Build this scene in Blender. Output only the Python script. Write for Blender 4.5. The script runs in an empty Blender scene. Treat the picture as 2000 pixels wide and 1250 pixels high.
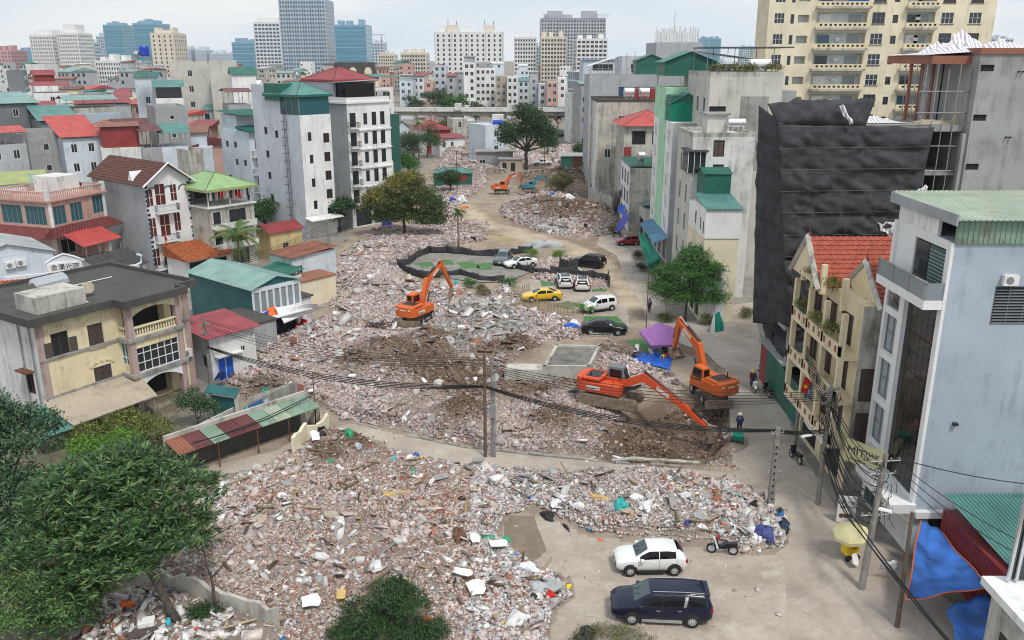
import bpy,bmesh,math,random
import numpy as np
from mathutils import Vector,Matrix
random.seed(7);RNG=np.random.default_rng(11)
PI=math.pi
sc=bpy.context.scene
col=sc.collection
# ------------------------------------------------------------------ camera
CAM_H,FPX,PITCH=28.0,1671.0,math.radians(17.0) # drone 28 m up, looking 17 degrees down
cam=bpy.data.cameras.new('camera');camo=bpy.data.objects.new('camera',cam);col.objects.link(camo)
camo.location=(0,0,CAM_H);camo.rotation_euler=(PI/2-PITCH,0,0)
cam.sensor_width=36;cam.lens=36*FPX/2000;cam.clip_start=0.5;cam.clip_end=12000
sc.camera=camo
# ------------------------------------------------------------------ sky, sun, exposure
w=bpy.data.worlds.new('World');sc.world=w;w.use_nodes=True
nt=w.node_tree;N=nt.nodes;Lk=nt.links;N.clear()
out=N.new('ShaderNodeOutputWorld');bg=N.new('ShaderNodeBackground');bg.inputs[1].default_value=0.10
sky=N.new('ShaderNodeTexSky');sky.sky_type='NISHITA';sky.sun_disc=False
sky.sun_elevation=math.radians(58);sky.sun_rotation=math.radians(150);sky.air_density=1.6;sky.dust_density=3.0
tc=N.new('ShaderNodeTexCoord');mp=N.new('ShaderNodeMapping');mp.inputs['Scale'].default_value=(1.6,1.6,7.0)
nz=N.new('ShaderNodeTexNoise');nz.inputs['Scale'].default_value=1.5;nz.inputs['Detail'].default_value=5;nz.inputs['Roughness'].default_value=0.55
rp=N.new('ShaderNodeValToRGB');rp.color_ramp.elements[0].position=0.36;rp.color_ramp.elements[0].color=(4.2,4.95,5.65,1)
rp.color_ramp.elements[1].position=0.60;rp.color_ramp.elements[1].color=(5.7,5.85,5.95,1)
mx=N.new('ShaderNodeMix');mx.data_type='RGBA';mx.inputs[0].default_value=0.93 # thick bright overcast over the sky
Lk.new(tc.outputs['Generated'],mp.inputs[0]);Lk.new(mp.outputs[0],nz.inputs['Vector']);Lk.new(nz.outputs[0],rp.inputs[0])
Lk.new(sky.outputs[0],mx.inputs[6]);Lk.new(rp.outputs[0],mx.inputs[7]);Lk.new(mx.outputs[2],bg.inputs[0]);Lk.new(bg.outputs[0],out.inputs[0])
sd=bpy.data.lights.new('sun','SUN');sd.energy=1.5;sd.angle=math.radians(10);sd.color=(1.0,0.965,0.91)
so=bpy.data.objects.new('sun',sd);col.objects.link(so)
so.rotation_euler=(math.radians(32),0,math.radians(30)) # high, behind the camera on its right
sc.view_settings.view_transform='Standard';sc.view_settings.look='None';sc.view_settings.gamma=1
sc.view_settings.exposure=0.76;sc.view_settings.use_curve_mapping=False
sc.cycles.pixel_filter_type='BLACKMAN_HARRIS';sc.cycles.filter_width=1.05
sc.cycles.max_bounces=5;sc.cycles.diffuse_bounces=3;sc.cycles.glossy_bounces=2;sc.cycles.transmission_bounces=3
sc.cycles.transparent_max_bounces=6;sc.cycles.volume_bounces=0
# ------------------------------------------------------------------ survey: photograph pixel -> place on the plane z
cP,sP=math.cos(PITCH),math.sin(PITCH)
def ray(px,py):
 a,b=(px-1000)/FPX,(py-625)/FPX
 return Vector((a,cP-b*sP,-sP-b*cP))
def G(px,py,z=0.0):
 d=ray(px,py);t=(z-CAM_H)/d.z
 return Vector((d.x*t,d.y*t,z))
def GY(px,py,Y):
 d=ray(px,py);t=Y/d.y
 return Vector((d.x*t,Y,CAM_H+d.z*t))
def GP(px,py,p0,n): # ray meets the plane through p0 with normal n
 d=ray(px,py);o=Vector((0,0,CAM_H));t=(p0-o).dot(n)/d.dot(n)
 return o+d*t
# ------------------------------------------------------------------ materials
MATS={}
def nmat(name):
 m=bpy.data.materials.new(name);m.use_nodes=True
 b=m.node_tree.nodes['Principled BSDF'];return m,m.node_tree,b
def plain(name,c,rough=0.6,metal=0.0,var=0.12,scale=3.0,bump=0.0,bscale=20,spec=0.4):
 if name in MATS:return MATS[name]
 m,t,b=nmat(name);b.inputs['Roughness'].default_value=rough;b.inputs['Metallic'].default_value=metal
 b.inputs['Specular IOR Level'].default_value=spec
 g=t.nodes.new('ShaderNodeNewGeometry');n=t.nodes.new('ShaderNodeTexNoise');n.inputs['Scale'].default_value=scale;n.inputs['Detail'].default_value=4
 t.links.new(g.outputs['Position'],n.inputs['Vector'])
 r=t.nodes.new('ShaderNodeValToRGB');r.color_ramp.elements[0].position=0.3;r.color_ramp.elements[1].position=0.7
 r.color_ramp.elements[0].color=(*[max(0,x*(1-var))for x in c],1);r.color_ramp.elements[1].color=(*[min(1,x*(1+var))for x in c],1)
 t.links.new(n.outputs[0],r.inputs[0]);t.links.new(r.outputs[0],b.inputs['Base Color'])
 if bump:
  n2=t.nodes.new('ShaderNodeTexNoise');n2.inputs['Scale'].default_value=bscale;n2.inputs['Detail'].default_value=6
  t.links.new(g.outputs['Position'],n2.inputs['Vector'])
  bp=t.nodes.new('ShaderNodeBump');bp.inputs['Strength'].default_value=bump;bp.inputs['Distance'].default_value=0.05
  t.links.new(n2.outputs[0],bp.inputs['Height']);t.links.new(bp.outputs[0],b.inputs['Normal'])
 MATS[name]=m;return m
def wall(name,c,stain=0.35,dirt=(0.10,0.095,0.085),scale=1.0,rough=0.85,hor=0.0):
 """painted render: rain streaks run down it, blotches of mould, faint patching"""
 if name in MATS:return MATS[name]
 m,t,b=nmat(name);b.inputs['Roughness'].default_value=rough;b.inputs['Specular IOR Level'].default_value=0.2
 nd,lk=t.nodes.new,t.links.new
 g=nd('ShaderNodeNewGeometry')
 mp=nd('ShaderNodeMapping');mp.inputs['Scale'].default_value=(1.1*scale,1.1*scale,0.09*scale)
 lk(g.outputs['Position'],mp.inputs[0])
 n1=nd('ShaderNodeTexNoise');n1.inputs['Scale'].default_value=1.6;n1.inputs['Detail'].default_value=7;n1.inputs['Roughness'].default_value=0.7
 lk(mp.outputs[0],n1.inputs['Vector'])
 n2=nd('ShaderNodeTexNoise');n2.inputs['Scale'].default_value=0.45*scale;n2.inputs['Detail'].default_value=8;n2.inputs['Roughness'].default_value=0.68
 lk(g.outputs['Position'],n2.inputs['Vector'])
 mu=nd('ShaderNodeMath');mu.operation='MULTIPLY';lk(n1.outputs[0],mu.inputs[0]);lk(n2.outputs[0],mu.inputs[1])
 r=nd('ShaderNodeMapRange');lk(mu.outputs[0],r.inputs[0])
 r.inputs[1].default_value=0.275-0.09*stain;r.inputs[2].default_value=0.42-0.08*stain;r.inputs[4].default_value=min(1,0.28+0.75*stain)
 n3=nd('ShaderNodeTexNoise');n3.inputs['Scale'].default_value=0.35;n3.inputs['Detail'].default_value=3;lk(g.outputs['Position'],n3.inputs['Vector'])
 r3=nd('ShaderNodeValToRGB');r3.color_ramp.elements[0].position=0.35;r3.color_ramp.elements[1].position=0.65
 r3.color_ramp.elements[0].color=(*[x*0.90 for x in c],1);r3.color_ramp.elements[1].color=(*[min(1,x*1.05)for x in c],1);lk(n3.outputs[0],r3.inputs[0])
 mx=nd('ShaderNodeMix');mx.data_type='RGBA';lk(r.outputs[0],mx.inputs[0]);lk(r3.outputs[0],mx.inputs[6]);mx.inputs[7].default_value=(*dirt,1)
 lk(mx.outputs[2],b.inputs['Base Color'])
 n4=nd('ShaderNodeTexNoise');n4.inputs['Scale'].default_value=9;n4.inputs['Detail'].default_value=5;lk(g.outputs['Position'],n4.inputs['Vector'])
 bp=nd('ShaderNodeBump');bp.inputs['Strength'].default_value=0.25;bp.inputs['Distance'].default_value=0.03
 lk(n4.outputs[0],bp.inputs['Height']);lk(bp.outputs[0],b.inputs['Normal'])
 MATS[name]=m;return m
def sheet_metal(name,c,rust=0.15,rustc=(0.16,0.06,0.03),rough=0.5):
 if name in MATS:return MATS[name]
 m,t,b=nmat(name);b.inputs['Roughness'].default_value=rough;b.inputs['Specular IOR Level'].default_value=0.45
 nd,lk=t.nodes.new,t.links.new
 g=nd('ShaderNodeNewGeometry')
 n1=nd('ShaderNodeTexNoise');n1.inputs['Scale'].default_value=0.8;n1.inputs['Detail'].default_value=8;n1.inputs['Roughness'].default_value=0.7;lk(g.outputs['Position'],n1.inputs['Vector'])
 r=nd('ShaderNodeMapRange');lk(n1.outputs[0],r.inputs[0]);r.inputs[1].default_value=0.66-0.3*rust;r.inputs[2].default_value=0.78-0.22*rust;r.inputs[4].default_value=min(1,.35+rust)
 n3=nd('ShaderNodeTexNoise');n3.inputs['Scale'].default_value=0.5;n3.inputs['Detail'].default_value=4;lk(g.outputs['Position'],n3.inputs['Vector'])
 r3=nd('ShaderNodeValToRGB');r3.color_ramp.elements[0].position=0.32;r3.color_ramp.elements[1].position=0.68
 r3.color_ramp.elements[0].color=(*[x*0.82 for x in c],1);r3.color_ramp.elements[1].color=(*[min(1,x*1.12+0.01)for x in c],1);lk(n3.outputs[0],r3.inputs[0])
 mx=nd('ShaderNodeMix');mx.data_type='RGBA';lk(r.outputs[0],mx.inputs[0]);lk(r3.outputs[0],mx.inputs[6]);mx.inputs[7].default_value=(*rustc,1)
 lk(mx.outputs[2],b.inputs['Base Color']);MATS[name]=m;return m
def attrmat(name,rough=0.85,bump=0.0,bscale=14,spec=0.2,trans=0.0,var=0.15,vscale=6):
 """colour comes from each piece's own 'col' attribute"""
 if name in MATS:return MATS[name]
 m,t,b=nmat(name);b.inputs['Roughness'].default_value=rough;b.inputs['Specular IOR Level'].default_value=spec
 nd,lk=t.nodes.new,t.links.new
 a=nd('ShaderNodeAttribute');a.attribute_name='col'
 g=nd('ShaderNodeNewGeometry');n=nd('ShaderNodeTexNoise');n.inputs['Scale'].default_value=vscale;n.inputs['Detail'].default_value=6;lk(g.outputs['Position'],n.inputs['Vector'])
 r=nd('ShaderNodeMapRange');lk(n.outputs[0],r.inputs[0]);r.inputs[1].default_value=.3;r.inputs[2].default_value=.7;r.inputs[3].default_value=1-var;r.inputs[4].default_value=1+var
 mx=nd('ShaderNodeVectorMath');mx.operation='SCALE';lk(a.outputs['Color'],mx.inputs[0]);lk(r.outputs[0],mx.inputs['Scale'])
 lk(mx.outputs[0],b.inputs['Base Color'])
 if trans:
  b.inputs['Transmission Weight'].default_value=0
  tr=nd('ShaderNodeBsdfTranslucent');ms=nd('ShaderNodeMixShader');ms.inputs[0].default_value=trans
  lk(mx.outputs[0],tr.inputs[0]);lk(b.outputs[0],ms.inputs[1]);lk(tr.outputs[0],ms.inputs[2]);lk(ms.outputs[0],t.nodes['Material Output'].inputs[0])
 if bump:
  n2=nd('ShaderNodeTexNoise');n2.inputs['Scale'].default_value=bscale;n2.inputs['Detail'].default_value=7;lk(g.outputs['Position'],n2.inputs['Vector'])
  bp=nd('ShaderNodeBump');bp.inputs['Strength'].default_value=bump;bp.inputs['Distance'].default_value=0.08
  lk(n2.outputs[0],bp.inputs['Height']);lk(bp.outputs[0],b.inputs['Normal'])
 MATS[name]=m;return m
def gloss(name,c,rough=0.15,coat=0.0,metal=0.0,spec=0.5):
 if name in MATS:return MATS[name]
 m,t,b=nmat(name);b.inputs['Base Color'].default_value=(*c,1);b.inputs['Roughness'].default_value=rough
 b.inputs['Coat Weight'].default_value=coat;b.inputs['Metallic'].default_value=metal;b.inputs['Specular IOR Level'].default_value=spec
 g=t.nodes.new('ShaderNodeNewGeometry');n=t.nodes.new('ShaderNodeTexNoise');n.inputs['Scale'].default_value=4;n.inputs['Detail'].default_value=5;t.links.new(g.outputs['Position'],n.inputs['Vector'])
 r=t.nodes.new('ShaderNodeMapRange');t.links.new(n.outputs[0],r.inputs[0]);r.inputs[3].default_value=rough*0.7;r.inputs[4].default_value=min(1,rough*1.5+0.03);t.links.new(r.outputs[0],b.inputs['Roughness'])
 MATS[name]=m;return m
def M(k):return MATS[k]
# ------------------------------------------------------------------ mesh builder
SPLIT={'posts':'post','quoin':'quoin','quoins':'quoin','gable_wall':'gable_wall','mirrors':'mirror','handles':'handle','mullions':'mullion','mullion':'mullion','insulators':'insulator','corner_pier':'corner_pier','terrace_wall':'terrace_wall','pierced_panel':'pierced_panel','garment':'garment','teeth':'tooth','bay_wall':'bay_wall','floor_band':'floor_band','white_frame':'frame_strip','slit_window':'slit_window','ribs':'rib','pipe_stubs':'pipe_stub','hood_mould':'hood_block','shutter_slats':'slat','louvre':'slat','upper_wall':'upper_wall','downpipe':'downpipe'}
class MB:
 def __init__(s):s.v=[];s.f=[]
 def add(s,vs,fs,m=None):
  o=len(s.v)
  if m is not None:vs=[m@Vector(p)for p in vs]
  s.v+=[tuple(p)for p in vs];s.f+=[tuple(i+o for i in f)for f in fs];return s
 def box(s,x0,x1,y0,y1,z0,z1,m=None):
  return s.add([(x0,y0,z0),(x1,y0,z0),(x1,y1,z0),(x0,y1,z0),(x0,y0,z1),(x1,y0,z1),(x1,y1,z1),(x0,y1,z1)],
      [(0,3,2,1),(4,5,6,7),(0,1,5,4),(1,2,6,5),(2,3,7,6),(3,0,4,7)],m)
 def hexa(s,b4,t4): # bottom four, top four (counter-clockwise from above)
  return s.add(list(b4)+list(t4),[(0,3,2,1),(4,5,6,7),(0,1,5,4),(1,2,6,5),(2,3,7,6),(3,0,4,7)])
 def poly(s,pts):return s.add(pts,[tuple(range(len(pts)))])
 def prism(s,pts,z0,z1,m=None): # outline in xy, extruded in z
  n=len(pts)
  return s.add([(p[0],p[1],z0)for p in pts]+[(p[0],p[1],z1)for p in pts],
      [tuple(range(n))[::-1],tuple(range(n,2*n))]+[(i,(i+1)%n,n+(i+1)%n,n+i)for i in range(n)],m)
 def plate(s,pts,y0,y1,m=None): # outline in xz, extruded in y
  n=len(pts)
  return s.add([(p[0],y0,p[1])for p in pts]+[(p[0],y1,p[1])for p in pts],
      [tuple(range(n)),tuple(range(n,2*n))[::-1]]+[(i,n+i,n+(i+1)%n,(i+1)%n)for i in range(n)],m)
 def tube(s,pts,r,n=6,cap=True):
  pts=[Vector(p)for p in pts];rr=r if isinstance(r,(list,tuple))else[r]*len(pts);rings=[]
  for i,p in enumerate(pts):
   d=(pts[min(i+1,len(pts)-1)]-pts[max(i-1,0)])
   d=d.normalized()if d.length>1e-9 else Vector((0,0,1))
   a=Vector((0,0,1))if abs(d.z)<0.9 else Vector((1,0,0))
   e1=d.cross(a).normalized();e2=d.cross(e1)
   rings.append([p+(e1*math.cos(2*PI*k/n)+e2*math.sin(2*PI*k/n))*rr[i]for k in range(n)])
  o=len(s.v)
  for rg in rings:s.v+=[tuple(q)for q in rg]
  for i in range(len(pts)-1):
   for k in range(n):
    s.f.append((o+i*n+k,o+(i+1)*n+k,o+(i+1)*n+(k+1)%n,o+i*n+(k+1)%n))
  if cap:s.f.append(tuple(o+k for k in range(n)));s.f.append(tuple(o+(len(pts)-1)*n+k for k in range(n))[::-1])
  return s
 def lathe(s,prof,n=12,m=None,cap=True): # profile (r, z) round z
  vs=[];fs=[]
  for r,z in prof:
   for k in range(n):vs.append((r*math.cos(2*PI*k/n),r*math.sin(2*PI*k/n),z))
  for i in range(len(prof)-1):
   for k in range(n):fs.append((i*n+k,i*n+(k+1)%n,(i+1)*n+(k+1)%n,(i+1)*n+k))
  if cap:fs.append(tuple(range(n))[::-1]);fs.append(tuple((len(prof)-1)*n+k for k in range(n)))
  return s.add(vs,fs,m)
 def grid(s,fn,nu,nv): # fn(u,v) -> point
  o=len(s.v)
  for j in range(nv+1):
   for i in range(nu+1):s.v.append(tuple(fn(i/nu,j/nv)))
  for j in range(nv):
   for i in range(nu):
    a=o+j*(nu+1)+i;s.f.append((a,a+1,a+nu+2,a+nu+1))
  return s
 def mesh(s,name,mat=None,smooth=False):
  me=bpy.data.meshes.new(name);me.from_pydata(s.v,[],s.f)
  if mat:me.materials.append(M(mat)if isinstance(mat,str)else mat)
  if smooth:me.polygons.foreach_set('use_smooth',[True]*len(me.polygons))
  me.update();return me
 def build(s,name,mat,parent=None,smooth=False,loc=None,bevel=0):
  if parent is not None and name in SPLIT: # pieces that stand apart become parts of their own
   par=list(range(len(s.v)))
   def find(i):
    while par[i]!=i:par[i]=par[par[i]];i=par[i]
    return i
   for f in s.f:
    for q in f[1:]:par[find(q)]=find(f[0])
   grp={}
   for f in s.f:grp.setdefault(find(f[0]),[]).append(f)
   if len(grp)>1:
    for fs in grp.values():
     ids=sorted({i for f in fs for i in f});mp={i:k for k,i in enumerate(ids)};m2=MB();m2.v=[s.v[i]for i in ids];m2.f=[tuple(mp[i]for i in f)for f in fs];m2.mesh_build(SPLIT[name],mat,parent,smooth,loc,bevel)
    return parent
  return s.mesh_build(name,mat,parent,smooth,loc,bevel)
 def mesh_build(s,name,mat,parent=None,smooth=False,loc=None,bevel=0):
  o=bpy.data.objects.new(name,s.mesh(name,mat,smooth));col.objects.link(o);o.parent=parent
  if loc is not None:o.location=loc
  if bevel:
   md=o.modifiers.new('bevel','BEVEL');md.width=bevel;md.segments=2;md.limit_method='ANGLE'
  return o
def objm(name,me,parent=None,loc=(0,0,0),rz=0.0):
 o=bpy.data.objects.new(name,me);col.objects.link(o);o.parent=parent;o.location=loc;o.rotation_euler=(0,0,rz);return o
def tag(o,label=None,cat=None,group=None,kind=None):
 if label:o['label']=label
 if cat:o['category']=cat
 if group:o['group']=group
 if kind:o['kind']=kind
 return o
def thing(name,label,cat,loc=(0,0,0),rz=0.0,group=None):
 o=bpy.data.objects.new(name,None);col.objects.link(o);o.location=loc;o.rotation_euler=(0,0,rz);o.empty_display_size=0.2
 return tag(o,label,cat,group)
def one(name,label,cat,mb,mat,loc=(0,0,0),rz=0.0,group=None,smooth=False,bevel=0):
 o=mb.build(name,mat,None,smooth,bevel=bevel);o.location=loc;o.rotation_euler=(0,0,rz);return tag(o,label,cat,group)
def struct(name,mb,mat,loc=(0,0,0)):
 o=mb.build(name,mat);o.location=loc;o['kind']='structure';return o
def dup(o,parent=None):
 c=o.copy();col.objects.link(c);c.parent=parent
 for ch in list(o.children):dup(ch,c)
 return c
def npmesh(name,V,Fq,mat,colr=None,tri=False,smooth=False):
 """fast mesh from numpy; V (n,3), Fq (m,k) faces of k corners, colr (n,3) point colours"""
 k=Fq.shape[1];me=bpy.data.meshes.new(name)
 me.vertices.add(len(V));me.vertices.foreach_set('co',V.astype(np.float32).ravel())
 me.loops.add(Fq.size);me.loops.foreach_set('vertex_index',Fq.astype(np.int32).ravel())
 me.polygons.add(len(Fq));me.polygons.foreach_set('loop_start',np.arange(0,Fq.size,k,dtype=np.int32));me.polygons.foreach_set('loop_total',np.full(len(Fq),k,dtype=np.int32))
 if smooth:me.polygons.foreach_set('use_smooth',np.ones(len(Fq),dtype=bool))
 if colr is not None:
  at=me.attributes.new('col','FLOAT_COLOR','POINT');c4=np.ones((len(V),4),np.float32);c4[:,:3]=colr;at.data.foreach_set('color',c4.ravel())
 me.materials.append(M(mat));me.update();me.validate();return me
def inpoly(P,poly):
 x,y=P[:,0],P[:,1];r=np.zeros(len(P),bool);n=len(poly)
 for i in range(n):
  x1,y1=poly[i];x2,y2=poly[(i+1)%n]
  c=((y1>y)!=(y2>y))&(x<(x2-x1)*(y-y1)/((y2-y1)or 1e-9)+x1);r^=c
 return r
def gpoly(pts):return[tuple(G(*p)[:2])for p in pts]
def noise2(x,y,s,seed=0):
 """cheap smooth value noise"""
 r=np.random.default_rng(seed);T=r.random((64,64))
 x=x/s+1000;y=y/s+1000;i=np.floor(x).astype(int);j=np.floor(y).astype(int);fx=x-i;fy=y-j
 fx=fx*fx*(3-2*fx);fy=fy*fy*(3-2*fy);a=lambda p,q:T[p%64,q%64]
 return(a(i,j)*(1-fx)+a(i+1,j)*fx)*(1-fy)+(a(i,j+1)*(1-fx)+a(i+1,j+1)*fx)*fy
# ------------------------------------------------------------------ palette
gloss('glass_dark',(0.022,0.03,0.038),0.06,spec=0.6);gloss('glass_blue',(0.03,0.09,0.16),0.06,spec=0.7)
gloss('glass_teal',(0.02,0.10,0.12),0.08,spec=0.7);gloss('glass_black',(0.008,0.009,0.011),0.05,spec=0.55)
gloss('glass_pale',(0.22,0.26,0.28),0.1,spec=0.6);gloss('glass_green',(0.02,0.10,0.085),0.1,spec=0.6)
gloss('glass_car',(0.035,0.06,0.065),0.04,spec=0.7);gloss('glass_car_dark',(0.006,0.006,0.008),0.06,spec=0.3)
gloss('steel',(0.62,0.63,0.64),0.22,metal=0.9);gloss('chrome',(0.7,0.7,0.7),0.12,metal=1.0)
plain('white_trim',(0.74,0.74,0.73),0.5,var=.05);plain('black_trim',(0.025,0.025,0.027),0.5);plain('brown_trim',(0.10,0.05,0.03),0.6)
plain('red_wood',(0.11,0.018,0.014),0.4);plain('shutter_brown',(0.085,0.066,0.058),0.75,var=.3,scale=8);plain('grey_trim',(0.22,0.23,0.24),0.5)
plain('interior_shade',(0.02,0.02,0.022),0.95);plain('curtain',(0.30,0.34,0.37),0.8,var=.3,scale=7)  # first one near-black: shade of unlit rooms and open windows put into the colour
plain('ac_white',(0.70,0.70,0.68),0.5);plain('pole_concrete',(0.22,0.205,0.185),0.9,var=.25,bump=.3);plain('pole_wood',(0.12,0.09,0.07),0.9,var=.3)
plain('cable',(0.012,0.012,0.013),0.6);plain('bark',(0.085,0.068,0.055),0.95,var=.35,scale=5,bump=.6);plain('bark_pale',(0.20,0.17,0.14),0.95,var=.3,scale=5)
plain('net_black',(0.055,0.056,0.061),0.9,var=.25,scale=1.0,bump=.35,bscale=7,spec=.15);plain('steel_tube',(0.28,0.26,0.24),0.5,var=.3);plain('rust',(0.15,0.055,0.03),0.85,var=.4)
plain('blue_tank',(0.01,0.05,0.42),0.4)
attrmat('attr',0.85,bump=0.35,bscale=9);attrmat('leaf',0.5,trans=0.28,spec=0.35,var=.22,vscale=1.6);attrmat('attr_smooth',0.6)
TEAL=(0.055,0.20,0.185);GREEN=(0.012,0.10,0.062);REDR=(0.28,0.03,0.03);REDC=(0.36,0.045,0.035)
for k,c,ru in(('m_green',(0.012,0.115,0.085),.1),('m_teal',(0.075,0.205,0.18),.15),('m_red',(0.24,0.028,0.03),.15),('m_redlight',(0.42,0.06,0.05),.1),('m_rose',(0.30,0.05,0.06),.15),
     ('m_lime',(0.24,0.38,0.16),.2),('m_olive',(0.30,0.34,0.14),.2),('m_grey',(0.32,0.34,0.35),.2),('m_tealdark',(0.018,0.115,0.12),.08),('m_rust',(0.22,0.075,0.04),.5),
     ('m_maroon',(0.12,0.03,0.03),.2),('m_paleteal',(0.19,0.31,0.285),.3),('m_fade',(0.20,0.30,0.22),.45),('m_white',(0.66,0.67,0.66),.12),('m_blue',(0.08,0.20,0.33),.1),('m_dark',(0.07,0.07,0.075),.2),('m_orange',(0.42,0.12,0.045),.25)):
 sheet_metal(k,c,ru)
sheet_metal('m_sage',(.33,.39,.30),.45,(.33,.26,.15))
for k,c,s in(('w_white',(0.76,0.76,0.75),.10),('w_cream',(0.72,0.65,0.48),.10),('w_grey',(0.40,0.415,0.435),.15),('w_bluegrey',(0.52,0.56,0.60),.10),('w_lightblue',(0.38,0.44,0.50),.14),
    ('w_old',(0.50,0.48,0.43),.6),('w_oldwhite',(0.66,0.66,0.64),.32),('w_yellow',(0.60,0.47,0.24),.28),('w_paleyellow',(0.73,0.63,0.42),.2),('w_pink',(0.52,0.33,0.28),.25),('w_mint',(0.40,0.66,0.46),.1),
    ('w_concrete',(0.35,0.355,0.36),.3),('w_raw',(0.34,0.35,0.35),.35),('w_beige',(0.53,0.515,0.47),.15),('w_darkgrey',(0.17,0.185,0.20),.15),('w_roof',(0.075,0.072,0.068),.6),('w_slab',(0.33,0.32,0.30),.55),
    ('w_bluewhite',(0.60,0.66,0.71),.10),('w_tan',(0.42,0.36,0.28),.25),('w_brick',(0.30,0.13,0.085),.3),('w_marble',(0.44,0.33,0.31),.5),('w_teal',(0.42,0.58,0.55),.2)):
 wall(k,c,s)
# ------------------------------------------------------------------ building kit
_wc={}
def win_mesh(w,h,cols,rows,fr,style):
 k=(round(w,2),round(h,2),cols,rows,fr,style)
 if k in _wc:return _wc[k]
 t=0.06 if min(w,h)>0.7 else 0.045
 m=MB();y0,y1=-0.03,0.10
 m.box(0,t,y0,y1,0,h);m.box(w-t,w,y0,y1,0,h);m.box(t,w-t,y0,y1,0,t);m.box(t,w-t,y0,y1,h-t,h)
 for i in range(1,cols):x=w*i/cols;m.box(x-t*.4,x+t*.4,0.0,y1-.01,t,h-t)
 for j in range(1,rows):z=h*j/rows;m.box(t,w-t,0.005,y1-.005,z-t*.4,z+t*.4)
 fm=m.mesh('window',fr)
 g=MB().box(t*.8,w-t*.8,0.07,0.095,t*.8,h-t*.8)
 if style=='sill':pass
 _wc[k]=(fm,g);return _wc[k]
_pc={}
class Bd:
 """a building: local x runs along the front (left to right seen from outside), y goes inward, z up"""
 def __init__(s,name,label,A,B,D,h,mat,cat='building',group=None,z0=0.0):
  A=Vector((A[0],A[1]));B=Vector((B[0],B[1]));u=B-A;s.L=u.length;s.rz=math.atan2(u.y,u.x);s.D=D;s.h=h;s.mat=mat;s.z0=z0
  s.root=thing(name,label,cat,(A.x,A.y,0),s.rz,group);s.open={'F':[],'R':[],'L':[],'K':[]}
  s.Mx=Matrix.Translation((A.x,A.y,0))@Matrix.Rotation(s.rz,4,'Z');s.Mi=s.Mx.inverted()
  s.tops={}
 def frame(s,f):
  return{'F':(Vector((0,0,0)),Vector((1,0,0)),0.0,s.L),'R':(Vector((s.L,0,0)),Vector((0,1,0)),PI/2,s.D),
    'L':(Vector((0,s.D,0)),Vector((0,-1,0)),-PI/2,s.D),'K':(Vector((s.L,s.D,0)),Vector((-1,0,0)),PI,s.L)}[f]
 def px(s,f,x,y): # photo pixel -> (along, up) on a face
  o,d,r,l=s.frame(f);n=Vector((d.y,-d.x,0));wo=s.Mx@o;wn=s.Mx.to_3x3()@n
  p=s.Mi@GP(x,y,wo,wn);return(p-o).dot(d),p.z
 def hole(s,f,a,z,w,h):s.open[f].append((a,z,w,h))
 def win(s,f,a,z,w,h,cols=2,rows=1,fr='white_trim',gl='glass_dark',cut=True,name='window',sill=None):
  """window with its lower left corner at (a, z) of face f"""
  o,d,r,l=s.frame(f)
  if a<0.05 or a+w>l-0.05 or z+h>s.h-0.05 or z<s.z0:
   a=min(max(a,0.06),max(0.06,l-w-0.06));
   if a+w>l-.05 or z+h>s.h-.05 or z<s.z0:return None
  if cut:
   for q in s.open[f]:
    if a<q[0]+q[2]+.03 and q[0]<a+w+.03 and z<q[1]+q[3]+.03 and q[1]<z+h+.03:return None
   s.open[f].append((a,z,w,h))
  fm,gb=win_mesh(w,h,cols,rows,fr,'')
  off=0.04 if cut else-0.09
  n=Vector((d.y,-d.x,0));p=o+d*a-n*off;p.z=z
  ob=objm(name,fm,s.root,p,r)
  k=(round(w,2),round(h,2),gl)
  if k not in _pc:_pc[k]=gb.mesh('pane',gl)
  objm('pane',_pc[k],ob)
  if sill:
   m=MB().box(-.1,w+.1,-.12-off,.0,-.1,-.003);m.build('sill',sill,ob)
  return ob
 def wpx(s,f,pts,w,h,**kw): # windows by the photo pixels of their centres
  for p in pts:
   a,z=s.px(f,*p);s.win(f,a-w/2,z-h/2,w,h,**kw)
 def grid(s,f,nc,nr,a0,a1,z0,z1,w,h,skip=0.0,far=False,gl='glass_dark',fr='white_trim',**kw):
  if far:
   o,d,r,l=s.frame(f);m=MB();n=Vector((d.y,-d.x,0))
   for j in range(nr):
    for i in range(nc):
     if random.random()<skip:continue
     a=a0+(a1-a0)*(i+.5)/nc-w/2;z=z0+(z1-z0)*(j+.5)/nr-h/2
     q=[o+d*a+n*.04,o+d*(a+w)+n*.04];q=[(q[0].x,q[0].y,z),(q[1].x,q[1].y,z),(q[1].x,q[1].y,z+h),(q[0].x,q[0].y,z+h)]
     m.poly(q)
   if m.f:tag(m.build('window_panes',gl,s.root),kind='stuff')
   return
  for j in range(nr):
   for i in range(nc):
    if random.random()<skip:continue
    a=a0+(a1-a0)*(i+.5)/nc-w/2;z=z0+(z1-z0)*(j+.5)/nr-h/2
    s.win(f,a,z,w,h,gl=gl,fr=fr,**kw)
 def part(s,name,mb,mat,**kw):return mb.build(name,mat,s.root,**kw)
 def fbox(s,f,a0,a1,z0,z1,o0,o1,mb=None): # box on a face: along a0..a1, up z0..z1, outward o0..o1
  o,d,r,l=s.frame(f);mb=mb or MB();mm=Matrix.Translation(o)@Matrix.Rotation(r,4,'Z')
  mb.box(a0,a1,-o1,-o0,z0,z1,mm);return mb
 def fpart(s,name,f,a0,a1,z0,z1,o0,o1,mat):return s.fbox(f,a0,a1,z0,z1,o0,o1).build(name,mat,s.root)
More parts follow.
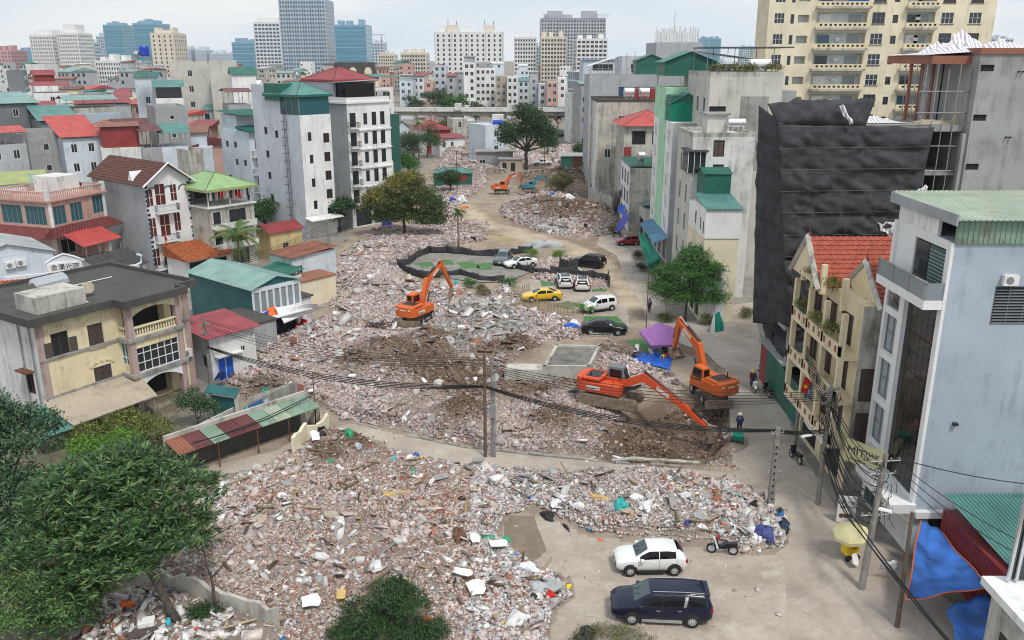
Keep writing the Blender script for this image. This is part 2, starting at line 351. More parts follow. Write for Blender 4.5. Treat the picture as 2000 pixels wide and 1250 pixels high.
 def walls(s,faces='FRLK',side=None,cap=True,capmat=None,depth=0.22,back='interior_shade'):
  side=side or{}
  by={}
  for f in faces:by.setdefault(side.get(f,s.mat),[]).append(f)
  inner=MB()
  for mat,fs in by.items():
   m=MB()
   for f in fs:
    o,d,r,l=s.frame(f);n=Vector((d.y,-d.x,0));H=s.tops.get(f,s.h)
    P=lambda a,z,q=0.0:(o.x+d.x*a-n.x*q,o.y+d.y*a-n.y*q,z)
    ops=s.open[f]
    xs=sorted({0.0,l}|{round(q[0],4)for q in ops}|{round(q[0]+q[2],4)for q in ops})
    zs=sorted({s.z0,H}|{round(q[1],4)for q in ops}|{round(q[1]+q[3],4)for q in ops})
    for i in range(len(xs)-1):
     run=None
     for j in range(len(zs)-1):
      cx,cz=(xs[i]+xs[i+1])/2,(zs[j]+zs[j+1])/2
      if any(q[0]<cx<q[0]+q[2]and q[1]<cz<q[1]+q[3]for q in ops):
       if run is not None:m.poly([P(xs[i],run),P(xs[i+1],run),P(xs[i+1],zs[j]),P(xs[i],zs[j])]);run=None
      elif run is None:run=zs[j]
     if run is not None:m.poly([P(xs[i],run),P(xs[i+1],run),P(xs[i+1],H),P(xs[i],H)])
    for(a,z,w,h)in ops:
     e=depth;b=a+w;t=z+h
     m.poly([P(a,z),P(a,z,e),P(a,t,e),P(a,t)]);m.poly([P(b,z),P(b,t),P(b,t,e),P(b,z,e)])
     m.poly([P(a,z),P(b,z),P(b,z,e),P(a,z,e)]);m.poly([P(a,t),P(a,t,e),P(b,t,e),P(b,t)])
     inner.poly([P(a,z,e),P(b,z,e),P(b,t,e),P(a,t,e)])
   if cap and mat==s.mat:
    hh=s.h;m.poly([(0,0,hh-.01),(s.L,0,hh-.01),(s.L,s.D,hh-.01),(0,s.D,hh-.01)])
   s.part('wall',m,mat)
  if inner.f:tag(s.part('room_shadow',inner,back),kind='stuff')
  return s
 def parapet(s,ht=0.9,t=0.18,mat=None,over=0.0,base=None):
  z=s.h if base is None else base;m=MB();o=over
  m.box(-o,s.L+o,-o,t-o,z,z+ht);m.box(-o,s.L+o,s.D-t+o,s.D+o,z,z+ht)
  m.box(-o,t-o,t-o,s.D-t+o,z,z+ht);m.box(s.L-t+o,s.L+o,t-o,s.D-t+o,z,z+ht)
  return s.part('parapet',m,mat or s.mat)
 def slab(s,z0,z1,over=0.4,mat='w_slab',name='roof_slab',x0=0,x1=None,y0=0,y1=None):
  x1=s.L if x1 is None else x1;y1=s.D if y1 is None else y1
  return s.part(name,MB().box(x0-over,x1+over,y0-over,y1+over,z0,z1),mat)
 def gable(s,rise,mat,axis='x',over=0.35,z=None,x0=0,x1=None,y0=0,y1=None,wallmat=None,pitch=0.3,ends=True):
  """ridge runs along axis; ribbed sheets either side"""
  z=s.h if z is None else z;x1=s.L if x1 is None else x1;y1=s.D if y1 is None else y1;e=over
  m=MB()
  if axis=='x':
   ym=(y0+y1)/2;k=rise*e/((y1-y0)/2)
   ribbed(m,(x0-e,y0-e,z-k),(x1+e,y0-e,z-k),(x1+e,ym,z+rise),(x0-e,ym,z+rise),pitch);ribbed(m,(x1+e,y1+e,z-k),(x0-e,y1+e,z-k),(x0-e,ym,z+rise),(x1+e,ym,z+rise),pitch)
   if ends:
    g=MB();g.poly([(x0,y1,z-.02),(x0,y0,z-.02),(x0,ym,z+rise-.06)]);g.poly([(x1,y0,z-.02),(x1,y1,z-.02),(x1,ym,z+rise-.06)]);s.part('gable_wall',g,wallmat or s.mat)
  else:
   xm=(x0+x1)/2;k=rise*e/((x1-x0)/2)
   ribbed(m,(x0-e,y1+e,z-k),(x0-e,y0-e,z-k),(xm,y0-e,z+rise),(xm,y1+e,z+rise),pitch);ribbed(m,(x1+e,y0-e,z-k),(x1+e,y1+e,z-k),(xm,y1+e,z+rise),(xm,y0-e,z+rise),pitch)
   if ends:
    g=MB();g.poly([(x0,y0,z-.02),(x1,y0,z-.02),(xm,y0,z+rise-.06)]);g.poly([(x1,y1,z-.02),(x0,y1,z-.02),(xm,y1,z+rise-.06)]);s.part('gable_wall',g,wallmat or s.mat)
  return s.part('roof',m,mat)
 def shed(s,zf,zk,mat,over=0.3,x0=0,x1=None,y0=0,y1=None,axis='y',name='roof',pitch=0.3):
  x1=s.L if x1 is None else x1;y1=s.D if y1 is None else y1;e=over;m=MB()
  if axis=='y':ribbed(m,(x0-e,y0-e,zf),(x1+e,y0-e,zf),(x1+e,y1+e,zk),(x0-e,y1+e,zk),pitch)
  else:ribbed(m,(x1+e,y0-e,zk),(x1+e,y1+e,zk),(x0-e,y1+e,zf),(x0-e,y0-e,zf),pitch)
  return s.part(name,m,mat)
 def hip(s,rise,mat,over=0.4,z=None,x0=0,x1=None,y0=0,y1=None,pitch=0.3,fascia=None):
  z=s.h if z is None else z;x1=s.L if x1 is None else x1;y1=s.D if y1 is None else y1;e=over
  x0-=e;x1+=e;y0-=e;y1+=e;m=MB();w,d=x1-x0,y1-y0
  if w>=d:r0,r1=(x0+d/2,(y0+y1)/2),(x1-d/2,(y0+y1)/2)
  else:r0,r1=((x0+x1)/2,y0+w/2),((x0+x1)/2,y1-w/2)
  a,b,c,dd=(x0,y0,z),(x1,y0,z),(x1,y1,z),(x0,y1,z);p,q=(*r0,z+rise),(*r1,z+rise)
  if w>=d:fs=[(a,b,q,p),(b,c,q),(c,dd,p,q),(dd,a,p)]
  else:fs=[(a,b,p),(b,c,q,p),(c,dd,q),(dd,a,p,q)]
  for f in fs:m.poly(list(f))
  m.poly([a,dd,c,b]);h=MB()
  for f in fs:
   for i in range(len(f)):
    v0,v1=f[i],f[(i+1)%len(f)]
    if v0[2]!=v1[2]or(v0 in(p,q)and v1 in(p,q)and p!=q):h.tube([v0,v1],.07,4)
  o=s.part('roof',m,mat);h.build('ridge_cap',mat,o)
  if fascia:s.part('fascia',MB().box(x0,x1,y0,y1,z-.35,z-.01),fascia)
  return o
def ribbed(m,a,b,c,d,pitch=0.3,hgt=0.035,th=0.03):
 """sheet a-b (low edge) to d-c (high edge) with ribs running up the slope"""
 a,b,c,d=map(Vector,(a,b,c,d));n=max(2,int(round((b-a).length/pitch)));up=(b-a).cross(d-a).normalized()
 if up.z<0:up=-up
 if(b-a).length>60*pitch:n=int(60)
 ts=[(0,0)]
 for i in range(n):
  t0=i/n;ts+=[((i+.62)/n,0),((i+.72)/n,hgt),((i+.9)/n,hgt),((i+1)/n,0)]
 lo=[a.lerp(b,t)+up*h for t,h in ts];hi=[d.lerp(c,t)+up*h for t,h in ts];k=len(ts)
 vs=lo+hi;fs=[(i,i+1,k+i+1,k+i)for i in range(k-1)]
 vs+=[a-up*th,b-up*th,c-up*th,d-up*th];o=2*k
 fs+=[(o+3,o+2,o+1,o)]
 for p,q,r,t in((0,k-1,o+1,o),(k-1,2*k-1,o+2,o+1),(2*k-1,k,o+3,o+2),(k,0,o,o+3)):fs.append((p,t,r,q))
 m.add(vs,fs)
def rail(mb,pts,h=0.9,step=0.14,r=0.012,top=0.025):
 pts=[Vector(p)for p in pts]
 for p,q in zip(pts[:-1],pts[1:]):
  n=max(1,int((q-p).length/step))
  for i in range(n+1):
   b=p.lerp(q,i/n);mb.box(b.x-r,b.x+r,b.y-r,b.y+r,b.z,b.z+h)
  mb.tube([p+Vector((0,0,h)),q+Vector((0,0,h))],top,4);mb.tube([p+Vector((0,0,.08)),q+Vector((0,0,.08))],top*.7,4)
 return mb
def balus(mb,p,q,h=0.8,step=0.32):
 """turned balusters between a plinth and a coping"""
 p,q=Vector(p),Vector(q);d=(q-p);L=d.length;d.normalize();n=Vector((-d.y,d.x,0));a=math.atan2(d.y,d.x)
 mm=Matrix.Translation(p)@Matrix.Rotation(a,4,'Z')
 mb.box(0,L,-.1,.1,0,.12,mm);mb.box(-.03,L+.03,-.13,.13,h-.12,h,mm)
 k=max(1,int(L/step))
 for i in range(k):
  c=mm@Matrix.Translation((L*(i+.5)/k,0,0));mb.lathe([(.05,.12),(.085,.12+(h-.24)*.3),(.04,.12+(h-.24)*.65),(.06,h-.12)],6,c)
 return mb
def ac_unit(parent,loc,rz,s=1.0):
 b=MB().box(-.42*s,.42*s,-.3*s,0,0,.6*s).build('ac_unit','ac_white',parent);b.location=loc;b.rotation_euler=(0,0,rz)
 m=MB().lathe([(.22*s,0),(.22*s,.012)],14,Matrix.Translation((-.08*s,-.302*s,.3*s))@Matrix.Rotation(PI/2,4,'X'));m.build('fan_grille','grey_trim',b)
 return b
def face_ac(bd,f,a,z,s=1.0):
 o,d,r,l=bd.frame(f);n=Vector((d.y,-d.x,0));p=o+d*a+n*.03;p.z=z;return ac_unit(bd.root,p,r,s)
def tank(label,loc,rz=0.0,r=0.5,L=1.6,mat='steel',group='roof water tanks'):
 """lying stainless water tank on a cradle"""
 t=thing('water_tank',label,'tank',loc,rz,group);m=MB()
 m.tube([(-L/2-.12,0,r+.35),(-L/2,0,r+.35),(L/2,0,r+.35),(L/2+.12,0,r+.35)],[r*.6,r,r,r*.6],14);m.build('drum',mat,t,smooth=False)
 c=MB()
 for x in(-L*.3,L*.3):c.box(x-.04,x+.04,-r*.8,r*.8,0,.5)
 c.build('cradle','steel_tube',t);return t
# ------------------------------------------------------------------ the site: ground, roads, rubble
def ground_mat(name,c,dark,light,rough=0.92,cracks=0.0,wet=0.0,scale=1.0,attr=False):
 m,t,b=nmat(name);b.inputs['Specular IOR Level'].default_value=0.25
 nd,lk=t.nodes.new,t.links.new
 g=nd('ShaderNodeNewGeometry')
 def nz(s,d=6,r=.6):
  n=nd('ShaderNodeTexNoise');n.inputs['Scale'].default_value=s*scale;n.inputs['Detail'].default_value=d;n.inputs['Roughness'].default_value=r;lk(g.outputs['Position'],n.inputs['Vector']);return n
 def ramp(n,p0,p1,a=0.,bb=1.):
  r=nd('ShaderNodeMapRange');lk(n.outputs[0],r.inputs[0]);r.inputs[1].default_value=p0;r.inputs[2].default_value=p1;r.inputs[3].default_value=a;r.inputs[4].default_value=bb;return r
 def mix(fac,a,bcol):
  x=nd('ShaderNodeMix');x.data_type='RGBA';lk(fac.outputs[0],x.inputs[0])
  if isinstance(a,tuple):x.inputs[6].default_value=(*a,1)
  else:lk(a,x.inputs[6])
  x.inputs[7].default_value=(*bcol,1);return x.outputs[2]
 base=c
 if attr:
  a=nd('ShaderNodeAttribute');a.attribute_name='col';base=a.outputs['Color']
 o=mix(ramp(nz(.22,8,.65),.42,.68,0,.75),base,dark);o=mix(ramp(nz(.5,8,.7),.5,.72,0,.7),o,light);o=mix(ramp(nz(3.2,6,.75),.5,.8,0,.55),o,dark);o=mix(ramp(nz(12,3,.7),.55,.8,0,.5),o,light)
 if cracks:
  v=nd('ShaderNodeTexVoronoi');v.feature='DISTANCE_TO_EDGE';v.inputs['Scale'].default_value=.33*scale
  nn=nz(1.2);vm=nd('ShaderNodeVectorMath');vm.operation='MULTIPLY_ADD';lk(nn.outputs['Color'],vm.inputs[0]);vm.inputs[1].default_value=(.8,.8,.8);lk(g.outputs['Position'],vm.inputs[2]);lk(vm.outputs[0],v.inputs['Vector'])
  o=mix(ramp(v,0.0,.006,cracks,0),o,(0.05,0.045,0.04))
 lk(o,b.inputs['Base Color'])
 rr=ramp(nz(.3,5),.4,.7,rough,max(.25,rough-wet));lk(rr.outputs[0],b.inputs['Roughness'])
 bp=nd('ShaderNodeBump');bp.inputs['Strength'].default_value=.5;bp.inputs['Distance'].default_value=.06;lk(nz(7,8,.7).outputs[0],bp.inputs['Height']);lk(bp.outputs[0],b.inputs['Normal'])
 MATS[name]=m;return m
ground_mat('g_site',(0.3,0.25,0.2),(0.15,0.115,0.09),(0.44,0.38,0.32),attr=True)
ground_mat('g_concrete',(0.40,0.345,0.29),(0.215,0.175,0.14),(0.56,0.50,0.44),cracks=.25,wet=.12)
ground_mat('g_alley',(0.42,0.365,0.31),(0.235,0.19,0.155),(0.53,0.475,0.415),cracks=.3,wet=.15,scale=.8)
ground_mat('g_gravel',(0.25,0.235,0.21),(0.15,0.14,0.125),(0.40,0.37,0.33),scale=1.6)
ground_mat('g_mud',(0.22,0.175,0.125),(0.115,0.09,0.065),(0.33,0.28,0.21),wet=.5)
ground_mat('g_turf',(0.07,0.19,0.065),(0.05,0.12,0.04),(0.20,0.24,0.14),scale=2.5)
ground_mat('g_turfdry',(0.13,0.165,0.075),(0.10,0.10,0.05),(0.24,0.23,0.14),scale=2)
ground_mat('g_soil',(0.115,0.07,0.045),(0.06,0.038,0.026),(0.20,0.13,0.085),scale=2)
PR1=gpoly([(300,1135),(395,1010),(420,960),(560,890),(600,872),(655,848),(760,884),(900,908),(960,914),(1180,930),(1370,953),(1440,955),(1495,985),(1525,1040),(1440,1066),(1350,1062),(1240,1052),(1150,1040),(1085,1012),(1040,995),(985,1010),(965,1050),(1040,1110),(1105,1135),(1120,1165),(1075,1200),(1060,1290),(560,1290),(545,1215),(330,1155)])
PR1b=gpoly([(170,1180),(300,1150),(540,1215),(565,1290),(100,1290)])
PR2=gpoly([(440,745),(478,700),(560,652),(640,617),(652,560),(640,520),(700,475),(760,470),(800,500),(778,522),(800,550),(900,560),(945,592),(1040,606),(1138,628),(1132,664),(1070,668),(990,715),(1000,745),(1130,745),(1135,785),(1230,808),(1190,850),(1180,895),(950,876),(850,858),(670,820),(630,790),(560,765),(480,765)])
PR2b=gpoly([(1168,672),(1222,706),(1270,724),(1318,734),(1335,765),(1230,745),(1160,745),(1150,715)])
PR3=gpoly([(845,440),(850,365),(852,330),(872,300),(960,288),(1055,298),(1060,318),(1000,335),(955,348),(945,372),(905,390),(885,430)])
PR4=gpoly([(975,412),(1030,376),(1090,372),(1150,392),(1205,425),(1195,458),(1130,466),(1050,452),(985,428)])
PR5=gpoly([(1060,288),(1155,282),(1160,335),(1085,318)])
PR6=gpoly([(1050,512),(1110,498),(1130,530),(1180,545),(1188,566),(1120,560),(1040,545)])
PR7=gpoly([(700,462),(850,425),(955,432),(950,468),(880,486),(800,492)])
PR8=gpoly([(940,590),(985,555),(1030,600),(1015,612)])
PR9=gpoly([(1420,945),(1530,1010),(1530,1070),(1450,1085),(1400,1060)])
PIT=gpoly([(1185,866),(1225,826),(1262,806),(1310,790),(1422,782),(1412,884),(1365,897),(1190,894)])
SITE=gpoly([(300,1300),(300,1130),(480,720),(640,500),(860,300),(1060,280),(1160,320),(1290,470),(1300,620),(1440,680),(1440,900),(1540,1050),(1560,1300)])
BUMPS=[((905,822),2.3,1.5,'s'),((1010,682),2.2,1.3,'s'),((845,668),2.6,1.0,'d'),((760,690),3.0,.7,'d'),((700,560),6,1.2,'r'),((640,690),6,.7,'r'),((560,740),4,.8,'r'),((1240,700),4,.8,'r'),((880,300),14,3.2,'r'),((905,345),10,3.0,'r'),
   ((1040,410),8,1.6,'r'),((1120,420),9,1.5,'s2'),((1100,350),12,2.2,'s2'),((720,450),5,1.0,'r'),((900,480),6,.5,'r'),((560,1010),5,.9,'r'),((780,1060),6,.8,'r'),((1240,985),5,.9,'r'),((1400,985),4,.8,'r'),((650,870),3,1.0,'r'),((860,1180),5,.6,'r'),
   ((470,1110),4,.6,'r'),((740,760),5,.5,'r'),((1100,800),3,.5,'r'),((930,740),5,-.4,'d'),((1400,860),1.4,.9,'s'),((810,720),3.5,.6,'d'),((860,740),3,.4,'s'),((830,700),3.4,.3,'d'),((900,760),2.4,.3,'d'),((1040,770),3.0,.3,'d'),((1080,830),2.4,.3,'d'),((1140,760),2.2,.3,'d'),((700,720),2.4,.3,'d'),((1200,690),2.6,.3,'d'),((960,690),2.4,.4,'d'),((520,770),2.2,.3,'d'),((700,880),1.6,.3,'d'),((640,900),1.4,.2,'d')]
BW=[(G(*p).x,G(*p).y,r,h,k)for p,r,h,k in BUMPS]
RUB=[PR1,PR1b,PR2,PR2b,PR3,PR4,PR5,PR6,PR7,PR8,PR9]
def soft(P,poly,r):
 acc=np.zeros(len(P));q=np.array(poly);m=(P[:,0]>q[:,0].min()-r)&(P[:,0]<q[:,0].max()+r)&(P[:,1]>q[:,1].min()-r)&(P[:,1]<q[:,1].max()+r);S_=P[m];k=r*.5
 if not len(S_):return acc
 s_=np.zeros(len(S_))
 for dx,dy in((0,0),(r,0),(-r,0),(0,r),(0,-r),(k,k),(-k,k),(k,-k),(-k,-k)):s_+=inpoly(S_+np.array([dx,dy]),poly)
 acc[m]=s_/9;return acc
def terr(x,y):
 P=np.stack([x,y],1);mk=np.zeros(len(x))
 for p in RUB:mk=np.maximum(mk,soft(P,p,.9))
 mk=np.clip((mk-.35)*1.6,0,1);z=mk*(0.07+.55*noise2(x,y,3.1,1)*noise2(x,y,7.7,2)+.28*noise2(x,y,1.3,3))
 for bx,by,r,h,k in BW:
  d2=((x-bx)**2+(y-by)**2)/(r*r);g=h*np.exp(-d2*1.2)*(.75+.5*noise2(x,y,1.1,5));z=z+g*(1 if k[0]in 'sd' else np.clip(mk*1.3,0,1))
 pit=soft(P,PIT,.7);z=z*(1-pit)+pit*(-1.9+.9*noise2(x,y,1.6,8))
 return z
def terr1(x,y):return float(terr(np.array([x]),np.array([y]))[0])
def lerp_ax(*segs):
 a=[]
 for s,e,st in segs:a+=list(np.arange(s,e,st))
 return np.array(a+[segs[-1][1]])
gx=lerp_ax((-6000,-600,900),(-600,-80,40),(-80,-46,4),(-46,34,.5),(34,80,3),(80,600,40),(600,6000,900));gy=lerp_ax((-400,20,30),(20,30,2),(30,112,.5),(112,220,1.2),(220,300,3),(300,800,40),(800,9000,900))
X,Y=np.meshgrid(gx,gy);x,y=X.ravel(),Y.ravel();near=(np.abs(x)<60)&(y>25)&(y<330)
z=np.zeros(len(x));z[near]=terr(x[near],y[near])
P=np.stack([x,y],1);C=np.tile(np.array([[0.24,0.225,0.205]]),(len(x),1))
def paint(poly,c,r=.6,k=1.0):
 s=np.zeros(len(x));s[near]=soft(P[near],poly,r);s*=k;C[:]=C*(1-s[:,None])+np.array(c)[None]*s[:,None]
paint(SITE,(0.34,0.275,0.205),1.5)
paint(gpoly([(780,430),(900,395),(990,430),(1130,470),(1200,520),(1200,540),(1080,480),(950,475),(860,470)]),(0.37,0.28,0.165),1.5)
paint(gpoly([(985,425),(1130,468),(1200,458),(1260,520),(1230,560),(1180,540),(1060,470),(960,450)]),(0.24,0.17,0.12),1.2)
for p in RUB:paint(p,(0.20,0.155,0.135),.8)  # rubble beds darkened: shade in the gaps between pieces put into the soil colour
mkr=np.zeros(len(x))
for p in RUB:mkr[near]=np.maximum(mkr[near],soft(P[near],p,.8))
dn=np.clip((noise2(x,y,4.3,77)*.6+noise2(x,y,1.7,78)*.4-.42)*4.5,0,1)*mkr*np.where(y<60,.25,1);C[:]=C*(1-dn[:,None])+np.array([[0.40,0.325,0.295]])*dn[:,None]
paint(gpoly([(880,605),(990,598),(1020,630),(950,668),(890,670)]),(0.16,0.155,0.15),1.0,.9);paint(gpoly([(1130,378),(1200,410),(1195,460),(1120,462),(1050,435),(1100,400)]),(0.17,0.095,0.07),1.5,.85)
paint(gpoly([(1010,345),(1130,325),(1180,360),(1150,395),(1060,380),(1000,375)]),(0.20,0.14,0.095),1.5)
paint(gpoly([(1165,665),(1230,660),(1330,640),(1440,690),(1430,720),(1330,700),(1230,690),(1180,690)]),(0.20,0.135,0.10),.8)
paint(gpoly([(1120,560),(1230,520),(1250,560),(1200,600),(1130,600)]),(0.34,0.27,0.20),1)
track=gpoly([(895,395),(925,402),(945,418),(955,432),(1050,455),(1140,482),(1200,512),(1235,545),(1265,600),(1215,600),(1195,560),(1175,525),(1120,500),(1040,474),(940,447),(915,425)])
paint(track,(0.52,0.42,0.30),.6,.9)
paint(gpoly([(1120,840),(1200,812),(1255,792),(1300,772),(1428,768),(1428,890),(1370,905),(1180,905)]),(0.125,0.08,0.055),.8,.9);paint(PIT,(0.085,0.052,0.034),.8)
s=np.zeros(len(x))
for bx,by,r,h,k in BW:
 if k[0]=='s':s=np.maximum(s,np.clip(1.5*np.exp(-((x-bx)**2+(y-by)**2)/(r*r)*1.1),0,1)*(1 if k=='s' else .8))
C[:]=C*(1-s[:,None])+np.array([[0.125,0.078,0.05]])*s[:,None]
s=np.zeros(len(x))
for bx,by,r,h,k in BW:
 if k[0]=='d':s=np.maximum(s,np.clip(1.2*np.exp(-((x-bx)**2+(y-by)**2)/(r*r)*1.1),0,1)*.75)
C[:]=C*(1-s[:,None])+np.array([[0.15,0.11,0.085]])*s[:,None]
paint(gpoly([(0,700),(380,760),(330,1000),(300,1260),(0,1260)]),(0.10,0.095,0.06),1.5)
nx=len(gx);idx=np.arange(len(x)).reshape(len(gy),nx);Fq=np.stack([idx[:-1,:-1],idx[:-1,1:],idx[1:,1:],idx[1:,:-1]],-1).reshape(-1,4)
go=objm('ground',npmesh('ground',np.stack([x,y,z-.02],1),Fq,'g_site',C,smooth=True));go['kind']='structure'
def sheet(name,pts,mat,z=0.0,world=False):
 pp=pts if world else[(*G(*p)[:2],)for p in pts]
 return struct(name,MB().poly([(p[0],p[1],z)for p in pp]),mat)
sheet('concrete_yard',[(950,985),(1030,975),(1085,990),(1160,1015),(1240,1030),(1350,1040),(1430,1040),(1420,975),(1440,925),(1600,980),(1640,1080),(1710,1300),(1010,1300),(1020,1200),(1070,1160),(1010,1125),(950,1070)],'g_concrete',0.004)
sheet('alley',[(1545,1300),(1532,1100),(1480,985),(1432,925),(1428,860),(1424,790),(1410,720),(1380,690),(1300,660),(1270,640),(1255,600),(1230,560),(1215,528),(1205,500),(1165,478),(1170,462),(1215,440),(1290,470),(1300,620),(1390,640),(1405,600),(1470,590),(1480,640),(1495,690),(1518,760),(1548,840),(1575,900),(1625,980),(1700,1050),(1860,1180),(1900,1300)],'g_alley',0.010)
sheet('back_street',[(1395,600),(1480,600),(1462,520),(1465,420),(1468,330),(1440,330),(1440,500)],'g_gravel',0.006)
sheet('site_road',[(640,838),(690,826),(770,846),(900,874),(1060,892),(1200,906),(1370,918),(1432,925),(1440,955),(1370,950),(1180,927),(960,911),(900,905),(760,882),(690,868)],'g_alley',0.014)
sheet('mud_patch',[(985,1010),(1040,998),(1050,1030),(1068,1075),(1035,1105),(1005,1090),(985,1055)],'g_mud',0.018)
sheet('parking_gravel',[(778,522),(800,508),(840,495),(960,500),(1050,505),(1050,528),(985,552),(930,552),(860,542),(800,535)],'g_gravel',0.09)
sheet('parking_drive',[(1020,548),(1040,545),(1120,562),(1188,568),(1225,600),(1230,640),(1140,655),(1142,612),(1100,592),(1030,590),(1010,575)],'g_concrete',0.022)
for i,(q,mm)in enumerate([([(808,516),(840,512),(850,520),(826,524)],'g_turf'),([(850,510),(880,508),(890,518),(862,519)],'g_turf'),([(890,514),(925,512),(938,524),(906,526)],'g_turf'),([(932,516),(962,514),(960,528),(932,528)],'g_turf'),
  ([(1053,543),(1076,543),(1086,558),(1058,560)],'g_turf'),([(1158,556),(1186,556),(1184,570),(1156,570)],'g_turf'),([(1005,575),(1075,572),(1095,588),(1020,590)],'g_turfdry'),([(1080,596),(1110,588),(1132,594),(1110,604)],'g_turfdry'),
  ([(1140,618),(1205,618),(1228,640),(1220,652),(1140,648)],'g_turf'),([(1226,665),(1265,662),(1272,688),(1228,690)],'g_turf'),([(1118,515),(1135,512),(1138,524),(1122,526)],'g_turf')]):
 o=sheet('turf_mat',q,mm,0.095 if i<4 else 0.028)
# kerb stones along the site road
kr=MB().box(-.48,.48,-.13,.13,0,.13).mesh('kerb_stone','w_slab')
root=struct('kerb',MB().poly([(*G(700,824)[:2],.003),(*G(705,827)[:2],.003),(*G(702,828)[:2],.003)]),'w_slab')
kp=[G(*p)for p in((690,825),(770,845),(900,872),(1060,890),(1200,904),(1370,916))]
for a,b in zip(kp[:-1],kp[1:]):
 n=int((b-a).length/1.05)
 for i in range(n):
  if random.random()<.16:continue
  c=a.lerp(b,(i+.5)/n);o=objm('kerb_stone',kr,root,(c.x+random.uniform(-.06,.06),c.y+random.uniform(-.08,.08),random.uniform(-.04,.03)),math.atan2(b.y-a.y,b.x-a.x)+random.uniform(-.09,.09))
# ---- broken masonry
PAL={'timber':[((.24,.16,.10),30),((.36,.27,.17),25),((.14,.10,.075),20),((.30,.28,.26),15),((.10,.06,.045),10)],'pink':[((.58,.455,.425),36),((.66,.575,.55),24),((.68,.65,.63),12),((.43,.34,.315),12),((.33,.14,.10),7),((.30,.29,.28),8),((.12,.10,.09),4)],
    'brick':[((.56,.43,.385),26),((.64,.55,.505),18),((.68,.66,.63),12),((.40,.21,.15),13),((.34,.13,.09),7),((.33,.31,.29),10),((.15,.12,.10),4),((.50,.40,.28),4)],
    'grey':[((.40,.39,.38),30),((.55,.54,.53),26),((.30,.29,.28),22),((.66,.65,.64),12),((.18,.17,.17),10)],
    'soil':[((.15,.10,.07),30),((.22,.15,.11),25),((.11,.075,.055),25),((.34,.27,.22),12),((.5,.45,.42),8)],
    'mix':[((.60,.51,.475),26),((.69,.67,.65),22),((.74,.73,.72),14),((.44,.39,.36),12),((.38,.17,.12),8),((.28,.27,.26),10),((.05,.05,.055),4),((.05,.20,.42),.7),((.10,.36,.33),.7),((.45,.06,.05),.7),((.55,.42,.12),.7)]}
def rotmats(n,flat=0.5):
 a=RNG.random(n)*2*PI;tx=RNG.normal(0,flat,n);ty=RNG.normal(0,flat,n)
 ca,sa,cx,sx,cy,sy=np.cos(a),np.sin(a),np.cos(tx),np.sin(tx),np.cos(ty),np.sin(ty);R=np.empty((n,3,3));o=np.zeros(n)
 Rz=np.stack([np.stack([ca,-sa,o],1),np.stack([sa,ca,o],1),np.stack([o,o,o+1],1)],1);Rx=np.stack([np.stack([o+1,o,o],1),np.stack([o,cx,-sx],1),np.stack([o,sx,cx],1)],1);Ry=np.stack([np.stack([cy,o,sy],1),np.stack([o,o+1,o],1),np.stack([-sy,o,cy],1)],1)
 return Rz@Rx@Ry
CUBE=np.array([(-1,-1,-1),(1,-1,-1),(1,1,-1),(-1,1,-1),(-1,-1,1),(1,-1,1),(1,1,1),(-1,1,1)])*.5
CF=np.array([(0,3,2,1),(4,5,6,7),(0,1,5,4),(1,2,6,5),(2,3,7,6),(3,0,4,7)])
